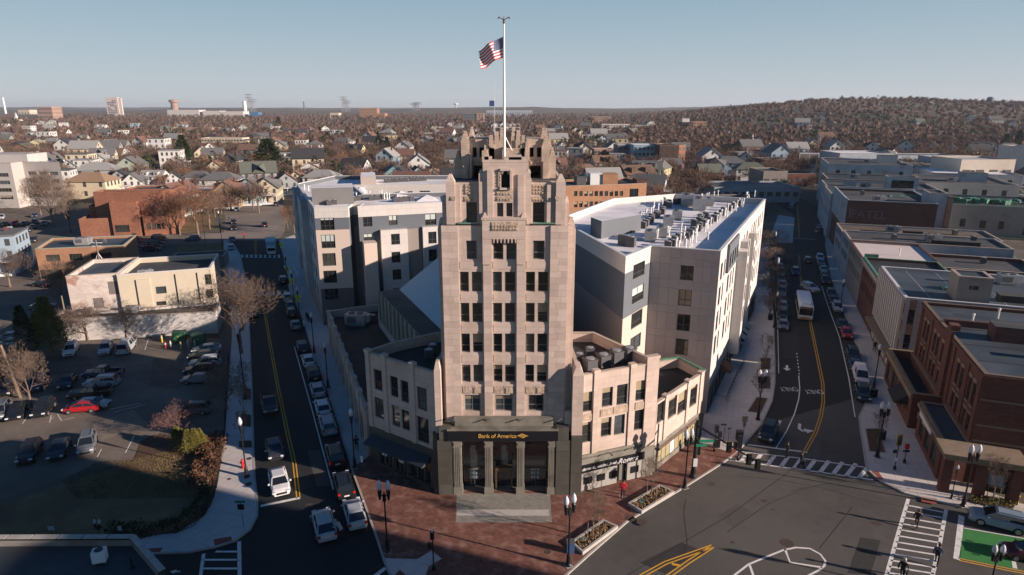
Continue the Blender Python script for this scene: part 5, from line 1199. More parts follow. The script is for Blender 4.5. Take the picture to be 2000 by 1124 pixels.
rowb('white_roof_shop','brick building with bright white roof at the right edge',62,74,36,60,9.,br_pink,roof_wh,{0:(grid(24,6,1.2,[(5,7)]),1,2,.3)})
rowb('grey_shop','long shop with two dark ribbed roofs beyond the pinkish roof',89.2,102,-2,30,10.2,shade_bluewhite,roof_gy,{3:(fins(6,12.8),1,2,0)},par=.3)
rowb('tan_roof_shop','shop with tan gravel roof below the painted sign wall',102.2,116.6,-2,32,9.6,shade_bluewhite,roof_br,{3:(fins(6,14.4),1,2,0)},par=.3)
rowb('tan_roof_shop','wide low building with tan gravel roof and green edge near the right margin',84.5,122,32.5,75,7.2,br_pink,roof_br,{0:(grid(42,5,1.3,[(3,5)]),2,2,0)},par=.3,cope=copper)
f1=rowb('painted_sign_building','brick building with faded painted FATEL sign on its side wall','' and 0,1,0,1,1,br_dk,roof_bl) if 0 else building('painted_sign_building','dark brick building with faded painted lettering on its side wall','building',[S(117,0),S(117,21),S(146,21),S(146,0)],15.9,br_dk,roof_gy,{3:(grid(29,7,1.5,[(5,7),(9,11)]),1,2,0)},par=.6,cope=shade_bluewhite)
fmat=M('faded pink sign paint',(.16,.10,.13),.9,.3,2)
wall_text(f1,'FATEL',3.0,fmat,on(S(117,0),A0,5.4,-.05,11.3),A0,.01,spacing=1.05)
m=MB(); m.obox(S(117,0),A0,.8,-.02,11.2,1.1,-.002,13.9); m.build('sign_border',fmat,f1)
m=MB(); m.obox(S(146,0),A3,0,-.5,9.,29,-.003,16.4); m.build('billboard_front',shade_bluewhite,f1)
building('stair_tower','white stuccoed stair tower rising beside the painted sign wall','tower',[S(119,19.2),S(119,23.4),S(127,23.4),S(127,19.2)],18.4,shade_bluewhite,roof_gy,par=.2)
p=S(118.7,23.9); box_thing('chimney','tall square red brick chimney beside the white stair tower','chimney',p[0],p[1],0,1.1,1.1,17.8,A0,br_pink)
building('stucco_building','grey stained stucco building with four small windows and green tarpaulins on the roof','building',[S(126,24.6),S(126,50),S(150,50),S(150,24.6)],14.8,stucco,roof_gy,{0:([(4.3,9.0,5.6,11.2),(8.8,8.9,10.3,11),(13.0,8.9,14.3,11),(18.7,7.6,20.1,10.2)],1,2,0)},par=.5,cope=copper)
for a,b,l in((138,34,'green tarpaulin heap in the middle of the stucco building roof'),(138,43,'green tarpaulin heap at the right of the stucco building roof'),(135,17,'green roof lights on the painted sign building')):
    p=S(a,b); t=thing('roof_tarpaulin',l,'tarpaulin',(p[0],p[1],14.3)); m=MB()
    for k in range(26): m.obox((rnd.uniform(-4.5,4.5),rnd.uniform(-3,3)),rnd.uniform(0,3),-.9,-.5,rnd.uniform(-.1,.0),.9,.5,rnd.uniform(.3,1.3))
    o=m.build('sheet',M('green tarpaulin',(.05,.17,.11),.6,.5,.8),t); o['kind']='stuff'
for i,(t0,t1,w0,w1,h,wm,rm,l) in enumerate(((146.3,168,-1,30,14,shade_bluewhite,roof_bu,'white fronted shop with slate roof and hatches beyond the sign building'),(168.3,192,0,34,13.6,shade_bluewhite,roof_gy,'pale stuccoed shop with sloping hatch on its roof, far along the right street'),(150.3,175,31,52,9.,shade_bluewhite,roof_bu,'low pale building with two white cabins behind the stucco building'),(192.3,215,2,30,14.2,M('dull grey block wall',(.2,.19,.18),.9,.15,.4),roof_bu,'pale two storey shop farther along the right street'),(215.3,248,4,34,18,shade_bluewhite,roof_gy,'broad white building at the far end of the right shop row'),(192.5,225,31,62,14,M('pale cream block',(.5,.44,.37),.85,.1,.3),roof_gy,'pale cream and grey block behind the right shop row'),(228,262,44,74,14.5,shade_bluewhite,roof_wh,'white walled building with flat white roof behind the shop row'),(250,280,8,40,9.5,br_red,roof_bl,'dark brick shop at the far bend of the right street'))):
    rowb('shop_block',l,t0,t1,w0,w1,h,wm,rm,{3:(grid(t1-t0,6,1.3,[(h*.45,h*.6),(h*.72,h*.87)]),1,2,0),0:(grid(w1-w0,5,1.5,[(h*.72,h*.87),(h*.4,h*.55)]),2,1,.2)},par=.5)
rowb('hatch_tower','white framed hatch tower with dark glazed front on the far shop roofs',170,176,18,27,17.6,shade_bluewhite,roof_bu,{0:([(1.2,13.2,7.8,16.6)],3,1,0)},cat='tower',par=.3)
for i in range(6):
    p=S(153+i*.4,6+i*2.2); t=thing('solar_panel',ORD[i]+' dark tilted solar panel from the left on the far slate roof','solar panel',(p[0],p[1],13.55),A0,group='solar panels on the slate roof'); m=MB(); m.v=[(-1,-1,.1),(1,-1,.1),(1,1,.9),(-1,1,.9),(-1,-1,.0),(1,-1,.0),(1,1,.0),(-1,1,.0)]; m.f=[(0,1,2,3),(4,5,1,0),(5,6,2,1),(6,7,3,2),(7,4,0,3)]; m.m=[0]*5; m.build('panel',carglass,t)
# ---------------------------------------------------------------- nearest roof, bottom left
FR=[(-60,22),(-20,22),(-24.9,38.6),(-29.2,42.4),(-60,42.2)]
fr_=building('foreground_roof','dark flat roofed building with pale coping blocks in the bottom left corner','building',FR,8.,stucco,roof_bu if 0 else M('dark blue grey membrane',(.045,.052,.058),.7,.2,.3,tint=((.07,.075,.08),.2,.5,.7)),{},par=.55,cope=black)
for a,b in((FR[4],FR[3]),(FR[3],FR[2])):
    L=math.hypot(b[0]-a[0],b[1]-a[1]); an=math.atan2(b[1]-a[1],b[0]-a[0]); n=int(L/1.9)
    for i in range(n): m=MB(); m.obox(a,an,i*L/n+.05,-.35,8.13,(i+1)*L/n-.05,.12,8.2); m.build('coping_block',conc2,fr_)
x,y,_=G(197,1098,7.5); t=thing('condenser_unit','white condenser with round fan on the dark roof in the bottom left corner','air conditioner',(x,y,7.5),.3)
m=MB(); m.box(-.45,-.35,.15,.45,.35,1.05); m.build('housing',signw,t); m=MB(); m.lathe(0,0,[(.3,1.05),(.3,1.09),(.1,1.1)],12); m.build('fan_grille',black,t); m=MB(); m.box(-.4,-.3,0,-.3,.3,.15); m.box(.3,-.3,0,.4,.3,.15); m.build('foot_rail',metal_dk,t)
x,y,_=G(258,1108,7.5); t=thing('vent_pipe','small mushroom vent on the dark roof right of the white condenser','vent pipe',(x,y,7.5)); m=MB(); m.lathe(0,0,[(.25,0),(.08,.1),(.08,.8)],8); m.build('pipe',black,t)
# tall brick office block outside the frame on the right; its long shadow crosses the street and lawn
building('brick_office_tower','tall brick office block across the junction, outside the picture on the right','office',[(62.5,-12),(98,-12),(98,13),(62.5,25.9)],38.,br_tan,roof_gy,{3:(grid(37.9,8,1.8,[(3+i*3.6,5+i*3.6) for i in range(9)]),2,2,.2)},par=.8)

# small gear on the shop roofs
for i,(t0,w0,z,k,l) in enumerate(((8.5,7.5,12.45,'c','small cube unit on the red brick corner roof near its front'),(20,4,12.45,'v','white vent on the red brick corner roof near the gable'),(24,8,12.45,'v','white vent toward the back of the red brick corner roof'),(34,8,12.75,'v','white vent near the left of the slate blue roof'),(43,8,12.75,'c','dark unit behind the pyramid skylight'),(44,15,12.75,'r','long unit at the right of the slate blue roof'),(56,5,10.2,'v','vent on the dark roof behind the bracketed cornice'),(60,22,8.,'c','dark unit on the low dark brick shop roof'),(77,6,9.7,'v','small vent on the pinkish roof'),(80,22,8.7,'c','unit on the red brick rear range'),(95,8,9.9,'c','unit on the left of the ribbed dark roofs'),(96,16,9.9,'r','long unit on the ribbed dark roofs'),(99,25,9.9,'c','unit on the right of the ribbed dark roofs'),(109,10,9.3,'r','long unit on the tan gravel roof'),(110,24,9.3,'c','small unit at the right of the tan gravel roof'),(104,50,6.9,'c','unit on the wide low tan roof'),(122,8,15.3,'r','long unit on the painted sign building'),(136,6,15.3,'c','unit at the back of the painted sign building'),(158,22,13.5,'r','long unit right of the solar panels'),(175,12,13.1,'r','long unit on the pale stuccoed shop roof'),(184,22,13.1,'c','unit behind the hatch tower'),(202,12,13.7,'r','long unit on the pale two storey shop'),(230,20,17.5,'r','long unit on the broad white building'),(205,45,13.5,'r','long unit on the cream and grey block'),(238,60,14,'c','unit on the flat white far roof'))):
    p=S(t0,w0); place(k,p[0],p[1],z,A0+rnd.uniform(-.1,.1),l,None,1.1)
for t0,w0,sx2,sy2,h,z,mt,l in((33,12,3,2,.9,12.76,roof_bl,'low dark roof curb on the slate blue roof'),(93,20,9,2.2,.8,9.9,roof_bl,'long dark skylight strip on the ribbed roofs'),(106,14,4,2,1.0,9.3,roof_bl,'dark hatch on the tan gravel roof'),(160,38,6,5,3.4,8.6,shade_bluewhite,'left white cabin on the low pale building'),(163,47,6,5,3.2,8.6,shade_bluewhite,'right white cabin on the low pale building'),(180,8,4,3,2,13.1,shade_bluewhite,'small pale roof hut on the stuccoed shop'),(56,30,5,4,2.2,8.,br_dk,'dark brick roof hut behind the slate blue roof'),(236,28,7,5,3,17.5,panel_w,'white roof hut on the broad white building'),(208,52,8,6,3.2,13.5,shade_bluewhite,'pale roof hut on the cream and grey block')):
    p=S(t0,w0); box_thing('roof_hut',l,'roof hut',p[0],p[1],z,sx2,sy2,h,A0,mt,topmat=roof_gy)

# roof seams, hatches and ponding stains as real strips of membrane on the two nearest roofs
for i,(t0,w0,t1,w1) in enumerate(((29.5,1.5,48.5,3.2),(29.5,6.,48.5,7.5),(29.5,11,48.5,12.4))):
    m=MB(); m.ribbon([S(t0,w0),S(t1,w0)],.09,12.753,0,12.775); m.build('membrane_seam',conc2,r2)
for t0 in(5.5,11,17.5,23): m=MB(); m.ribbon([S(t0,.6),S(t0,14)],.1,12.453,0,12.475); m.build('membrane_seam',roof_bl,r1)
m=MB(); m.obox(S(18.5,.5),A0,0,-.3,12.46,14,.3,13.3); m.build('party_wall',br_dk,r1)
# ---------------------------------------------------------------- vehicles
def car_body(L,W,prof,zb=.28,fl=.0):
    """prof: list of (x, shoulder z, top z, width factor)"""
    m=MB(); rings=[]
    for x,zs,zt,k in prof:
        w_=W/2*k
        rings.append([(x,-w_*.93,zb),(x,-w_,zb+.14),(x,-w_*1.0,(zb+zs)/2+.05),(x,-w_*.955,zs),(x,-w_*.80,zt),(x,0,zt+.025),(x,w_*.80,zt),(x,w_*.955,zs),(x,w_*1.0,(zb+zs)/2+.05),(x,w_,zb+.14),(x,w_*.93,zb)])
    for r_ in rings: m.v+=r_
    n=len(rings[0])
    for i in range(len(rings)-1):
        for j in range(n-1): a=i*n+j; m.f.append((a,a+n,a+n+1,a+1)); m.m.append(0)
        a=i*n; m.f.append((a,a+n-1,a+2*n-1,a+n)); m.m.append(0)
    m.f.append(tuple(range(n))); m.m.append(0); e=(len(rings)-1)*n; m.f.append(tuple(range(e+n-1,e-1,-1))); m.m.append(0)
    return m
def make_vehicle(kind):
    t=thing('parked_car','x','car')
    W=1.86
    if kind=='sedan': L,prof=4.7,[(-2.3,.55,.62,.86),(-2.2,.82,.93,.93),(-1.5,.92,1.0,1),(-.9,.93,1.02,1),(.7,.92,.99,1),(1.2,.88,.96,.99),(1.9,.78,.84,.95),(2.25,.6,.66,.85),(2.33,.45,.5,.78)]; cb=(-1.95,1.25,-1.15,.45,.97,1.43)
    elif kind=='suv': L,prof=4.7,[(-2.3,.6,.7,.9),(-2.25,1.0,1.08,.95),(-1.5,1.05,1.13,1),(.7,1.03,1.1,1),(1.2,.99,1.06,1),(1.95,.9,.96,.96),(2.27,.68,.75,.88),(2.33,.5,.55,.82)]; cb=(-2.2,1.2,-1.85,.35,1.06,1.70)
    elif kind=='hatch': L,prof=4.2,[(-2.0,.6,.7,.9),(-1.95,.9,1.,.95),(-1.2,.97,1.05,1),(.6,.95,1.02,1),(1.1,.9,.97,.99),(1.75,.78,.84,.95),(2.05,.58,.64,.85),(2.1,.45,.5,.8)]; cb=(-1.93,1.15,-1.45,.3,1.0,1.5)
    elif kind=='van': W=2.; L,prof=5.2,[(-2.6,.7,.8,.95),(-2.58,1.05,1.15,.98),(.9,1.05,1.15,1),(1.6,.98,1.06,.99),(2.3,.9,.96,.95),(2.55,.6,.7,.88)]; cb=(-2.55,1.75,-2.5,1.0,1.1,2.0)
    elif kind=='pickup': W=1.98; L,prof=5.5,[(-.75,.98,1.06,1),(.9,1.0,1.08,1),(1.3,.98,1.06,1),(2.3,.92,1.0,.97),(2.7,.75,.82,.9),(2.76,.5,.6,.86)]; cb=(-.75,1.3,-.6,.6,1.03,1.75)
    zb=.3
    body=car_body(L,W,prof,zb).build('body',[paint],t,smooth=False)
    if kind=='pickup':
        m=MB(); m.box(-2.75,-W/2,zb+.1,-.74,-W/2+.1,1.05); m.box(-2.75,W/2-.1,zb+.1,-.74,W/2,1.05); m.box(-2.75,-W/2+.1,zb+.1,-2.66,W/2-.1,1.05); m.build('bed_side',paint,t)
        m=MB(); m.box(-2.66,-W/2+.1,.6,-.76,W/2-.1,.66); m.build('bed_floor',tyre,t)
    x0,x1,x2,x3,z0,z1=cb; wb,wt=W/2*.86,W/2*.70
    B=[(x0,-wb,z0),(x1,-wb,z0),(x1,wb,z0),(x0,wb,z0)]; U=[(x2,-wt,z1-.06),(x3,-wt,z1-.06),(x3,wt,z1-.06),(x2,wt,z1-.06)]
    g=MB()
    for i in range(4): j=(i+1)%4; g.face([B[i],B[j],U[j],U[i]])
    g.build('window_glass',carglass,t)
    r_=MB(); k=.94
    r_.v=[(x2-.04,-wt*1.03,z1-.07),(x3+.05,-wt*1.03,z1-.07),(x3+.05,wt*1.03,z1-.07),(x2-.04,wt*1.03,z1-.07),(x2+.12,-wt*.86,z1),(x3-.15,-wt*.86,z1),(x3-.15,wt*.86,z1),(x2+.12,wt*.86,z1)]
    r_.f=[(0,1,5,4),(1,2,6,5),(2,3,7,6),(3,0,4,7),(4,5,6,7),(3,2,1,0)]; r_.m=[0]*6
    for i in range(4): # corner pillars
        r_.tube(B[i],U[i],.055,.05,4,caps=False)
    for tt in((.45,) if kind!='van' else (.45,.75)):
        for s in(-1,1): bx=x0+(x1-x0)*tt+.1; ux_=x2+(x3-x2)*(tt+.02); r_.tube((bx,s*wb*1.005,z0),(ux_,s*wt*1.01,z1-.06),.045,.04,4,caps=False)
    if kind=='van':
        for s in(-1,1): r_.face([(x0,s*wb*1.01,z0),(x0+1.9,s*wb*1.01,z0),(x2+1.9,s*wt*1.02,z1-.06),(x2,s*wt*1.02,z1-.06)][::s])
    if kind in('suv',):
        for s in(-1,1): r_.box(x2+.2,s*wt*.8-.02,z1,x3-.3,s*wt*.8+.02,z1+.06)
    r_.build('roof',paint,t)
    xf,xr=prof[-1][0],(-2.75 if kind=='pickup' else prof[0][0]); wx=1.42 if L<5 else 1.7; wr=.34 if kind in('sedan','hatch') else .38
    zl=prof[-2][1] if 0 else (.62 if kind in('sedan','hatch') else .74)
    for s in(-1,1):
        m=MB(); m.box(xf-.18,s*W*.36-.2,zl-.04,xf-.02,s*W*.36+.16,zl+.12); m.build('headlight',lamp_w,t)
        m=MB(); m.box(xr-.02,s*W*.40-.14,zl+.08,xr+.14,s*W*.40+.12,zl+.30); m.build('tail_light',lamp_r,t)
        m=MB(); m.box(x1-.35,s*(W/2+.02)-.0 if s>0 else -W/2-.20,z0-.02,x1-.2,W/2+.20 if s>0 else -W/2-.02,z0+.12); m.build('wing_mirror',paint,t)
    m=MB(); m.box(xf-.03,-.5,.42,xf+.02,.5,.62); m.build('grille',black,t)
    m=MB(); m.box(xr-.035,-.26,.62,xr-.015,.26,.76); m.build('number_plate',plate,t)
    for x in(-wx+.02,wx):
        for s in(-1,1):
            y=s*(W/2-.09)
            m=MB(); m.tube((x,y-.12,wr),(x,y+.12,wr),wr,n=16); w_=m.build('wheel',tyre,t)
            m=MB(); m.tube((x,y+s*.115,wr),(x,y+s*.135,wr),wr*.62,n=10); m.build('rim',rim,w_)
            
    m=MB(); m.box(-L/2+.3,-W/2+.15,.18,L/2-.35,W/2-.15,.32); m.build('underbody',tyre,t)
    return t
VEH={}
def simple_vehicle(kind):
    """one mesh car for places where it is a handful of pixels"""
    src=VEH[kind]; return src
CARN=0
def car(px,py,toward,kind,c,label,group=None,sc=1.,name='parked_car',rz=None,z=.01):
    global CARN
    x,y,_=G(px,py); q=G(*toward) if rz is None else None
    a=math.atan2(q[1]-y,q[0]-x) if rz is None else rz
    if kind not in VEH: VEH[kind]=o=make_vehicle(kind); o.location=(x,y,z); o.rotation_euler=(0,0,a); o['label']=label
    else: o=copy_tree(VEH[kind],(x,y,z),a,label)
    if group: o['group']=group
    elif 'group' in o.keys(): del o['group']
    for ch in o.children: ch.color=(*c,1)
    o.name=name; o['category']={'pickup':'pickup truck','van':'van'}.get(kind,'car'); o.scale=(sc,sc,sc); CARN+=1
    return o
K_=(.012,.013,.016); DK=(.03,.033,.04); SI=(.36,.38,.40); WH=(.62,.61,.60); GY=(.13,.14,.15); BL=(.02,.045,.10); RD=(.36,.012,.018); LB_=(.22,.28,.34); MA=(.08,.012,.018)
g1='cars parked along the right side of the left street'
def L1(px,py): return (px-(px-480)*.035-2,py-25)
for a in ((592,684,'suv',DK,'dark car at the far end of the long parked row on the left street'),(603,710,'sedan',WH,'white sedan second from the far end of the long parked row'),(614,737,'suv',K_,'black wagon third from the far end of the long parked row'),(621,768,'sedan',SI,'silver sedan parked between a black wagon and a white sedan'),(631,803,'sedan',WH,'bright white sedan parked just ahead of a silver hatchback'),(641,838,'suv',LB_,'pale silver hatchback last in the tight parked row'),
          (655,898,'suv',K_,'black estate car with roof bars parked beside the bank wing'),(672,957,'suv',K_,'black compact car with red tail lights beside the kerb'),(693,1012,'sedan',SI,'silver sedan with sunroof parked at the plaza kerb')):
    car(a[0],a[1],(a[0]-11,a[1]-40),a[2],a[3],a[4],g1,1.04)
car(634,1034,(623,990),'sedan',SI,'silver sedan stopped in the road with a man leaning at its window',name='stopped_car',sc=1.06)
car(546,950,(560,1010),'sedan',WH,'white sedan driving towards the junction in the sunlit patch',name='moving_car',sc=1.06)
car(537,885,(547,930),'sedan',DK,'dark sedan just behind the white one on the left street',name='moving_car')
car(527,797,(537,850),'pickup',K_,'black pickup driving down the middle of the shaded left street',name='moving_pickup')
g2='cars parked on the far stretch of the left street'
for px,py,k,c,l in((553,552,'suv',K_,'black car parked just beyond the near zebra crossing'),(562,586,'suv',SI,'pale car first before the zebra crossing'),(568,601,'sedan',DK,'dark sedan squeezed behind the pale car by the zebra crossing'),(570,616,'suv',K_,'black car with pale roof glint parked behind the dark sedan'),(578,640,'sedan',GY,'grey sedan with bright red tail lights at the end of the row')):
    car(px,py,(px-9,py-40),k,c,l,g2)
car(493,617,(497,660),'suv',GY,'grey car half hidden by the big bare tree on the left street')
for px,py,k,c,l,t_ in((463,412,'sedan',LB_,'pale blue car driving on the far sunlit junction',(470,440)),(475,396,'suv',WH,'white estate car crossing the far sunlit junction',(500,396)),(457,437,'sedan',DK,'dark car leading a pair on the far sunlit junction',(460,460)),(457,449,'sedan',K_,'black car following in the pair on the far sunlit junction',(460,470)),(517,443,'suv',K_,'small black car alone in the middle of the far junction',(514,430)),(539,402,'suv',K_,'black car parked by the right kerb of the far junction',(536,390)),(454,472,'sedan',GY,'grey car parked by the far left kerb in shade',(457,500)),(452,488,'sedan',LB_,'bluish car parked behind the grey one at the far left kerb',(456,510)),(524,384,'suv',WH,'white car parked by the houses beyond the far junction',(560,381))):
    car(px,py,t_,k,c,l,name='far_car')
# car park
for px,py,k,c,l,t_ in((140,690,'suv',WH,'white compact in the far row of the car park',(131,705)),(208,688,'suv',SI,'silver estate car left of the silver minivan in the car park',(200,705)),(248,685,'van',SI,'silver minivan with red tail lights under the bare tree',(262,668)),
    (134,752,'sedan',K_,'black sedan parked alone in the middle of the car park',(118,775)),(203,736,'pickup',BL,'dark blue pickup in the middle row of the car park',(150,738)),(200,754,'suv',SI,'silver crossover beside the dark blue pickup',(150,757)),(178,775,'pickup',K_,'black pickup between the silver crossover and the red sedan',(130,780)),(163,803,'sedan',RD,'bright red sedan in the car park',(120,806)),(180,797,'sedan',SI,'silver sedan mostly hidden behind the red one',(220,795)),
    (22,765,'sedan',K_,'dark sedan by the wooden pole in the car park',(5,780)),(78,757,'suv',BL,'blue grey car behind bare branches in the car park',(60,775)),(3,812,'suv',GY,'grey car cut by the left edge of the picture',(-12,835)),(34,812,'sedan',K_,'black sedan in the left row of the car park',(20,840)),(86,806,'suv',K_,'black crossover right of the black sedan in the left row',(66,832)),
    (60,893,'suv',K_,'black crossover nearest the lawn on the left',(40,925)),(118,885,'sedan',DK,'dark sedan in the middle of the three cars by the lawn',(103,915)),(172,876,'suv',GY,'grey crossover right of three cars by the lawn',(165,905)),(378,808,'suv',GY,'dark silver crossover behind the pinkish bush',(330,812)),
    (405,688,'sedan',SI,'silver sedan topmost in the stack along the car park fence',(360,692)),(398,701,'sedan',K_,'black sedan second in the stack along the car park fence',(355,705)),(402,715,'suv',SI,'silver coupe third in the stack along the car park fence',(355,719)),(392,730,'suv',K_,'black car fourth in the stack along the car park fence',(345,733)),(388,747,'sedan',GY,'grey sedan lowest in the stack along the car park fence',(340,749)),
    (22,664,'sedan',LB_,'bluish car topmost at the left edge by the dark evergreen',(-10,668)),(24,676,'sedan',WH,'white car second at the left edge by the dark evergreen',(-10,680)),(20,690,'suv',LB_,'pale blue car third at the left edge by the dark evergreen',(-10,694)),(10,712,'sedan',BL,'dark blue car lowest at the left edge by the dark evergreen',(-20,716)),(82,560,'sedan',K_,'black car leaving the yard of the two storey brick shop',(60,558)),(84,604,'sedan',BL,'blue car partly hidden behind the olive evergreen',(120,600))):
    car(px,py,t_,k,c,l)
g3='cars in the far car park beside the white office'
i=0
for px,py,c in((12,441,K_),(30,441,RD),(50,440,K_),(69,437,BL),(69,424,BL),(19,454,WH),(38,455,DK),(56,453,K_),(64,447,K_),(41,474,K_),(33,465,GY),(66,473,DK),(21,478,BL),(24,488,MA),(88,440,GY),(4,428,SI)):
    cn={K_:'black',RD:'red',BL:'blue',WH:'white',DK:'dark',GY:'grey',MA:'maroon',SI:'silver'}[c]
    pl=['by the entrance of','in the first row of','in the middle row of','near the end of','at the top of','at the front of'][i%6]
    car(px,py,(px-7,py+9),['sedan','suv'][i%2],c,f'{cn} car {pl} the lot by the white office'+(', closer one' if i==8 else ''),g3,name='far_car'); i+=1
g4='dark cars packed beside the brick hall'
for k,(px,py) in enumerate(((262,470),(264,476),(266,482),(268,488),(255,492),(312,468),(309,473),(306,479),(302,485),(298,491))):
    car(px,py,(px+30,py-1),['sedan','suv'][k%2],[K_,DK,MA,BL][k%4],ORD[k%5]+' dark car from the back in the %s column beside the brick hall'%('left' if k<5 else 'right'),g4,name='far_car')
car(377,471,(360,472),'suv',GY,'grey car alone at the edge of the lane by the brick hall',name='far_car')
# right street
g5='cars parked along the right kerb of the right street'
sx_=S(60,-10)
def R1(px,py): return (px+13*(py/700),py+40)
for px,py,k,c,l in((1684,776,'suv',K_,'dark crossover nearest the junction at the right kerb'),(1680,742,'van',WH,'white panel van parked at the right kerb'),(1670,720,'sedan',BL,'dark blue car parked just beyond the white van'),(1665,700,'suv',K_,'black car two places beyond the white van'),(1653,657,'hatch',RD,'red hatchback parked at the right kerb'),(1645,640,'sedan',K_,'black car just beyond the red hatchback'),(1635,606,'suv',SI,'silver minivan parked in the shade at the right kerb'),(1628,592,'sedan',K_,'black car directly beyond the silver minivan'),(1623,580,'suv',DK,'dark car second beyond the silver minivan'),(1612,553,'suv',K_,'black car behind the small maroon one at the right kerb'),(1610,543,'sedan',MA,'small maroon car at the right kerb'),(1608,531,'sedan',SI,'silver car beyond the maroon one at the right kerb'),(1603,518,'sedan',GY,'grey car between two pale ones at the far right kerb'),(1601,509,'suv',WH,'white car at the far end of the right kerb row')):
    car(px,py,(px+13,py+42),k,c,l,g5)
g6='cars parked along the left kerb of the right street'
cols=[GY,DK,LB_,K_,GY,SI,DK,GY,LB_,K_,SI,DK]; pls=['nearest','second','third','fourth','fifth','sixth','seventh','eighth','ninth','tenth','eleventh','twelfth']
for i,(px,py) in enumerate(((1529,640),(1528,621),(1528,604),(1527,589),(1526,575),(1527,562),(1524,549),(1524,538),(1522,527),(1521,517),(1520,508),(1518,499))):
    car(px,py,(px+3,py+40),['sedan','suv','hatch'][i%3],cols[i],f'{pls[i]} car in the row by the bare street trees, counted from the junction',g6)
car(1553,536,(1560,570),'suv',BL,'dark blue car with headlights coming down the right street',name='moving_car')
car(1577,513,(1574,495),'suv',MA,'dark car with red brake lights driving away on the right street',name='moving_car')
car(1581,568,(1600,576),'suv',WH,'white crossover turning across the right street beyond the bus',name='moving_car',sc=1.05)
car(1500,853,(1484,890),'suv',K_,'black crossover waiting at the stop line of the right street',name='waiting_car',sc=1.0)
car(1948,1027,(1890,1012),'suv',LB_,'silver crossover beside the green cycle box at the right edge',name='moving_car',sc=1.06)
car(2012,1092,(1960,1082),'sedan',MA,'maroon car nose entering the picture beside the green box',name='moving_car')
g7='cars on the far bright stretch of the right street'
for i,(px,py,c,l) in enumerate(((1547,400,WH,'white'),(1551,393,SI,'silver'),(1555,386,WH,'pale'),(1559,380,LB_,'light blue'),(1544,408,GY,'grey'),(1573,364,K_,'black'),(1581,352,SI,'small silver'),(1600,358,DK,'dark'))):
    car(px,py,(px+8,py-14),'suv' if i%2 else 'sedan',c,f'{l} car on the far stretch of the right street before the bend',g7,name='far_car')
for i,(px,py) in enumerate(((1258,382),(1272,381),(1222,345),(1215,352),(1602,455),(1605,448))):
    car(px,py,(px+20,py-3),'suv',[K_,SI,WH,SI,GY,LB_][i],['dark car just right of the orange brick office','silver car just right of the orange brick office','white car by the yellow house','silver car in the drive of the yellow house','grey car under the painted billboard front','pale blue car under the billboard front'][i],name='far_car')
# bus
bx,by,_=G(1572,628); q=G(1560,560); ba=math.atan2(by-q[1],bx-q[0])
bus=thing('city_bus','white roofed city bus with yellow front coming down the right street','bus',(bx,by,.01),0); bus.rotation_euler=(0,0,ba)
m=MB(); m.box(-12.,-1.3,.35,0,1.3,2.95); m.box(-11.9,-1.2,2.95,-.1,1.2,3.05); m.build('body',metal_wh,bus)
m=MB(); m.box(-11.5,-1.0,3.05,-.8,1.0,3.12); m.box(-2.4,-.8,3.12,-.8,.8,3.4); m.build('roof',signw,bus)
m=MB(); m.box(.0,-1.28,.4,.06,1.28,.8); m.build('front_panel',M('orange yellow bus paint',(.42,.23,.06),.4,.05,2),bus)
m=MB(); m.box(.0,-1.2,1.25,.05,1.2,2.45); m.build('windscreen',carglass,bus)
m=MB(); m.box(.0,-1.1,2.5,.07,1.1,2.85); ds=m.build('destination_panel',black,bus)
m=MB(); 
for i in range(9): m.box(.075,-.85+i*.19,2.6,.085,-.73+i*.19,2.75)
m.build('destination_lettering',M('orange led',(.6,.15,.03),.5,0,1),ds)
for s in(-1,1):
    for i in range(7): m=MB(); m.box(-11.4+i*1.6,min(s*1.3,s*1.33),1.35,-10.+i*1.6,max(s*1.3,s*1.33),2.4); m.build('window',carglass,bus)
    m=MB(); m.box(-11.9,min(s*1.301,s*1.32),.6,-.1,max(s*1.301,s*1.32),1.0); m.build('side_stripe',M('orange yellow bus paint'),bus)
    m=MB(); m.box(.06,s*1.0-.2,.6,.1,s*1.0+.2,.85); m.build('headlight',lamp_w,bus)
    for x in(-2.4,-8.8): m=MB(); m.tube((x,s*1.05,.48),(x,s*1.33,.48),.48,n=14); m.build('wheel',tyre,bus)
tk=thing('box_truck','pale blue box truck standing at the far end of the left street','truck',G(531,500),0); q=G(529,470); tk.rotation_euler=(0,0,math.atan2(G(531,500)[1]-q[1],G(531,500)[0]-q[0]))
m=MB(); m.box(-9,-1.35,.9,-1.8,1.35,3.7); m.build('cargo_box',M('pale blue truck body',(.25,.42,.5),.5,.1,1),tk); m=MB(); m.box(-1.75,-1.1,.5,0,1.1,2.4); m.build('cab',metal_wh,tk); m=MB(); m.box(0,-1,1.4,.03,1,2.2); m.build('windscreen',carglass,tk)
for x in(-1,-7.5):
    for s in(-1,1): m=MB(); m.tube((x,s*1.,.45),(x,s*1.2,.45),.45,n=12); m.build('wheel',tyre,tk)
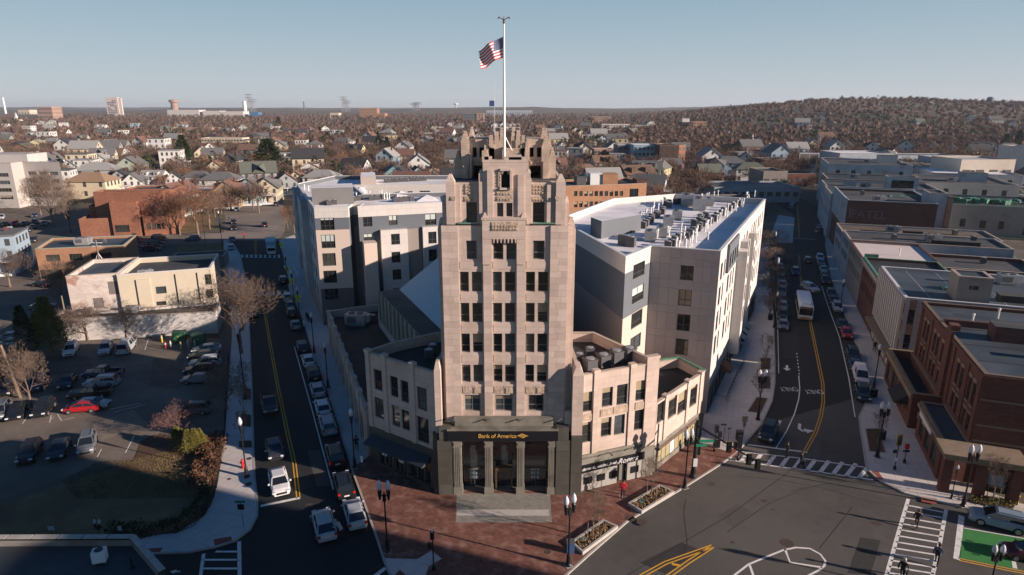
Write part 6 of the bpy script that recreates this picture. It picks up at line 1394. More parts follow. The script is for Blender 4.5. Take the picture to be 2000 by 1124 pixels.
# ---------------------------------------------------------------- lamps, signals, signs
def make_lamp(two):
    t=thing('street_lamp','x','street lamp'); m=MB(); m.lathe(0,0,[(.27,0),(.27,.12),(.19,.25),(.17,.9),(.11,1.1),(.075,1.3),(.06,5.4)],12); m.build('post',black,t)
    m=MB(); m.box(-.3,-.3,0.0,.3,.3,.0+.03); m.build('base_plate',conc2,t)
    sp=(-.36,.36) if two else (0,)
    m=MB()
    if two: m.tube((-.4,0,5.1),(.4,0,5.1),.05,n=6); m.box(-.14,-.08,4.6,.14,.08,5.2)
    for s in sp: m.lathe(s,0,[(.1,4.75),(.15,5.15),(.19,5.5),(.12,5.6)],10)
    m.build('lamp_bracket',black,t)
    for s in sp:
        m=MB(); m.lathe(s,0,[(.12,5.6),(.21,5.78),(.23,5.98),(.16,6.22),(.04,6.45)],10); m.build('lamp_globe',globe,t,smooth=True)
    return t
LAMP={}
def lamp(px,py,ptop,two,label,rz=0.,group=None):
    x,y,_=G(px,py,.13); h=DY(px,ptop,y)[2]-.13; k=max(.6,h/6.45)
    if two not in LAMP: o=LAMP[two]=make_lamp(two); o.location=(x,y,.13); o['label']=label
    else: o=copy_tree(LAMP[two],(x,y,.13),rz,label)
    o.rotation_euler=(0,0,rz); o.scale=(k if k<1.1 else 1.1,)*2+(k,); 
    if group: o['group']=group
    return o
gl='black street lamps'
for px,py,pt,tw,l in((1110,1105,966,1,'twin globe lamp beside the nearer stone planter'),(1337,953,838,1,'twin globe lamp between the farther planter and the signal mast'),(757,1078,938,1,'twin globe lamp on the brick plaza near the left street'),(1881,989,868,1,'twin globe lamp by the corner porch on the right'),(1925,1182,1064,1,'twin globe lamp at the bottom edge near the green box'),(1713,893,784,1,'twin globe lamp beside the square tree bed on the shop sidewalk'),(1706,760,672,0,'single globe lamp beside the white van'),(1480,820,722,1,'twin globe lamp between tree pits on the white block sidewalk'),(1858,974,908,0,'short lamp next to the tall one by the corner porch'),
    (482,932,815,0,'single globe lamp nearest the junction on the left sidewalk'),(480,780,632,0,'tall single globe lamp under the bare tree on the left sidewalk'),(614,691,610,0,'single globe lamp by the far parked cars on the left street'),(641,757,668,0,'single globe lamp halfway along the parked row'),(693,913,797,0,'single globe lamp beside the bank wing'),(586,628,560,0,'single globe lamp beside the last lime sign'),(575,595,526,0,'single globe lamp outside the left apartment block'),(562,553,495,0,'single globe lamp beyond the near zebra crossing'),(437,500,427,0,'single globe lamp by the far left kerb'),(431,455,412,0,'small far lamp beside the grass verge on the left'),(1512,640,570,0,'single globe lamp at the end of the parked row on the right street'),(1511,590,503,0,'single globe lamp among the bare street trees'),(1508,520,452,0,'far single globe lamp above the bare street trees'),(1640,610,545,0,'single globe lamp on the shaded shop sidewalk')):
    lamp(px,py,pt,tw,l,rz=.5 if px in(1110,1337) else 0.,group=gl)
def sig_head(m,x,y,z,a=0.,back=True):
    m.box(x-.17,y-.15,z-1.05,x+.17,y+.15,z)
ma=thing('traffic_signal_mast','massive black signal mast with long arm reaching over the junction','traffic signal',(*G2(1353,932,.13),.13),world=True)
bx0,by0=G2(1353,932,.13); hp=DY(1358,822,by0)[2]; ex,ey,_=G(1483,905,hp-1.3)
m=MB(); m.lathe(bx0,by0,[(.4,.13),(.4,.3),(.3,.6),(.26,1.2),(.2,1.6),(.17,hp)],14); m.build('post',black,ma)
m=MB(); m.tube((bx0,by0,hp-.6),(ex,ey,hp-1.3),.13,.07,8); m.build('arm',black,ma)
for f_,nm in((.55,0),(.86,1),(.99,1)):
    x=bx0+(ex-bx0)*f_;y=by0+(ey-by0)*f_;z=hp-.6-.7*f_+.25
    m=MB(); sig_head(m,x,y,z); m.build('signal_head',black,ma); 
    m=MB(); m.box(x-.3,y+.16,z-1.2,x+.3,y+.19,z+.12); m.build('backplate',M('backplate yellow edge',(.25,.15,.02),.6,.1,2),ma); m=MB(); m.box(x-.26,y+.125,z-1.16,x+.26,y+.158,z+.08); m.build('backplate_face',black,ma)
m=MB(); sig_head(m,bx0+.45,by0+.2,3.9); m.build('signal_head',black,ma)
m=MB(); m.box(bx0+.3,by0-.3,4.6,bx0+1.9,by0-.26,4.95); m.box(bx0-.1,by0-.5,4.2,bx0+1.1,by0-.46,4.5); m.build('street_name_sign',greenp,ma)
m=MB(); m.box(bx0-.2,by0-.45,1.7,bx0+.25,by0-.42,2.7); m.build('notice_sign',signw,ma)
def post(name,label,cat,px,py,h,parts,r=.05,z=.13,base=True,mat=black):
    x,y,_=G(px,py,z); t=thing(name,label,cat,(x,y,z)); m=MB(); m.lathe(0,0,([(.18,0),(.14,.4)] if base else [])+[(r,.5 if base else 0),(r,h)],8); m.build('post',mat,t)
    for nm,(x0,y0,z0,x1,y1,z1),mt in parts: m=MB(); m.box(x0,y0,z0,x1,y1,z1); m.build(nm,mt,t)
    return t
ye=M('backplate yellow edge')
post('pedestrian_signal','pedestrian signal post with yellow edged signal on the shop sidewalk corner','signal',1747,917,4.2,[('signal_head',(-.17,-.1,3.2,.17,.15,4.2),black),('backplate',(-.3,-.0,3.0,.3,.03,4.4),ye),('crossing_sign',(-.5,-.1,2.1,-.15,.05,2.5),black),('white_band',(-.09,-.09,1.1,.09,.09,1.5),signw)])
post('fire_alarm_post','red fire alarm box on a black post beside the pedestrian signal','alarm post',1766,904,1.9,[('alarm_box',(-.2,-.15,1.8,.2,.15,2.4),redp),('alarm_crossbar',(-.35,-.08,1.4,.35,.08,1.6),black)])
post('pedestrian_signal','pedestrian signal post on the pale slab at the plaza tip','signal',847,1113,4.0,[('signal_head',(-.2,-.1,3.2,.15,.2,3.9),black),('walk_sign',(-.45,-.15,2.3,-.1,.1,2.8),black),('white_cap',(-.06,-.06,3.9,.06,.06,4.2),signw)],.06)
post('street_sign','green street name sign over a black board on the left sidewalk corner','street sign',476,1030,2.9,[('name_plate',(-.55,-.02,2.75,.45,.02,3.0),greenp),('sign_board',(-.35,-.03,2.0,.3,.0,2.6),black)],.025,base=False)
post('hydrant_marker','slim bollard sign with white plate near the bank wing','sign',708,920,1.6,[('plate',(-.12,-.02,1.1,.12,.02,1.9),signw)],.02,base=False)
post('parking_sign','black parking sign board with its back to the camera near the bins','sign',1451,856,2.9,[('sign_face',(-.35,-.02,2.2,.35,.02,3.0),M('sign back tan',(.3,.22,.14),.6,.1,2)),('lower_plate',(-.2,-.02,1.6,.2,.02,2.15),M('sign back tan'))],.03,base=False)
post('pedestrian_signal','pedestrian signal post on the pale slab beside the signal mast','signal',1395,882,3.4,[('signal_head',(-.2,-.2,2.6,.25,.2,3.5),black),('walk_box',(.3,-.1,1.9,.7,.2,2.6),black)],.06)
post('pedestrian_signal','black signal post at the kerb before the crosswalk, right of the bins','signal',1441,899,3.2,[('signal_head',(-.2,-.2,1.6,.25,.2,3.2),black),('walk_box',(-.65,-.1,1.5,-.3,.2,2.3),black)],.06)
post('sign_post','thin sign post by the blue white sidewalk wall','sign',1412,870,2.8,[('sign_face',(-.5,-.02,2.7,.2,.02,2.9),black)],.03,base=False); post('sign_post','second thin post right beside the first by the signal mast','sign',1421,872,2.4,[('sign_face',(-.2,-.02,2.3,.2,.02,2.5),black)],.03,base=False)
for i,(px,py,l) in enumerate(((552,505,'farthest'),(564,552,'second farthest'),(573,580,'third'),(586,622,'nearest'))):
    pt={0:474,1:521,2:543,3:575}[i]; x,y,_=G(px,py,.13); h=DY(px,pt,y)[2]
    t=thing('crossing_sign',f'{l} of four lime diamond crossing signs along the left street','sign',(x,y,.13),group='lime crossing signs'); m=MB(); m.tube((0,0,0),(0,0,h-.2),.04,n=6); m.build('post',metal_dk,t)
    m=MB(); d=.62; m.v=[(0,-.05,h-2*d),(d,-.05,h-d),(0,-.05,h),(-d,-.05,h-d),(0,-.02,h-2*d),(d,-.02,h-d),(0,-.02,h),(-d,-.02,h-d)]; m.f=[(0,1,2,3),(7,6,5,4),(0,4,5,1),(1,5,6,2),(2,6,7,3),(3,7,4,0)]; m.m=[0]*6; m.build('diamond_panel',lime,t)
    m=MB(); m.box(-.3,-.05,h-2*d-.42,.3,-.02,h-2*d+.0); m.build('arrow_plate',lime,t); m=MB(); m.box(-.07,-.06,h-.95,.1,-.052,h-.5); m.box(-.16,-.06,h-.8,.18,-.052,h-.72); m.build('walker_symbol',black,t)
def bin_(px,py,l,z=.13,c=None):
    x,y,_=G(px,py,z); t=thing('litter_bin',l,'bin',(x,y,z)); m=MB(); m.box(-.35,-.3,0,.35,.3,1.1); m.build('housing',c or black,t); m=MB(); m.box(-.38,-.33,1.1,.38,.33,1.2); m.build('lid',metal_dk,t)
bin_(1443,859,'black litter bin beside the parking sign'); bin_(1399,873,'black bin left of the tan sign back'); bin_(1706,775,'dark bin beside the single globe lamp'); bin_(1721,858,'dark news box behind the twin lamp on the shop sidewalk'); bin_(1504,625,'black bin by the end of the parked row'); bin_(1114,1078,'blue news box behind the lamp by the planter',c=cloth_b)
def hydrant(px,py,c,l,z=.13):
    x,y,_=G(px,py,z); t=thing('fire_hydrant',l,'hydrant',(x,y,z)); m=MB(); m.lathe(0,0,[(.2,0),(.2,.08),(.14,.1),(.14,.65),(.18,.7),(.1,.88)],10); m.build('barrel',c,t); m=MB(); m.tube((-.26,0,.5),(.26,0,.5),.08,n=8); m.build('outlet',c,t); t.scale=(1.2,1.2,1.25)
hydrant(475,914,redp,'red hydrant on the left sidewalk beside the lamp'); hydrant(1984,980,yelp,'yellow hydrant at the right edge behind the planted bed'); hydrant(594,637,metal_wh,'pale hydrant on the far left street sidewalk')
# green utility boxes and bollards by the car park
for px,py,l in((352,667,'green transformer box by the long white building'),(390,671,'green utility box in the shade at the end of the white wall')):
    x,y,_=G(px,py); t=thing('utility_box',l,'utility box',(x,y,.04),.15); m=MB(); m.box(-1.,-.7,0,1.,.7,1.75); m.build('cabinet',box_gr,t); m=MB(); m.box(-1.08,-.78,1.752,1.08,.78,1.85); m.build('lid',box_gr,t); m=MB(); m.box(-.15,-.72,.9,.1,-.702,1.1); m.build('warning_plate',yelp,t)
for px,py,c,l in((317,669,yelp,'yellow bollard farthest left beside the transformer'),(324,682,redp,'orange bollard left of the transformer'),(334,680,M('pale post',(.4,.4,.34),.7,.1,2),'pale bollard between the orange one and the transformer'),(354,682,yelp,'yellow bollard in front of the transformer'),(368,679,M('pale post'),'pale bollard right of the transformer'),(381,678,M('pale post'),'pale bollard before the second utility box'),(314,663,M('pale post'),'short pale bollard behind the yellow one')):
    x,y,_=G(px,py); t=thing('bollard',l,'bollard',(x,y,.0)); m=MB(); m.lathe(0,0,[(.13,0),(.13,1.25),(.06,1.32)],8); m.build('post',c,t); m=MB(); m.lathe(0,0,[(.136,.85),(.136,1.05)],8); m.build('band',signw,t)
def pole(px,py,pt,l,r=.16,z=0,mat=wood,lean=0):
    x,y,_=G(px,py,z); h=DY(px,pt,y)[2]-z; t=thing('utility_pole',l,'pole',(x,y,z)); m=MB(); m.tube((0,0,0),(lean,0,h),r,r*.7,8); m.build('shaft',mat,t); return t,h
pole(40,778,674,'weathered leaning wooden pole in the car park',.22,lean=-1.1); t,h=pole(137,664,578,'wooden pole between the bare trees and white wall',.17)
t,h=pole(198,532,469,'tall pale utility pole with crossarms behind the flaking brick building',.2,z=4); m=MB(); m.box(-1.3,-.08,h-.7,1.3,.08,h-.55); m.box(-1.,-.08,h-1.5,1.,.08,h-1.35); m.tube((-2.2,0,0),(0,0,h*.6),.08,n=5); m.tube((2.4,0,0),(0,0,h*.6),.08,n=5); m.build('crossarm',metal_wh,t)
pole(405,500,420,'slim pole behind the cream building',.08); pole(660,440,372,'slim white pole right of the far junction',.1) if 0 else None
pole(1236,392,310,'thin grey pole in the side road beyond the office',.14); pole(1316,372,312,'pole by the red brick apartments',.12)
# railing down the white block ramp
rl=thing('ramp_railing','black handrail running down the ramp beside the white apartment block','railing',(*G2(1440,760),.13),world=True)
pts=[G2(1453,712,.13),G2(1440,735,.13),G2(1428,762,.13),G2(1416,790,.13)]
for i in range(3): m=MB(); m.tube((*pts[i],1.1),(*pts[i+1],1.1),.04,n=5); m.tube((*pts[i],.6),(*pts[i+1],.6),.025,n=4); m.build('rail',black,rl)
for i in range(3):
    for k in range(4): f_=k/4; x=pts[i][0]+(pts[i+1][0]-pts[i][0])*f_; y=pts[i][1]+(pts[i+1][1]-pts[i][1])*f_; m=MB(); m.tube((x,y,.13),(x,y,1.1),.03,n=4); m.build('baluster',black,rl)
m=MB(); a=pts[3]; b=G2(1392,780,.13); m.tube((*a,1.1),(*b,1.1),.035,n=4); m.tube((*b,.13),(*b,1.1),.035,n=4); m.build('rail',black,rl)
# granite planters with mulch, dry grass and young trees
for nm,q,l in(('a',[(1114,1063),(1178,1019),(1207,1032),(1138,1084)],'nearer granite edged planter bed with young bare tree on the brick plaza'),('b',[(1226,987),(1288,951),(1317,964),(1253,1004)],'farther granite edged planter bed in front of the jeweller shop'),):
    P=Gs(q,.2); P=P if area(P)>0 else P[::-1]; c=cen(P); t=thing('planter',l,'planter',(*c,.13),world=True); ins=inset(P,.22)
    for i in range(4): j=(i+1)%4; m=MB(); m.prism([P[i],P[j],ins[j],ins[i]],.13,.5); m.build('kerb_stone',conc2,t)
    m=MB(); m.sheet(ins,.36); m.build('soil',mulch,t)
    m=MB()
    for k in range(150):
        a,b=rnd.random(),rnd.random(); x=(ins[0][0]*(1-a)+ins[1][0]*a)*(1-b)+(ins[3][0]*(1-a)+ins[2][0]*a)*b; y=(ins[0][1]*(1-a)+ins[1][1]*a)*(1-b)+(ins[3][1]*(1-a)+ins[2][1]*a)*b
        for s_ in range(7): an=rnd.uniform(0,6.28); r_=rnd.uniform(.08,.22); m.face([(x-.04*math.sin(an),y+.04*math.cos(an),.36),(x+.04*math.sin(an),y-.04*math.cos(an),.36),(x+r_*math.cos(an),y+r_*math.sin(an),.36+rnd.uniform(.08,.3))])
    o=m.build('dry_grass',M('straw coloured dead grass',(.33,.22,.12),.9,.35,5),t); o['kind']='stuff'
    m=MB(); m.lathe(c[0]-1.1,c[1]-.5 if nm=='a' else c[1]-.5,[(.35,.36),(.3,.42)],8); m.build('green_cover',M('pale green cover',(.12,.3,.24),.7,.2,3),t)
bed=Gs([(1888,980),(1905,968),(1985,985),(1975,1000)],.13); t=thing('planting_bed','low planted bed with evergreen ground cover behind the silver crossover','planting bed',(*cen(bed),.13),world=True)
m=MB(); m.prism(bed,.13,.22); m.build('soil',mulch,t); m=MB()
for k in range(400):
    a,b=rnd.random(),rnd.random(); x=(bed[0][0]*(1-a)+bed[1][0]*a)*(1-b)+(bed[3][0]*(1-a)+bed[2][0]*a)*b; y=(bed[0][1]*(1-a)+bed[1][1]*a)*(1-b)+(bed[3][1]*(1-a)+bed[2][1]*a)*b
    z=.22+rnd.random()*.35; s=.15; m.face([(x+rnd.uniform(-s,s),y+rnd.uniform(-s,s),z+rnd.uniform(-s,s)) for _ in range(3)])
o=m.build('ground_cover',pine_y,t); o['kind']='stuff'
# fence between lawn and left sidewalk
fe=thing('lawn_fence','dark picket fence curving between the lawn hedge and the left sidewalk','fence',(*G2(440,860),0),world=True)
fpx=[(447,700),(443,760),(441,800),(439,850),(432,905),(425,950),(412,990),(380,1030),(340,1047)]; FP=Gs(fpx)
m=MB(); m2=MB()
for i in range(len(FP)-1):
    a,b=FP[i],FP[i+1]; L=math.hypot(b[0]-a[0],b[1]-a[1]); m.tube((*a,1.05),(*b,1.05),.03,n=4); m.tube((*a,.25),(*b,.25),.03,n=4)
    for k in range(int(L/.28)): f_=k*.28/L; x=a[0]+(b[0]-a[0])*f_; y=a[1]+(b[1]-a[1])*f_; m2.tube((x,y,0),(x,y,1.15),.02,n=3)
m.build('rail',black,fe); o=m2.build('picket',black,fe); o['kind']='stuff'
for px,py,l in((28*1+90,1035,'pale blue twin notice sign above the dark lawn edge'),(251,1035,'small pale notice sign right of the twin globes')):
    x,y,_=G(px-12,py+25); t=thing('notice_sign',l,'sign',(x,y,0)); m=MB(); m.tube((0,0,0),(0,0,1.6),.03,n=5); m.build('post',black,t); m=MB(); m.box(-.3 if px<200 else -.18,-.03,1.35,.3 if px<200 else .18,.0,1.8); m.build('sign_face',signw,t)
lamp(202,1085,1040,1,'twin globe lamp rising behind the dark foreground roof',group=gl)
# ---------------------------------------------------------------- people
def make_person(pose):
    J={'pelvis':((0,0,.95),.15),'waist':((0,0,1.1),.14),'chest':((0,0,1.35),.17),'neck':((0,.01,1.5),.06),'head':((0,.03,1.62),.095),'crown':((0,.02,1.72),.085)}
    leg=.14; arm=.23
    st={'walk':(.32,-.30,.25,-.22),'stand':(.03,-.03,.02,-.02),'lean':(.05,-.12,.45,.4)}[pose]
    for s,dy,ay,n in((-1,st[0],st[3],'l'),(1,st[1],st[2],'r')):
        J['hip'+n]=((s*.09,0,.9),.10); J['knee'+n]=((s*.10,dy*.55+.05,.5),.075); J['ankle'+n]=((s*.10,dy-.03,.09),.05); J['toe'+n]=((s*.11,dy+.15,.04),.045)
        J['sh'+n]=((s*.19,0,1.42),.07); J['elb'+n]=((s*.25,ay*.45-.03,1.15),.055); J['hand'+n]=((s*.24,ay+.05,.9 if pose!='lean' else 1.15),.04)
    E=[('pelvis','waist'),('waist','chest'),('chest','neck'),('neck','head'),('head','crown')]
    for n in'lr': E+=[('pelvis','hip'+n),('hip'+n,'knee'+n),('knee'+n,'ankle'+n),('ankle'+n,'toe'+n),('chest','sh'+n),('sh'+n,'elb'+n),('elb'+n,'hand'+n)]
    ks=list(J); me=bpy.data.meshes.new('sk'); co=[J[k][0] for k in ks]
    if pose=='lean': co=[(x,y+max(0,z-.95)*.75,z-max(0,z-.95)*.18) for x,y,z in co]
    me.from_pydata(co,[(ks.index(a),ks.index(b)) for a,b in E],[]); o=bpy.data.objects.new('sk',me); col.objects.link(o)
    md=o.modifiers.new('s','SKIN'); 
    for i,k in enumerate(ks): me.skin_vertices[0].data[i].radius=(J[k][1],J[k][1]*.85); me.skin_vertices[0].data[i].use_root=(k=='pelvis')
    o.modifiers.new('u','SUBSURF').levels=1
    dg=bpy.context.evaluated_depsgraph_get(); bm_=bpy.data.meshes.new_from_object(o.evaluated_get(dg)); bpy.data.objects.remove(o)
    bm_.name='body'; bm_.materials.clear()
    for m_ in(M('person coat',(.1,.1,.1),.9,.1,3,objcol=True),cloth_k,skin,tyre): bm_.materials.append(m_)
    for p in bm_.polygons:
        z=p.center.z; y=p.center.y
        if pose=='lean' and z>.9: z=z+max(0,(z-.95))*.2
        p.material_index=3 if z<.1 else 1 if z<.88 and abs(p.center.x)<.2 else 2 if z>1.5 else 0
        if abs(p.center.x)>.19 and .8<z<.96: p.material_index=2
    return bm_
POSE={}
def person(px,py,pose,toward,c,l,h=1.78,z=.02,hat=None,extra=None):
    if pose not in POSE: POSE[pose]=make_person(pose)
    x,y,_=G(px,py,z); q=G(*toward); a=math.atan2(q[1]-y,q[0]-x)-R(90)
    t=thing('person',l,'person',(x,y,z),a); k=h/1.8; t.scale=(k*1.12,k*1.12,k)
    link('body',POSE[pose],t,c=c)
    hd=(0,.03,1.69) if pose!='lean' else (0,.5,1.55)
    m=MB(); m.lathe(hd[0],hd[1]-.015,[(.105,hd[2]-.05),(.108,hd[2]+.02),(.08,hd[2]+.09),(.03,hd[2]+.115)],10); m.build('hair' if hat is None else 'cap',hat or hair,t,smooth=True)
    m=MB(); m.taper(hd[0],hd[1]+.1,hd[2]-.09,hd[2]-.05,.03,.03,.015,.01); m.box(-.045,hd[1]+.075,hd[2]-.035,-.02,hd[1]+.092,hd[2]-.02); m.box(.02,hd[1]+.075,hd[2]-.035,.045,hd[1]+.092,hd[2]-.02); m.build('face',skin,t)
    if extra=='pack': m=MB(); m.box(-.15,-.3,1.05,.15,-.14,1.45); m.build('backpack',cloth_k,t)
    if extra=='bag': m=MB(); m.box(.22,-.1,.55,.3,.2,.9); m.build('bag',cloth_k,t)
    return t
CK=(.02,.02,.024)
person(1216,973,'stand',(1216,1010),(.45,.015,.03),'person in a red coat and dark trousers standing outside the jeweller shop',2.2,z=.14)
person(1789,1030,'walk',(1760,1080),CK,'person in dark clothes walking on the right hand crosswalk near its top',2.0)
person(1828,1103,'walk',(1850,1060),(.03,.07,.16),'person in a blue jacket with a backpack on the right hand crosswalk',2.2,extra='pack')
person(1760,1132,'walk',(1780,1100),CK,'person with fair hair in a black coat at the bottom of the crosswalk',2.2,hat=M('fair hair',(.5,.45,.38),.8,0,2),extra='bag')
person(1563,914,'walk',(1590,917),CK,'person in black striding over the crosswalk of the right street',2.1,extra='bag')
person(1536,894,'stand',(1500,893),CK,'person in a dark jacket at the stop line of the right street',2.1)
person(668,1052,'lean',(636,1042),(.30,.34,.40),'man in a pale blue shirt leaning to the window of the silver sedan',2.1,hat=M('grey cap',(.3,.33,.36),.8,0,2))
person(600,627,'stand',(600,660),CK,'person in black on the far left sidewalk beside a lamp',1.9,z=.14); person(604,630,'stand',(604,600),(.03,.03,.05),'second dark person close beside the first on the far left sidewalk',1.8,z=.14)
person(477,466,'stand',(480,480),(.4,.02,.03),'person in red crossing the far junction of the left street',2.); person(448,430,'walk',(470,430),(.02,.05,.14),'person in blue walking on the far left sidewalk',2.)
person(697,880,'walk',(690,850),CK,'person in black beside the lamp next to the bank wing',2.,z=.14)
person(1707,687,'walk',(1715,740),CK,'person in black walking past the shop row by the single lamp',2.,z=.14); person(429,507,'walk',(432,560),CK,'person in black on the far left sidewalk by the zebra crossing',2.,z=.14)
person(1345,372,'stand',(1345,390),(.3,.03,.02),'tiny workman in red far along the right street',2.) if 0 else None
# ---------------------------------------------------------------- trees
def bare(seed,H=10.,spread=1.,lev=5,trunk=.28,r0=.16,nb=4,up=.25,twr=.014):
    r=random.Random(seed); T=MB(); C=MB()
    def br(p,d,L,rad,l):
        n=2 if l>1 else 1; q=p
        for i in range(n):
            d=(d+Vector((r.uniform(-.22,.22),r.uniform(-.22,.22),r.uniform(-.05,.2)*up*2))).normalized()
            e=q+d*(L/n); r2=rad*(.8 if i<n-1 else .62); C.tube(q,e,rad,max(r2,twr*.6),3,1 if l<=2 else 0,caps=False); q=e; rad=r2
            if l>0 and i<n-1:
                sd=d.cross(Vector((r.uniform(-1,1),r.uniform(-1,1),.3))).normalized(); br(q,(d*.65+sd*.8).normalized(),L*.55,rad*.6,l-1)
        if l==0: return
        k=nb if l>1 else nb+1; a0=r.uniform(0,6.28)
        for j in range(k):
            a=a0+j*6.283/k+r.uniform(-.4,.4); u=d.orthogonal().normalized(); v=d.cross(u); sd=u*math.cos(a)+v*math.sin(a)
            sp=r.uniform(.45,.95)*spread
            br(q,(d+sd*sp+Vector((0,0,up))).normalized(),L*r.uniform(.6,.82),max(rad*.72,twr),l-1)
    base=Vector((0,0,H*trunk)); T.tube((0,0,-.1),(r.uniform(-.1,.1),0,H*trunk*.5),r0*1.25,r0,7,caps=False); T.tube((0,0,H*trunk*.5),base+Vector((0,0,.05)),r0,r0*.85,7,caps=False)
    for j in range(nb): 
        a=j*6.283/nb+r.uniform(-.3,.3); br(base,Vector((math.cos(a)*.75*spread,math.sin(a)*.75*spread,1.)).normalized(),H*.24,r0*.6,lev-1)
    if lev>=3: br(base,Vector((0,0,1)),H*.26,r0*.65,lev-1)
    zm=max(v[2] for v in C.v); s=H/zm; 
    C.v=[(x*s,y*s,z*s if z>H*trunk else z) for x,y,z in C.v]
    return T.mesh('trunk',[bark]),C.mesh('crown',[twig,bark_g])
def soup(seed,n,rx,rz,zc,ln,wd,shell=.5,limb=0,up=.35):
    """n slender triangles through a dome shaped crown, as one array (n,3,3)"""
    r=np.random.RandomState(seed); d=r.normal(size=(n,3)); d/=np.linalg.norm(d,axis=1)[:,None]; d[:,2]=np.abs(d[:,2])*1.1-.35
    lob=1+.22*np.sin(3*np.arctan2(d[:,1],d[:,0])+seed)+.12*np.sin(7*np.arctan2(d[:,1],d[:,0])+2*seed)
    rad=(shell+(1-shell)*r.rand(n)**.6)*lob
    c=d*rad[:,None]*np.array([rx,rx,rz]); c[:,2]+=zc
    t=d*np.array([1,1,.8])+r.normal(size=(n,3))*.45; t[:,2]+=up; t/=np.linalg.norm(t,axis=1)[:,None]
    s=np.cross(t,d+r.normal(size=(n,3))*.4); s/=np.linalg.norm(s,axis=1)[:,None]
    L=ln*(.6+.8*r.rand(n))[:,None]; w=wd*(.6+.8*r.rand(n))[:,None]
    return np.stack([c-s*w/2,c+s*w/2,c+t*L],1)
def tri_mesh(name,arr,mat):
    v=arr.reshape(-1,3); n=len(arr); me=bpy.data.meshes.new(name); me.vertices.add(len(v)); me.vertices.foreach_set('co',v.astype(np.float32).ravel())
    me.loops.add(n*3); me.loops.foreach_set('vertex_index',np.arange(n*3)); me.polygons.add(n); me.polygons.foreach_set('loop_start',np.arange(0,n*3,3)); me.polygons.foreach_set('loop_total',np.full(n,3)); me.materials.append(mat); me.update(); return me
def midtree(seed):
    T=MB(); C=MB(); r=random.Random(seed); T.tube((0,0,-.2),(0,0,3.4),.28,.17,5,caps=False)
    for j in range(6): a=j*1.05+r.uniform(-.3,.3); T.tube((0,0,3.0),(math.cos(a)*2.6,math.sin(a)*2.6,6.4),.14,.05,3,caps=False); 
    a1=soup(seed,620,3.9,4.4,5.6,1.5,.085,.25); a2=soup(seed+50,160,2.6,3.2,4.9,2.6,.14,.1)
    return T.mesh('trunk',[bark]),tri_mesh('crown',np.concatenate([a1,a2]),twig)
def pinemesh(seed,H=10.,rr_=2.6):
    T=MB(); T.tube((0,0,-.2),(0,0,H*.9),.24,.06,6,caps=False); r=np.random.RandomState(seed); n=2200
    h=r.rand(n)**.75; z=H*(.12+.88*h); ra=rr_*(1-h)**.8*(.55+.45*np.abs(np.sin(h*24+r.rand(n)*1.2)))*np.sqrt(r.rand(n))+.08; a=r.rand(n)*6.283
    c=np.stack([ra*np.cos(a),ra*np.sin(a),z],1); t=np.stack([np.cos(a),np.sin(a),-.35+.5*r.rand(n)],1)+r.normal(size=(n,3))*.35; t/=np.linalg.norm(t,axis=1)[:,None]
    s=np.cross(t,r.normal(size=(n,3))); s/=np.linalg.norm(s,axis=1)[:,None]
    return T.mesh('trunk',[bark]),tri_mesh('crown',np.stack([c-s*.11,c+s*.11,c+t*.55],1),pine)
TREE={}
def tree(kind,x,y,label,group=None,h=1.,rz=0.,z=None,name='bare_tree',cat='tree',wide=1.,mat=None):
    if kind not in TREE:
        k,seed=kind.split('_'); seed=int(seed)
        TREE[kind]={'near':lambda:bare(seed,10,1.,6,.22,.2,3),'slim':lambda:bare(seed,6,.55,5,.3,.07,3,.5,.009),'mid':lambda:midtree(seed),'pine':lambda:pinemesh(seed),'spread':lambda:bare(seed,8,1.35,6,.16,.2,3,.1)}[k]()
    a,b=TREE[kind]; t=thing(name,label,cat,(x,y,hgt(x,y) if z is None else z),rz,group); t.scale=(h*wide,h*wide,h)
    link('trunk',a,t); c=link('crown',b,t)
    if mat: 
        for i in range(len(c.data.materials)): c.material_slots[i].link='OBJECT'; c.material_slots[i].material=mat
    return t
pinkt=M('reddish buds twigs',(.19,.105,.09),.9,.2,1); redt=M('rusty orange twigs',(.22,.12,.075),.9,.2,.5)
def tpx(kind,px,py,pt,label,H0,wide=1.,z=.1,**k):
    x,y,_=G(px,py,z); h=(DY(px,pt,y)[2]-z)/H0; return tree(kind,x,y,label,h=h,z=z,wide=wide,rz=rnd.uniform(0,6),**k)
tpx('near_1',472,690,512,'tall bare street tree with pale twigs overhanging the left street',10,wide=.85)
tpx('near_2',474,645,540,'second tall bare street tree just behind the pale one on the left street',10,wide=.95)
tpx('spread_3',443,800,706,'bare tree with pale spreading branches by the car park fence',8,wide=.9)
tpx('slim_1',481,772,700,'thin bare sapling in the first left sidewalk tree pit',6,wide=.9); tpx('slim_2',480,825,740,'thin bare sapling in the middle left sidewalk tree pit',6,wide=.9); tpx('slim_3',478,870,800,'thin bare sapling in the nearest left sidewalk tree pit',6,wide=.8)
tpx('spread_4',352,850,776,'pinkish red bare bush tree in front of the dark silver crossover',8,wide=1.05,mat=pinkt)
tpx('near_5',62,795,668,'large bare tree with tangled branches at the left of the car park',10,wide=.75); tpx('spread_6',8,760,640,'bare tree cut by the left edge beside the car park',8,wide=.9)
tpx('spread_7',172,664,586,'small bare tree before the left part of the long white wall',8,wide=.8); tpx('spread_8',248,660,598,'small bare tree before the middle of the long white wall',8,wide=.8); tpx('spread_3',130,668,600,'bare shrub tree at the corner of the long white wall',8,wide=.8)
tpx('near_9',122,598,500,'bare tree in front of the two storey brick shop',10,wide=.8)
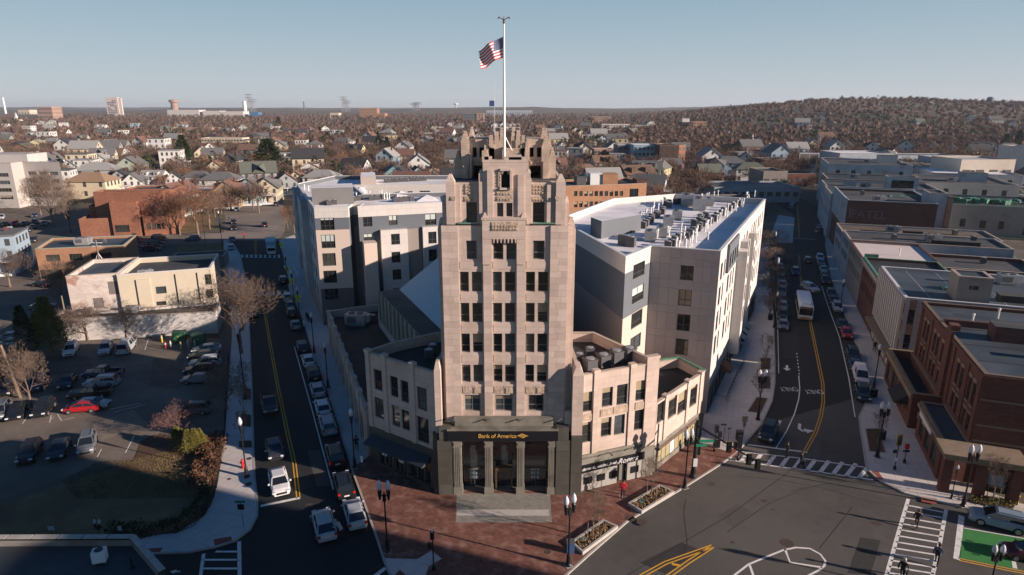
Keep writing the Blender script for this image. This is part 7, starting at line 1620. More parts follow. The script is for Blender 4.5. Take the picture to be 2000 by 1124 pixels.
tpx('near_1',387,460,345,'wide reddish bare tree on the grass right of the brick hall',10,wide=1.0,mat=redt); tpx('near_5',352,459,372,'reddish bare tree against the right end of the brick hall',10,wide=.8,mat=redt); tpx('near_2',410,448,365,'bare tree next to the sidewalk right of the brick hall',10,wide=.8)
tpx('near_9',105,445,325,'big bare tree between the white office and the brick hall',10,wide=.8); tpx('near_2',138,455,350,'second big bare tree left of the brick hall',10,wide=.8); tpx('near_5',80,420,330,'bare tree in front of the white office',10,wide=.8)
tpx('near_1',20,560,480,'bare bushy tree by the grey house at the left edge',10,wide=1.1); tpx('near_9',575,455,385,'bare pale tree right of the far junction beside the apartment block',10,wide=.7); tpx('near_2',562,447,400,'bare brown tree at the corner of the far junction',10,wide=.8,mat=redt)
tpx('pine_1',57,700,598,'dark cone shaped evergreen at the left end of the white wall',10,wide=.95,name='evergreen_tree'); tpx('pine_2',103,690,580,'olive coloured evergreen with bushy top behind the dark cone',10,wide=1.3,name='evergreen_tree',mat=pine_y); tpx('pine_3',78,672,612,'small olive evergreen between the dark cone and the bushy one',10,wide=1.3,name='evergreen_tree',mat=pine_y)
for i,(px,py,pt) in enumerate(((348,872,833),(358,878,838),(371,884,840),(383,882,838),(393,876,838))):
    tpx('pine_%d'%(1+i%3),px,py,pt,f'{["leftmost","second","middle","fourth","rightmost"][i]} olive arborvitae of the clump above the lawn',10,wide=1.5,name='arborvitae',cat='shrub',mat=pine_y,group='olive arborvitae clump')
for i,(px,py,pt,l) in enumerate(((1503,618,566,'nearest'),(1503,590,535,'second'),(1504,562,505,'third'),(1505,538,480,'fourth'),(1505,514,458,'fifth'),(1506,494,444,'farthest'))):
    tpx('near_%d'%[1,2,5,9,1,2][i],px,py,pt,f'{l} bare street tree along the left kerb of the right street',10,wide=1.6,group='bare street trees on the right street')
tpx('slim_1',1495,712,650,'small bare tree in the farthest pit of the white block sidewalk',6); tpx('slim_2',1492,752,690,'small bare tree in the middle pit of the white block sidewalk',6); tpx('slim_3',1482,795,720,'small bare tree in the nearest pit of the white block sidewalk',6)
def staked(px,py,pt,l):
    t=tpx('slim_%d'%(1+int(px)%3),px,py,pt,l,6,z=.36,wide=1.1)
    for s in(-1,1): m=MB(); m.tube((s*.9,0,-.2),(s*.9,0,2.3),.03,n=4); m.build('stake',wood,t)
staked(1158,1047,952,'young bare tree with two stakes in the nearer stone planter'); staked(1272,974,888,'young bare tree with two stakes in the farther stone planter'); staked(1938,978,888,'young staked bare tree in the planting bed by the corner porch')
tpx('slim_2',1713,868,800,'small bare tree in the square bed of the shop sidewalk',6)
# rusty beech hedge along the fence, dark hedge round the lawn corner
def hedge(name,label,pxs,w_,h_,mat,n=160):
    P=Gs(pxs); c=P[len(P)//2]; t=thing(name,label,'hedge',(*c,0),world=True); parts=[]; r=np.random.RandomState(5)
    for i in range(len(P)-1):
        L=math.hypot(P[i+1][0]-P[i][0],P[i+1][1]-P[i][1]); k=int(n*L); f=r.rand(k); x=P[i][0]+(P[i+1][0]-P[i][0])*f+r.uniform(-w_,w_,k); y=P[i][1]+(P[i+1][1]-P[i][1])*f+r.uniform(-w_,w_,k)
        lump=.75+.25*np.sin(x*2.1)*np.cos(y*1.7); z=h_*lump*r.rand(k)**.5; p=np.stack([x,y,z],1); parts.append(np.stack([p+r.normal(size=(k,3))*.11 for _ in range(3)],1))
    a=np.concatenate(parts)-np.array([c[0],c[1],0]); o=link('foliage',tri_mesh('foliage',a,mat),t); o['kind']='stuff'
    m=MB()
    for i in range(len(P)-1): m.ribbon([P[i],P[i+1]],w_*.9,0,0,h_*.45)
    m.build('stem',bark,t)
hedge('beech_hedge','rusty brown leafy hedge between the lawn and the left sidewalk',[(420,862),(412,895),(402,925),(395,948)],1.35,1.3,rust,300)
hedge('evergreen_hedge','dark clipped evergreen hedge in shade along the lower lawn corner',[(408,960),(398,985),(380,1008),(345,1032),(300,1042),(220,1042)],.7,1.3,pine,150)
# grass blades over the sunny lawn
def inpoly(x,y,P):
    c=np.zeros(len(x),bool); n=len(P)
    for i in range(n):
        (x0,y0),(x1,y1)=P[i],P[i-1]
        c^=((y0>y)!=(y1>y))&(x<(x1-x0)*(y-y0)/(y1-y0+1e-9)+x0)
    return c
LAWN=Gs([(190,903),(262,897),(330,882),(392,892),(402,950),(380,975),(150,975),(120,940)])
r=np.random.RandomState(3); LP_=Gs([(150,935),(330,880),(400,900),(395,960),(330,1000),(150,1010)]); k=26000
a=r.rand(k,2); xx=-52+a[:,0]*22; yy=57+a[:,1]*14; p=np.stack([xx,yy,np.full(k,.03)],1); ok=inpoly(xx,yy,LAWN)
p=p[ok]; k=len(p); d=r.normal(size=(k,3))*.05; d[:,2]=.07+.08*r.rand(k); s=r.normal(size=(k,3))*.03; s[:,2]=0
o=link('grass_blades',tri_mesh('grass_blades',np.stack([p-s,p+s,p+d],1),grass)); tag(o,'dry yellowish winter grass on the lawn beside the hedge','grass',kind='stuff')
# ---------------------------------------------------------------- houses
def make_house(k):
    r=random.Random(k); t=[]; w_,d_,e,rg=[(8,11,5.6,8.8),(7.5,10,5.2,8.4),(10,9,5.6,8.),(9,12,6.,9.4),(12,9,5.2,7.6),(9,9,8.2,8.9)][k]
    W_=MB(); Rf=MB(); Wi=MB(); a,b=w_/2,d_/2
    W_.prism([(-a,-b),(a,-b),(a,b),(-a,b)],-1,e,top=False,bot=False); o=.45
    if k in(0,1,3): # gable to the front
        for y in(-b,b): W_.face([(-a,y,e),(a,y,e),(0,y,rg)] if y<0 else [(a,y,e),(-a,y,e),(0,y,rg)])
        for s in(-1,1): Rf.face([(s*(a+o),-b-o,e-.3),(s*(a+o),b+o,e-.3),(0,b+o,rg+.05),(0,-b-o,rg+.05)][::s]); Rf.face([(s*(a+o),-b-o,e-.5),(s*(a+o),b+o,e-.5),(0,b+o,rg-.15),(0,-b-o,rg-.15)][::-s]); Rf.face([(s*(a+o),-b-o,e-.3),(s*(a+o),-b-o,e-.5),(0,-b-o,rg-.15),(0,-b-o,rg+.05)][::-s])
        Wi.box(-.5,-b-.04,e+.6,.5,-b-.01,e+1.8)
        if k==0: # cross gable
            for s in(-1,1): Rf.face([(0,-2.2,rg-.4),(s*(a+o+.3),-2.2-.0,e-.2),(s*(a+o+.3),0,rg-1.2)][::s]); Rf.face([(0,2.2,rg-.4),(s*(a+o+.3),2.2,e-.2),(s*(a+o+.3),0,rg-1.2)][::-s])
    elif k in(2,): # ridge along x
        for x in(-a,a): W_.face([(x,-b,e),(x,b,e),(x,0,rg)][::-1 if x<0 else 1])
        for s in(-1,1): Rf.face([(-a-o,s*(b+o),e-.3),(a+o,s*(b+o),e-.3),(a+o,0,rg+.05),(-a-o,0,rg+.05)][::-s])
        for x in(-2.4,2.4): W_.box(x-.9,-b+.4,e,x+.9,-b+3,e+1.7); Rf.box(x-1.1,-b+.2,e+1.7,x+1.1,-b+3,e+1.85); Wi.box(x-.5,-b+.37,e+.5,x+.5,-b+.395,e+1.4)
    elif k in(4,): # hipped
        q=3.5
        Rf.face([(-a-o,-b-o,e-.1),(a+o,-b-o,e-.1),(a-q,0,rg),(-a+q,0,rg)]); Rf.face([(a+o,b+o,e-.1),(-a-o,b+o,e-.1),(-a+q,0,rg),(a-q,0,rg)]); Rf.face([(a+o,-b-o,e-.1),(a+o,b+o,e-.1),(a-q,0,rg)]); Rf.face([(-a-o,b+o,e-.1),(-a-o,-b-o,e-.1),(-a+q,0,rg)])
    else: Rf.box(-a-.2,-b-.2,e,a+.2,b+.2,e+.35)
    fl=[.9,3.6]+([6.2] if k==5 else [])
    for z in fl:
        for x in np.linspace(-a+1.3,a-1.3,3):
            for y,s in((-b,-1),(b,1)): Wi.box(x-.45,min(y,y+s*.04),z,x+.45,max(y,y+s*.04),z+1.45)
        for y in np.linspace(-b+1.5,b-1.5,4):
            for x,s in((-a,-1),(a,1)): Wi.box(min(x,x+s*.04),y-.45,z,max(x,x+s*.04),y+.45,z+1.45)
    P=MB(); P.box(-a+.3,-b-2.2,-.5,a-.3,-b,.5)
    for x in(-a+.5,0,a-.5): P.box(x-.12,-b-2.1,.5,x+.12,-b-1.9,3.0)
    P.box(-a+.1,-b-2.4,3.0,a-.1,-b-.01,3.2)
    Ch=MB(); Ch.box(1.2,1.0,e,1.75,1.5,rg+.5)
    return [('wall',W_.mesh('wall',[hwall])),('roof',Rf.mesh('roof',[hroof])),('window',Wi.mesh('window',[frame_dk])),('porch',P.mesh('porch',[metal_wh])),('chimney',Ch.mesh('chimney',[br_red]))]
HM=[make_house(k) for k in range(6)]; OCC=[]
WC={'white':(.56,.55,.53),'cream':(.52,.45,.33),'pale blue':(.27,.35,.42),'grey':(.27,.28,.29),'yellow':(.47,.41,.25),'tan':(.36,.26,.17),'pale green':(.32,.36,.30),'teal':(.12,.26,.28),'brick red':(.22,.10,.075),'brown':(.17,.10,.07)}
RC={'grey':(.13,.13,.13),'dark':(.04,.04,.045),'brown':(.16,.10,.07),'red brown':(.17,.095,.075),'pale grey':(.27,.27,.26),'orange tan':(.27,.18,.12),'greenish':(.11,.12,.10)}
def house(x,y,k,wc,rc,label,rz=0,sc=1.,group=None,z=None):
    t=thing('house',label,'house',(x,y,hgt(x,y) if z is None else z),rz,group); t.scale=(sc,sc,sc)
    for n,me in HM[k]:
        if n=='porch' and k in(2,4) : continue
        o=link(n,me,t)
        if n=='wall': o.color=(*WC[wc],1)
        if n=='roof': o.color=(*RC[rc],1)
        if n=='window': o['kind']='stuff'
    OCC.append((x,y,9*sc)); return t
HL_=[(452,402,0,'tan','red brown','tan gabled house with white porch nearest the far junction',.15,1.25),(478,392,1,'white','grey','narrow white house squeezed behind the tan gabled house',.1,1.1),(497,396,3,'pale blue','grey','slate blue gabled house with porch right of the tan one',.1,1.2),(527,394,0,'cream','grey','cream house with sharp grey roof above the far junction',.2,1.25),(560,378,3,'grey','brown','shaded grey sided house left of a cream gable',.4,1.1),(582,370,1,'cream','brown','cream gabled house at the corner of the left apartment roof',.2,1.15),(632,372,4,'white','pale grey','long low white house with big grey roof behind the apartment roof',.0,1.35),(700,366,1,'white','brown','small white gable with brown roof behind the apartment roof',.1,1.),(735,360,2,'grey','brown','grey house half hidden behind the apartment roof',.0,1.),(768,360,3,'teal','grey','teal house with white trimmed gable behind the apartment roof',.3,1.1),(815,358,1,'pale blue','dark','pale blue house with dark roof just left of the tower crown',.3,1.1),(842,358,0,'white','red brown','white house with rusty roof touching the tower edge',.3,1.),
 (187,385,4,'cream','orange tan','wide cream house with orange tan hipped roof behind the brick hall',.05,1.5),(243,372,0,'grey','dark','dark roofed house beside the wide cream one',.3,1.2),(268,376,1,'white','grey','plain white gable directly behind the brick hall roof',.25,1.15),(262,348,3,'pale green','grey','pale green house with tall grey gable behind the white one',.2,1.35),(305,366,2,'white','pale grey','white house with grey dormered roof behind the brick hall',.1,1.1),(345,368,1,'white','dark','white gable with dark roof right of the dormered house',.3,1.),(390,366,4,'white','grey','grey roofed white house left of the far junction houses',.1,1.1),(425,345,0,'cream','brown','cream house among bare trees above the far junction',.2,1.1),(315,300,5,'white','greenish','big white three storey house with flat greenish roof in mid distance',.1,1.6),(175,345,5,'white','pale grey','white triple decker left of the cream hipped house',.2,1.2),(202,330,0,'white','pale grey','white house amid bare trees left of mid distance',.2,1.2),(150,345,3,'white','pale grey','white house seen over the white office roof corner',.1,1.1),(8,528,5,'pale blue','grey','pale grey blue clapboard house cut by the left edge',.35,1.15),
 (1262,357,2,'pale green','grey','grey green house with three dormers behind the orange office',-.25,1.5),(1285,352,3,'yellow','grey','yellow gabled house joined to the grey green one',-.5,1.2),(1140,352,4,'brown','orange tan','brown hip roofed house beside the tower crown',-.1,1.2),(1168,332,4,'brick red','brown','brick red house right of the brown hipped one',-.2,1.2),(1178,322,3,'brick red','dark','dark red gambrel house beyond the brown hipped one',-.2,1.1),(1205,330,5,'grey','pale grey','grey triple decker before the blue apartment building',-.1,1.2),(1395,345,0,'pale blue','grey','bluish shaded house with peaked roof right of the side road',-.3,1.3),(1422,342,4,'pale blue','grey','broad bluish house with hipped roof right of the side road',-.2,1.5),(1455,330,3,'white','grey','white gabled house beyond the bluish ones',-.3,1.2),(1395,305,1,'tan','brown','tan gabled house in mid distance right of centre',-.4,1.2),(1425,300,0,'tan','red brown','brown gabled house left of a tall pole',-.3,1.1),(1480,290,1,'white','red brown','white church like house with red brown roof',-.2,1.4),
 (1650,302,3,'tan','dark','tan gabled house left in the row above the shops',-.5,1.3),(1700,304,0,'white','dark','white house with dark peaked roof in the row above the shops',-.4,1.35),(1765,306,3,'white','dark','tall white house with dark gable in the row above the shops',-.5,1.5),(1787,308,1,'tan','dark','brown fronted gable right of the tall white house',-.5,1.2),(1820,302,1,'white','dark','white gable with black roof fourth from the right',-.6,1.3),(1855,304,1,'white','dark','small white gable with black roof third from the right',-.6,1.2),(1915,308,2,'white','dark','white house with dark dormered roof second from the right',-.3,1.6),(1965,306,4,'cream','grey','cream house with pale hipped roof at the right of the row',-.3,1.5),
 (1890,262,0,'white','grey','white house on the wooded hillside near the water tower',-.5,1.2),(1920,250,1,'white','grey','white gable high on the wooded hillside at right',-.5,1.2),(1600,262,1,'white','grey','white house at the foot of the wooded hill',-.4,1.2),(1620,268,0,'tan','grey','tan house beside the white one at the hill foot',-.4,1.2),(1735,252,1,'yellow','dark','yellow gable alone among hillside trees',-.4,1.1),(1710,240,2,'white','pale grey','small white roof deep in hillside woods',-.4,1.),(1970,268,3,'white','brown','white house at the right edge of the hillside',-.4,1.3)]
for px,py,k,wc,rc,l,rz,sc in HL_: x,y,_=G(px,py); house(x,y,k,wc,rc,l,rz,sc)
# larger far buildings
fbk=M('pale brick far',(.32,.215,.17),.9,.1,.02)
def far(label,x0,y0,x1,ytop,depth,wm,rm=roof_gy,nw=8,rows=R3,y1=None,name='apartment_building',cat='building',par=.6,ww=1.6,**k):
    b=pxb(name,label,x0,y0,x1,y1 or y0,ytop,depth,wm,rm,0,par=par,cat=cat,**k); p0,p1=G2(x0,y0),G2(x1,y1 or y0); h=DY((x0+x1)/2,ytop,(p0[1]+p1[1])/2)[2]
    zz=hgt(*p0); 
    L=math.hypot(p1[0]-p0[0],p1[1]-p0[1]); an=math.atan2(p1[1]-p0[1],p1[0]-p0[0]); m=MB()
    for i in range(nw):
        for a_,b_ in rows:
            u=L*(i+.5)/nw; w2=min(ww,L/nw*.3); m.obox(p0,an,u-w2,-.12,h*a_,u+w2,-.01,h*b_)
            if L>10: m.obox(p1,an+1.5708,depth*(i+.5)/nw-w2*.6,-.12,h*a_,depth*(i+.5)/nw+w2*.6,-.01,h*b_)
    if nw: o=m.build('window',frame_dk,b); o['kind']='stuff'
    OCC.append(((p0[0]+p1[0])/2,(p0[1]+p1[1])/2+depth/2,max(L/2,depth/2)*1.0)); return b
R4=[(.06,.17),(.31,.42),(.56,.67),(.80,.91)]
blp=M('pale blue panel',(.25,.36,.44),.7,.04,.3)
far('new apartment building with pale blue front and rows of paired dark windows',1236,330,1284,284,22,blp,roof_wh,6,R4,ww=1.5); far('dark grey left wing of the pale blue apartment building',1205,326,1235,284,20,siding_g,roof_wh,3,R4); far('dark red brick right wing of the blue apartment building, next to the side road',1286,334,1322,284,22,br_dk,roof_gy,3,R4); far('orange brick end of the new apartment building facing the side road',1323,334,1336,284,20,br_or,roof_gy,2,R4,y1=333)
far('brown apartment building with flat roof left of the blue one',1160,318,1198,292,16,fbk,roof_wh,6,R3)
far('pale condominium row with grey roofs in the middle distance right of the tower',1175,258,1230,243,18,panel_w,roof_gy,10,R3); far('second half of the pale condominium row, stepping down right',1232,259,1282,245,18,shade_bluewhite,roof_gy,9,R3)
far('orange brick apartment slab above the condominium row',1155,243,1194,228,16,fbk,roof_gy,8,R4); far('dark brick block with white topped shaft below the wooded hill',1330,262,1352,239,22,br_dk,roof_gy,4,R4); far('sunlit brown brick block right of the white shaft',1353,262,1378,238,20,br_tan,roof_gy,4,R4); far('white rooftop shaft on the dark brick block',1331,262,1345,232,12,panel_w,roof_wh,1,[(.7,.72)],name='roof_shaft')
far('teal roofed low shop on the left of the far right street',1393,396,1560,366,24,shade_bluewhite,roof_bu,10,[(.4,.7)],name='shop'); far('dark flat roofed shop behind the white apartment block',1330,420,1500,394,20,siding_g,roof_bl,6,[(.4,.7)],name='shop'); far('grey block with dark roof and brick shed behind it',1488,372,1535,335,20,stucco,roof_bl,3,[(.4,.6)],name='shop'); far('brick shop with white end wall near the bend',1490,340,1530,312,16,br_dk,roof_gy,4,[(.4,.6)],name='shop'); far('low brick store beside the billboard',1532,362,1590,340,18,br_red,roof_gy,5,[(.3,.6)],name='shop'); far('long beige store with teal front below the wooded hill',1440,318,1488,299,16,shade_bluewhite,roof_gy,4,[(.2,.6)],name='shop')
far('white two storey block with small windows above the right shops',1635,345,1738,300,26,shade_bluewhite,roof_wh,8,[(.6,.75)],name='white_block'); far('long low grey block with flat roofs beneath the hillside row',1750,330,1870,304,20,shade_bluewhite,roof_bu,12,[(.55,.75)],name='shop')
far('white stepped building with framed windows near the right margin',1852,362,1965,312,30,shade_bluewhite,roof_wh,6,[(.62,.76)],name='white_block'); far('pale tower edge cut by the right border',1992,372,2030,288,20,panel_w,roof_wh,2,R4)
far('yellow brick apartment row in mid distance left',395,292,475,270,18,cream,roof_gy,14,R3); far('white roofed school like building beyond the yellow row',300,250,360,243,30,fbk,roof_wh,10,[(.3,.6)]); far('long brick school with pale roof in the left distance',330,262,415,250,30,fbk,roof_gy,12,[(.3,.6)])
far('brown brick slab tower on the left horizon',80,240,106,209,40,fbk,roof_gy,6,R4); far('low dark glass office at the left horizon',22,236,76,224,40,siding_g,roof_gy,8,[(.3,.7)]); far('cream domed looking hall near the left horizon',38,232,60,215,40,cream,roof_gy,4,[(.3,.7)])
far('tan apartment slab left of the tower on the horizon',703,232,737,212,50,br_tan,roof_gy,8,R4); far('lower tan wing right of the tan slab on the horizon',737,234,752,222,50,br_tan,roof_gy,4,R4); far('pale flat building left of the tan slab near the horizon',645,232,662,221,40,cream,roof_wh,3,[(.3,.7)]); far('dark apartment block half hidden behind the flagpole',905,243,930,222,40,siding_g,roof_gy,5,R4); far('pale brick apartment end just left of the tower crown',928,243,945,222,40,fbk,roof_wh,3,R4); far('long pale row of flats right behind the flagpole',950,228,1040,216,40,shade_bluewhite,roof_gy,20,[(.3,.7)])
far('white school beyond the brick hall with skylights',190,398,300,378,30,panel_w,roof_wh,10,[(.3,.7)],name='school'); far('low brick and white shop row behind the brick hall',300,400,412,372,16,fbk,roof_wh,9,[(.3,.6)],name='shop')
far('concrete library with long white roof edge left of the tower crown',800,270,895,261,30,stucco,roof_wh,10,[(.3,.7)],name='library')
far('tall cream and white block with ribbon windows near the right margin',1862,402,1966,312,20,M('pale cream block'),shade_bluewhite,4,[(.62,.78),(.3,.46)],name='cream_block')
# landmarks on the horizon
lat=M('white steel lattice',(.55,.47,.43),.8,.05,.01)
def landmark(name,label,cat,px,py,pt,build):
    x,y,_=G(px,py); h=DY(px,pt,y)[2]-hgt(x,y); t=thing(name,label,cat,(x,y,hgt(x,y))); build(t,h,y/1250.*1.04); OCC.append((x,y,y*.012)); return t
def b1(t,h,k):
    m=MB(); w_=22*k; m.box(-w_/2,-8,0,w_/2,8,h); m.build('frame',lat,t); m=MB()
    for j in range(9):
        for i in range(4): 
            if rnd.random()<.75: m.box(-w_*.36+i*w_*.19,-8.6,h*(.08+.09*j),-w_*.22+i*w_*.19,-8.01,h*(.135+.09*j))
    o=m.build('opening',siding_g,t); o['kind']='stuff'; m=MB(); m.box(w_*.5+1,-4,0,w_*.5+5*k,4,h*.97); m.build('stair_leg',lat,t)
landmark('shipyard_crane_tower','tall pale openwork slab tower standing on the left horizon','tower',225,229,191,b1)
def stack(rt,col_,cap=None):
    def f(t,h,k):
        m=MB(); m.lathe(0,0,[(rt*k*1.15,0),(rt*k,h)],12); m.build('shaft',col_,t)
        if cap: m=MB(); m.lathe(0,0,[(rt*k*1.5,h*.82),(rt*k*1.5,h*.97),(rt*k*.6,h)],12); m.build('cap',cap,t)
    return f
landmark('chimney_stack','slim white chimney at the far left horizon','chimney',12,225,191,stack(1.6,metal_wh)); landmark('brick_tower','round brick tower with knob above the white industrial halls','tower',343,226,195,stack(5.5,M('pale brick far'),M('pale brick far'))); landmark('chimney_stack','thick bright white stack right of the industrial halls','chimney',480,228,198,stack(3.2,metal_wh)); landmark('chimney_stack','thin grey stack alone left of the tan slab','chimney',595,222,198,stack(1.,metal_dk))
for a in(('white industrial hall with serrated roof under the brick tower',328,230,390,215),('second white industrial hall with blue panels, farther right',397,230,430,217),('third white industrial hall ending by the white stack',431,230,476,218)):
    far(a[0],a[1],a[2],a[3],a[4],60,panel_w,roof_wh,9,[(.15,.4)],name='industrial_hall')
far('low blue hall right of the bright white stack',488,230,505,220,40,M('blue metal hall',(.05,.16,.33),.6,.1,.02),roof_wh,0,[],name='industrial_hall')
def pyl(t,h,k):
    m=MB(); w_=4*k
    for s in(-1,1):
        for q in(-1,1): m.tube((s*w_,q*w_,0),(s*w_*.25,q*w_*.25,h),.35*k,n=3)
    for j in range(8): z=h*j/8; f=w_*(1-.75*j/8); g_=w_*(1-.75*(j+1)/8); m.tube((-f,-f,z),(g_,-g_,h*(j+1)/8),.22*k,n=3); m.tube((f,-f,z),(-g_,-g_,h*(j+1)/8),.22*k,n=3)
    m.build('lattice',metal,t); m=MB()
    for z in(.8,.97): m.tube((-7*k,0,h*z),(7*k,0,h*z),.5*k,n=3)
    m.build('crossarm',metal,t)
for px,pt,l in((489,184,'tallest lattice pylon right of the white stack'),(495,194,'shorter lattice pylon directly beside the tallest'),(673,189,'lattice pylon left of the tan slab'),(679,197,'smaller pylon right beside the one by the tan slab'),(810,202,'faint pylon on the horizon left of the tower'),(816,200,'second faint pylon on the horizon left of the tower')): landmark('power_pylon',l,'pylon',px,224,pt,pyl)
def sph(t,h,k): m=MB(); m.lathe(0,0,[(1.2*k,0),(.9*k,h*.6),(4.2*k,h*.78),(4.6*k,h*.88),(3*k,h*.98),(.5*k,h)],14); m.build('tank',metal_wh,t,smooth=True)
landmark('water_tower','white ball water tower on the horizon left of the flagpole','water tower',891,220,202,sph)
x,y=690*2.,1500.; x=.717*1480; y=1480.; t=thing('water_tower','dark green water tower on top of the wooded hill','water tower',(x,y,hgt(x,y))); m=MB(); m.lathe(0,0,[(6,0),(6,4),(7,6),(7,14),(5,17),(1,18)],14); m.build('tank',M('green grey tank',(.07,.12,.12),.7,.1,.1),t)
def steeple(t,h,k): m=MB(); m.box(-2*k,-2*k,0,2*k,2*k,h*.45); m.taper(0,0,h*.45,h,3.4*k,3.4*k,.2,.2); m.build('spire',metal_wh,t); m=MB(); m.box(-3*k,-2*k,0,3*k,12*k,h*.3); m.build('nave',cream,t)
landmark('church','white church steeple near the left horizon','church',34,240,220,steeple); landmark('church','small white church steeple below the wooded hill','church',1423,272,256,steeple); landmark('church','white cupola tower among roofs below the wooded hill','church',1469,282,262,steeple)
# billboard
x,y,_=G(1578,330); t=thing('billboard','large white framed billboard over the far right street','billboard',(x,y,0),-.2); h=DY(1578,299,y)[2]; m=MB(); m.tube((-3,0,0),(-3,0,h-6),.3,n=5); m.tube((3,0,0),(3,0,h-6),.3,n=5); m.build('post',metal_dk,t); m=MB(); m.box(-6.5,-.3,h-7,6.5,.3,h); m.build('frame',metal_wh,t); m=MB(); m.box(-5.6,-.35,h-6.2,-.3,-.31,h-.8); m.box(.3,-.35,h-6.2,5.6,-.31,h-.8); m.build('poster_panel',stucco,t)
# ---------------------------------------------------------------- scattered houses and trees of the wider town
def inview(x,y): 
    dep=y*PC+CH*PS; return abs(x/dep)<.84
def blocked(x,y,r_):
    # street corridors
    if 150<y<345 and abs(x-(-.335*(y-150)-52))<14: return True
    if y>90:
        s=(y-62.6)/UY; 
        if -34<x-(50+UX*s)<(6 if y<150 else 12) and y<330: return True
        if y<300 and 50+UX*s-34<x<50+UX*s+95: return True
    if y<235 and -58<x<52: return True
    if y<222 and x<0 and x>-y*.9: return True
    if y<300 and x<-150 : return x>-260
    for a,b,c in OCC:
        if (x-a)**2+(y-b)**2<(c+r_)**2: return True
    px,py=CX+F*x/(y*PC+CH*PS),0
    return False
rnd=random.Random(11); words_=['near','middle distance','farther','far','distant']; cnt=0; tries=0; seen={}
def place_words(px,y):
    regs=[(120,'above the white office'),(250,'behind the cream hipped house'),(400,'behind the brick hall'),(520,'above the far junction'),(650,'behind the row of junction houses'),(780,'behind the left apartment roof'),(900,'just left of the tower crown'),(1060,'behind the tower crown'),(1170,'just right of the tower crown'),(1290,'behind the orange office'),(1400,'beyond the side road'),(1520,'left of the billboard'),(1640,'right of the billboard'),(1800,'above the shop row'),(2200,'near the right edge')]
    for a,b in regs:
        if px<a: return b
while cnt<205 and tries<9000:
    tries+=1; Y=245*math.exp(rnd.random()**1.15*math.log(5.2)); X=rnd.uniform(-.82,.82)*Y
    if not inview(X,Y) or blocked(X,Y,10): continue
    if X/Y>.2 and Y>620 and rnd.random()<.85: continue
    wc=rnd.choice(['white']*9+['cream']*3+['pale blue','grey','grey','yellow','tan','pale green','brick red','brown']); rc=rnd.choice(['grey']*3+['dark','brown','pale grey','pale grey','pale grey','red brown','greenish']); k=rnd.choice([0,0,1,1,2,3,3,4,5])
    px=CX+F*X/(Y*PC+CH*PS); band=words_[min(4,int((Y-245)/200))]; st_=['cross gabled','front gabled','dormered','tall gabled','hip roofed','flat roofed'][k]
    lab=f'{wc} {st_} house with {rc} roof, {band}, {place_words(px,Y)}'.replace('just ','')
    if lab in seen:
        if seen[lab]>0: continue
    seen[lab]=1
    house(X,Y,k,wc,rc,lab,rnd.choice([0,1.57])+rnd.uniform(-.35,.35)-.3*X/Y,rnd.uniform(1.15,1.6),'town houses among bare trees'); cnt+=1
# big evergreens seen in the photograph
for px,py,pt,wd,l in((362,326,264,1.6,'tall dark evergreen left of mid distance, highest in its area'),(527,338,272,2.5,'very broad dark evergreen above the far junction houses'),(1118,348,322,1.2,'dark evergreen just right of the tower crown'),(1188,350,325,1.,'small evergreen by the brown hipped house'),(180,252,236,1.4,'evergreen far left near the horizon'),(545,250,228,1.6,'round evergreen clump toward the left horizon'),(1088,280,258,1.2,'slim dark evergreen behind the right pinnacles of the tower'),(1960,300,262,1.3,'dark pine at the right edge above the shop row'),(1985,298,255,1.2,'second dark pine at the far right edge'),(1940,300,275,1.2,'shorter dark pine left of the two at right edge'),(1568,262,240,1.6,'broad dark evergreen below the wooded hill'),(1550,268,252,1.9,'low wide evergreen beside the broad one'),(757,300,268,1.3,'dark evergreen group left of the tower in mid distance'),(740,296,265,1.5,'broad dark evergreen beside the dark group left of tower'),(1690,262,236,1.2,'single dark pine on the wooded hillside')):
    x,y,_=G(px,py); h=max(.8,(DY(px,pt,y)[2]-hgt(x,y))/10); tree('pine_%d'%(1+int(px)%3),x,y,l,h=h,wide=wd,name='evergreen_tree'); OCC.append((x,y,3.*h*wd))
HN=[o for o in OCC]
cnt=0; pts=[]; tries=0; TREES=[]
zones=[('bare brown tree between the houses left of the tower',-1),('bare brown tree between the houses right of the tower',1)]
cell={}
while cnt<245 and tries<20000:
    tries+=1; Y=228*math.exp(rnd.random()*math.log(2.)); X=rnd.uniform(-.82,.82)*Y
    if not inview(X,Y) or blocked(X,Y,3.): continue
    if any((X-a)**2+(Y-b)**2<49 for a,b in pts): continue
    px=CX+F*X/(Y*PC+CH*PS); pts.append((X,Y)); w_=place_words(px,Y); hs_=rnd.uniform(.75,1.25); sz='tall' if hs_>1.05 else 'low' if hs_<.88 else 'mid sized'; band=['near','mid distance','far'][min(2,int((Y-228)/90))]
    ti=rnd.random(); mt=redt if ti<.12 else None
    TL=tree('mid_%d'%rnd.randint(1,6),X,Y,f'{sz} {"rusty" if mt else "grey brown"} bare tree',group='bare trees among the town houses',h=hs_*1.05,wide=rnd.uniform(.85,1.2),rz=rnd.uniform(0,6),mat=mt); TREES.append((w_,px,TL)); cnt+=1
byr={}
for w_,px,o in sorted(TREES,key=lambda q:q[1]): byr.setdefault(w_,[]).append(o)
for w_,l in byr.items():
    for i,o in enumerate(l): o['label']+=f', {ordw(i+1)} from the left {w_}'
Y_IND=max(p[1] for p in pts)
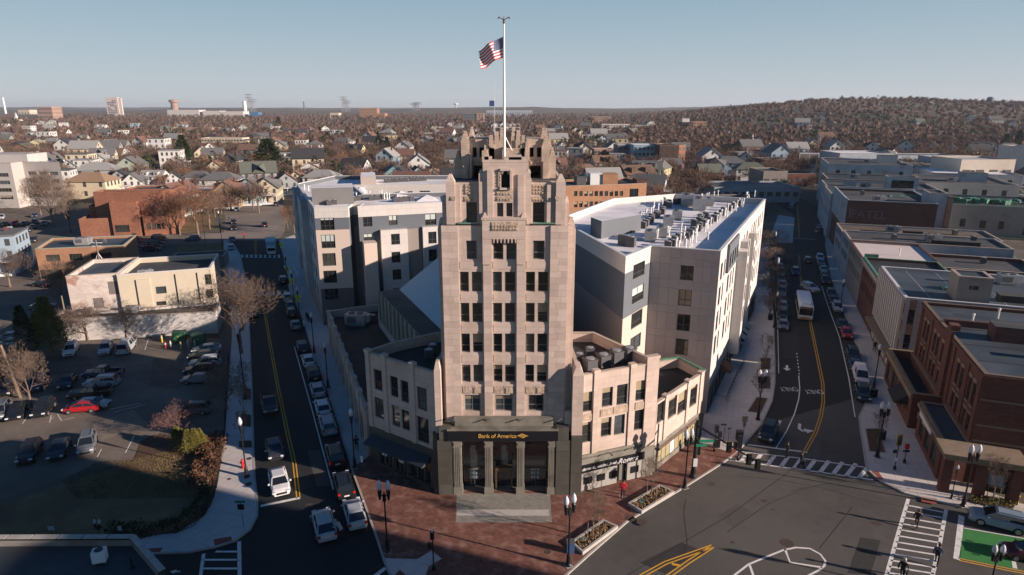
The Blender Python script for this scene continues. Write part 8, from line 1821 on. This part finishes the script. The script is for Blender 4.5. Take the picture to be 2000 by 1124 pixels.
# the far woods: everything beyond, thousands of small bare crowns, one object
rs=np.random.RandomState(4)
def blob(seed,n1,n2,rx,rz,zc):
    r=np.random.RandomState(seed); P=[[None]*n1 for _ in range(n2+1)]
    for j in range(n2+1):
        f=j/n2*1.75+.05
        for i in range(n1): a=i/n1*6.283; k=1+r.uniform(-.16,.16); P[j][i]=(math.cos(a)*math.sin(f)*rx*k,math.sin(a)*math.sin(f)*rx*k,zc+math.cos(f)*rz*k)
    t=[]
    for j in range(n2):
        for i in range(n1): q=(i+1)%n1; t.append((P[j][i],P[j+1][i],P[j+1][q])); t.append((P[j][i],P[j+1][q],P[j][q]))
    return np.array(t)
protoA=[np.concatenate([soup(100+i,230,4.0,4.7,5.4,1.5,.17,.15),soup(160+i,50,2.6,3.2,4.6,2.4,.3,.1)]) for i in range(6)]; protoB=[np.concatenate([blob(i+9,5,2,2.9,3.0,4.6),soup(200+i,108,4.3,4.6,5.2,1.15,.37,.4)]) for i in range(6)]; protoP=[]
for i in range(3):
    n=60; r=np.random.RandomState(i); h=r.rand(n); a=r.rand(n)*6.28; ra=2.6*(1-h)**.8; c=np.stack([ra*np.cos(a),ra*np.sin(a),1+10*h],1); t_=np.stack([np.cos(a),np.sin(a),-.2+0*a],1)*1.6; s=np.cross(t_,r.normal(size=(n,3))); s/=np.linalg.norm(s,axis=1)[:,None]; protoP.append(np.stack([c-s*.7,c+s*.7,c+t_+[0,0,.4]],1))
outA=[];outP=[]
occ=np.array([(a,b,c) for a,b,c in OCC]); ipts=np.array(pts)
Y=235.
while Y<3400:
    st=max(8.5,Y*.0145); n=int(1.72*Y/st)
    for i in range(n):
        X=-.86*Y+i*st+rs.uniform(-.5,.5)*st; y=Y+rs.uniform(-.5,.5)*st
        if not inview(X,y): continue
        if y<Y_IND+20:
            if blocked(X,y,3.) or ((ipts[:,0]-X)**2+(ipts[:,1]-y)**2<36).any() or rs.rand()<.18: continue
        else:
            if ((occ[:,0]-X)**2+(occ[:,1]-y)**2<(occ[:,2]*.8+2)**2).any(): continue
            # keep the ground in front of houses and landmarks open
            fr_=(np.abs(occ[:,0]-X*occ[:,1]/y)<occ[:,2]*.8)&(occ[:,1]-y>0)&(occ[:,1]-y<np.minimum(16,occ[:,2]*2)+y*.012)
            if fr_.any() and rs.rand()<.85: continue
            if rs.rand()<.12+.10*math.sin(X*.013)*math.sin(y*.011): continue
        pn=(noise.noise(Vector((X/130,y/130,0)))>.33 and rs.rand()<.6) or rs.rand()<.025
        p=(protoP[rs.randint(3)] if pn else (protoA if y<620 else protoB)[rs.randint(6)]); a=rs.rand()*6.28; c_,s_=math.cos(a),math.sin(a); k=(rs.uniform(.6,1.3) if y<620 else rs.uniform(.5,1.45))*(1 if y<1500 else 1.15)
        if pn: k*=.9
        q=p*np.array([k*rs.uniform(.9,1.25),k*rs.uniform(.9,1.25),k]); q=q@np.array([[c_,s_,0],[-s_,c_,0],[0,0,1]]); q=q+np.array([X,y,hgt(X,y)-.4]); (outP if pn else outA).append(q)
    Y+=st*(.95 if Y<1500 else 1.25)
A=np.concatenate(outA); o=link('far_woods',tri_mesh('far_woods',A,twig_far)); tag(o,'brown grey bare woods filling the town and hills to the horizon','woods',kind='stuff')
A2=np.concatenate(outP); o=link('far_evergreens',tri_mesh('far_evergreens',A2,pine)); tag(o,'dark evergreen clumps scattered through the bare far woods','woods',kind='stuff')
print('soup tris',len(A),len(A2))
# ---------------------------------------------------------------- air: thin even haze over the whole place
hz=MB(); hz.box(-13000,-400,-2,13000,13000,112); hm_=bpy.data.materials.new('haze'); hm_.use_nodes=True; hn=hm_.node_tree.nodes; hn.clear()
pv=hn.new('ShaderNodeVolumePrincipled'); pv.inputs['Color'].default_value=(.80,.88,1,1); pv.inputs['Density'].default_value=.00006; pv.inputs['Anisotropy'].default_value=.2; ou=hn.new('ShaderNodeOutputMaterial'); hm_.node_tree.links.new(pv.outputs[0],ou.inputs['Volume'])
o=hz.build('haze',hm_); o['kind']='stuff'; tag(o,'thin pale winter haze over the whole town','haze')
scn.cycles.volume_bounces=0
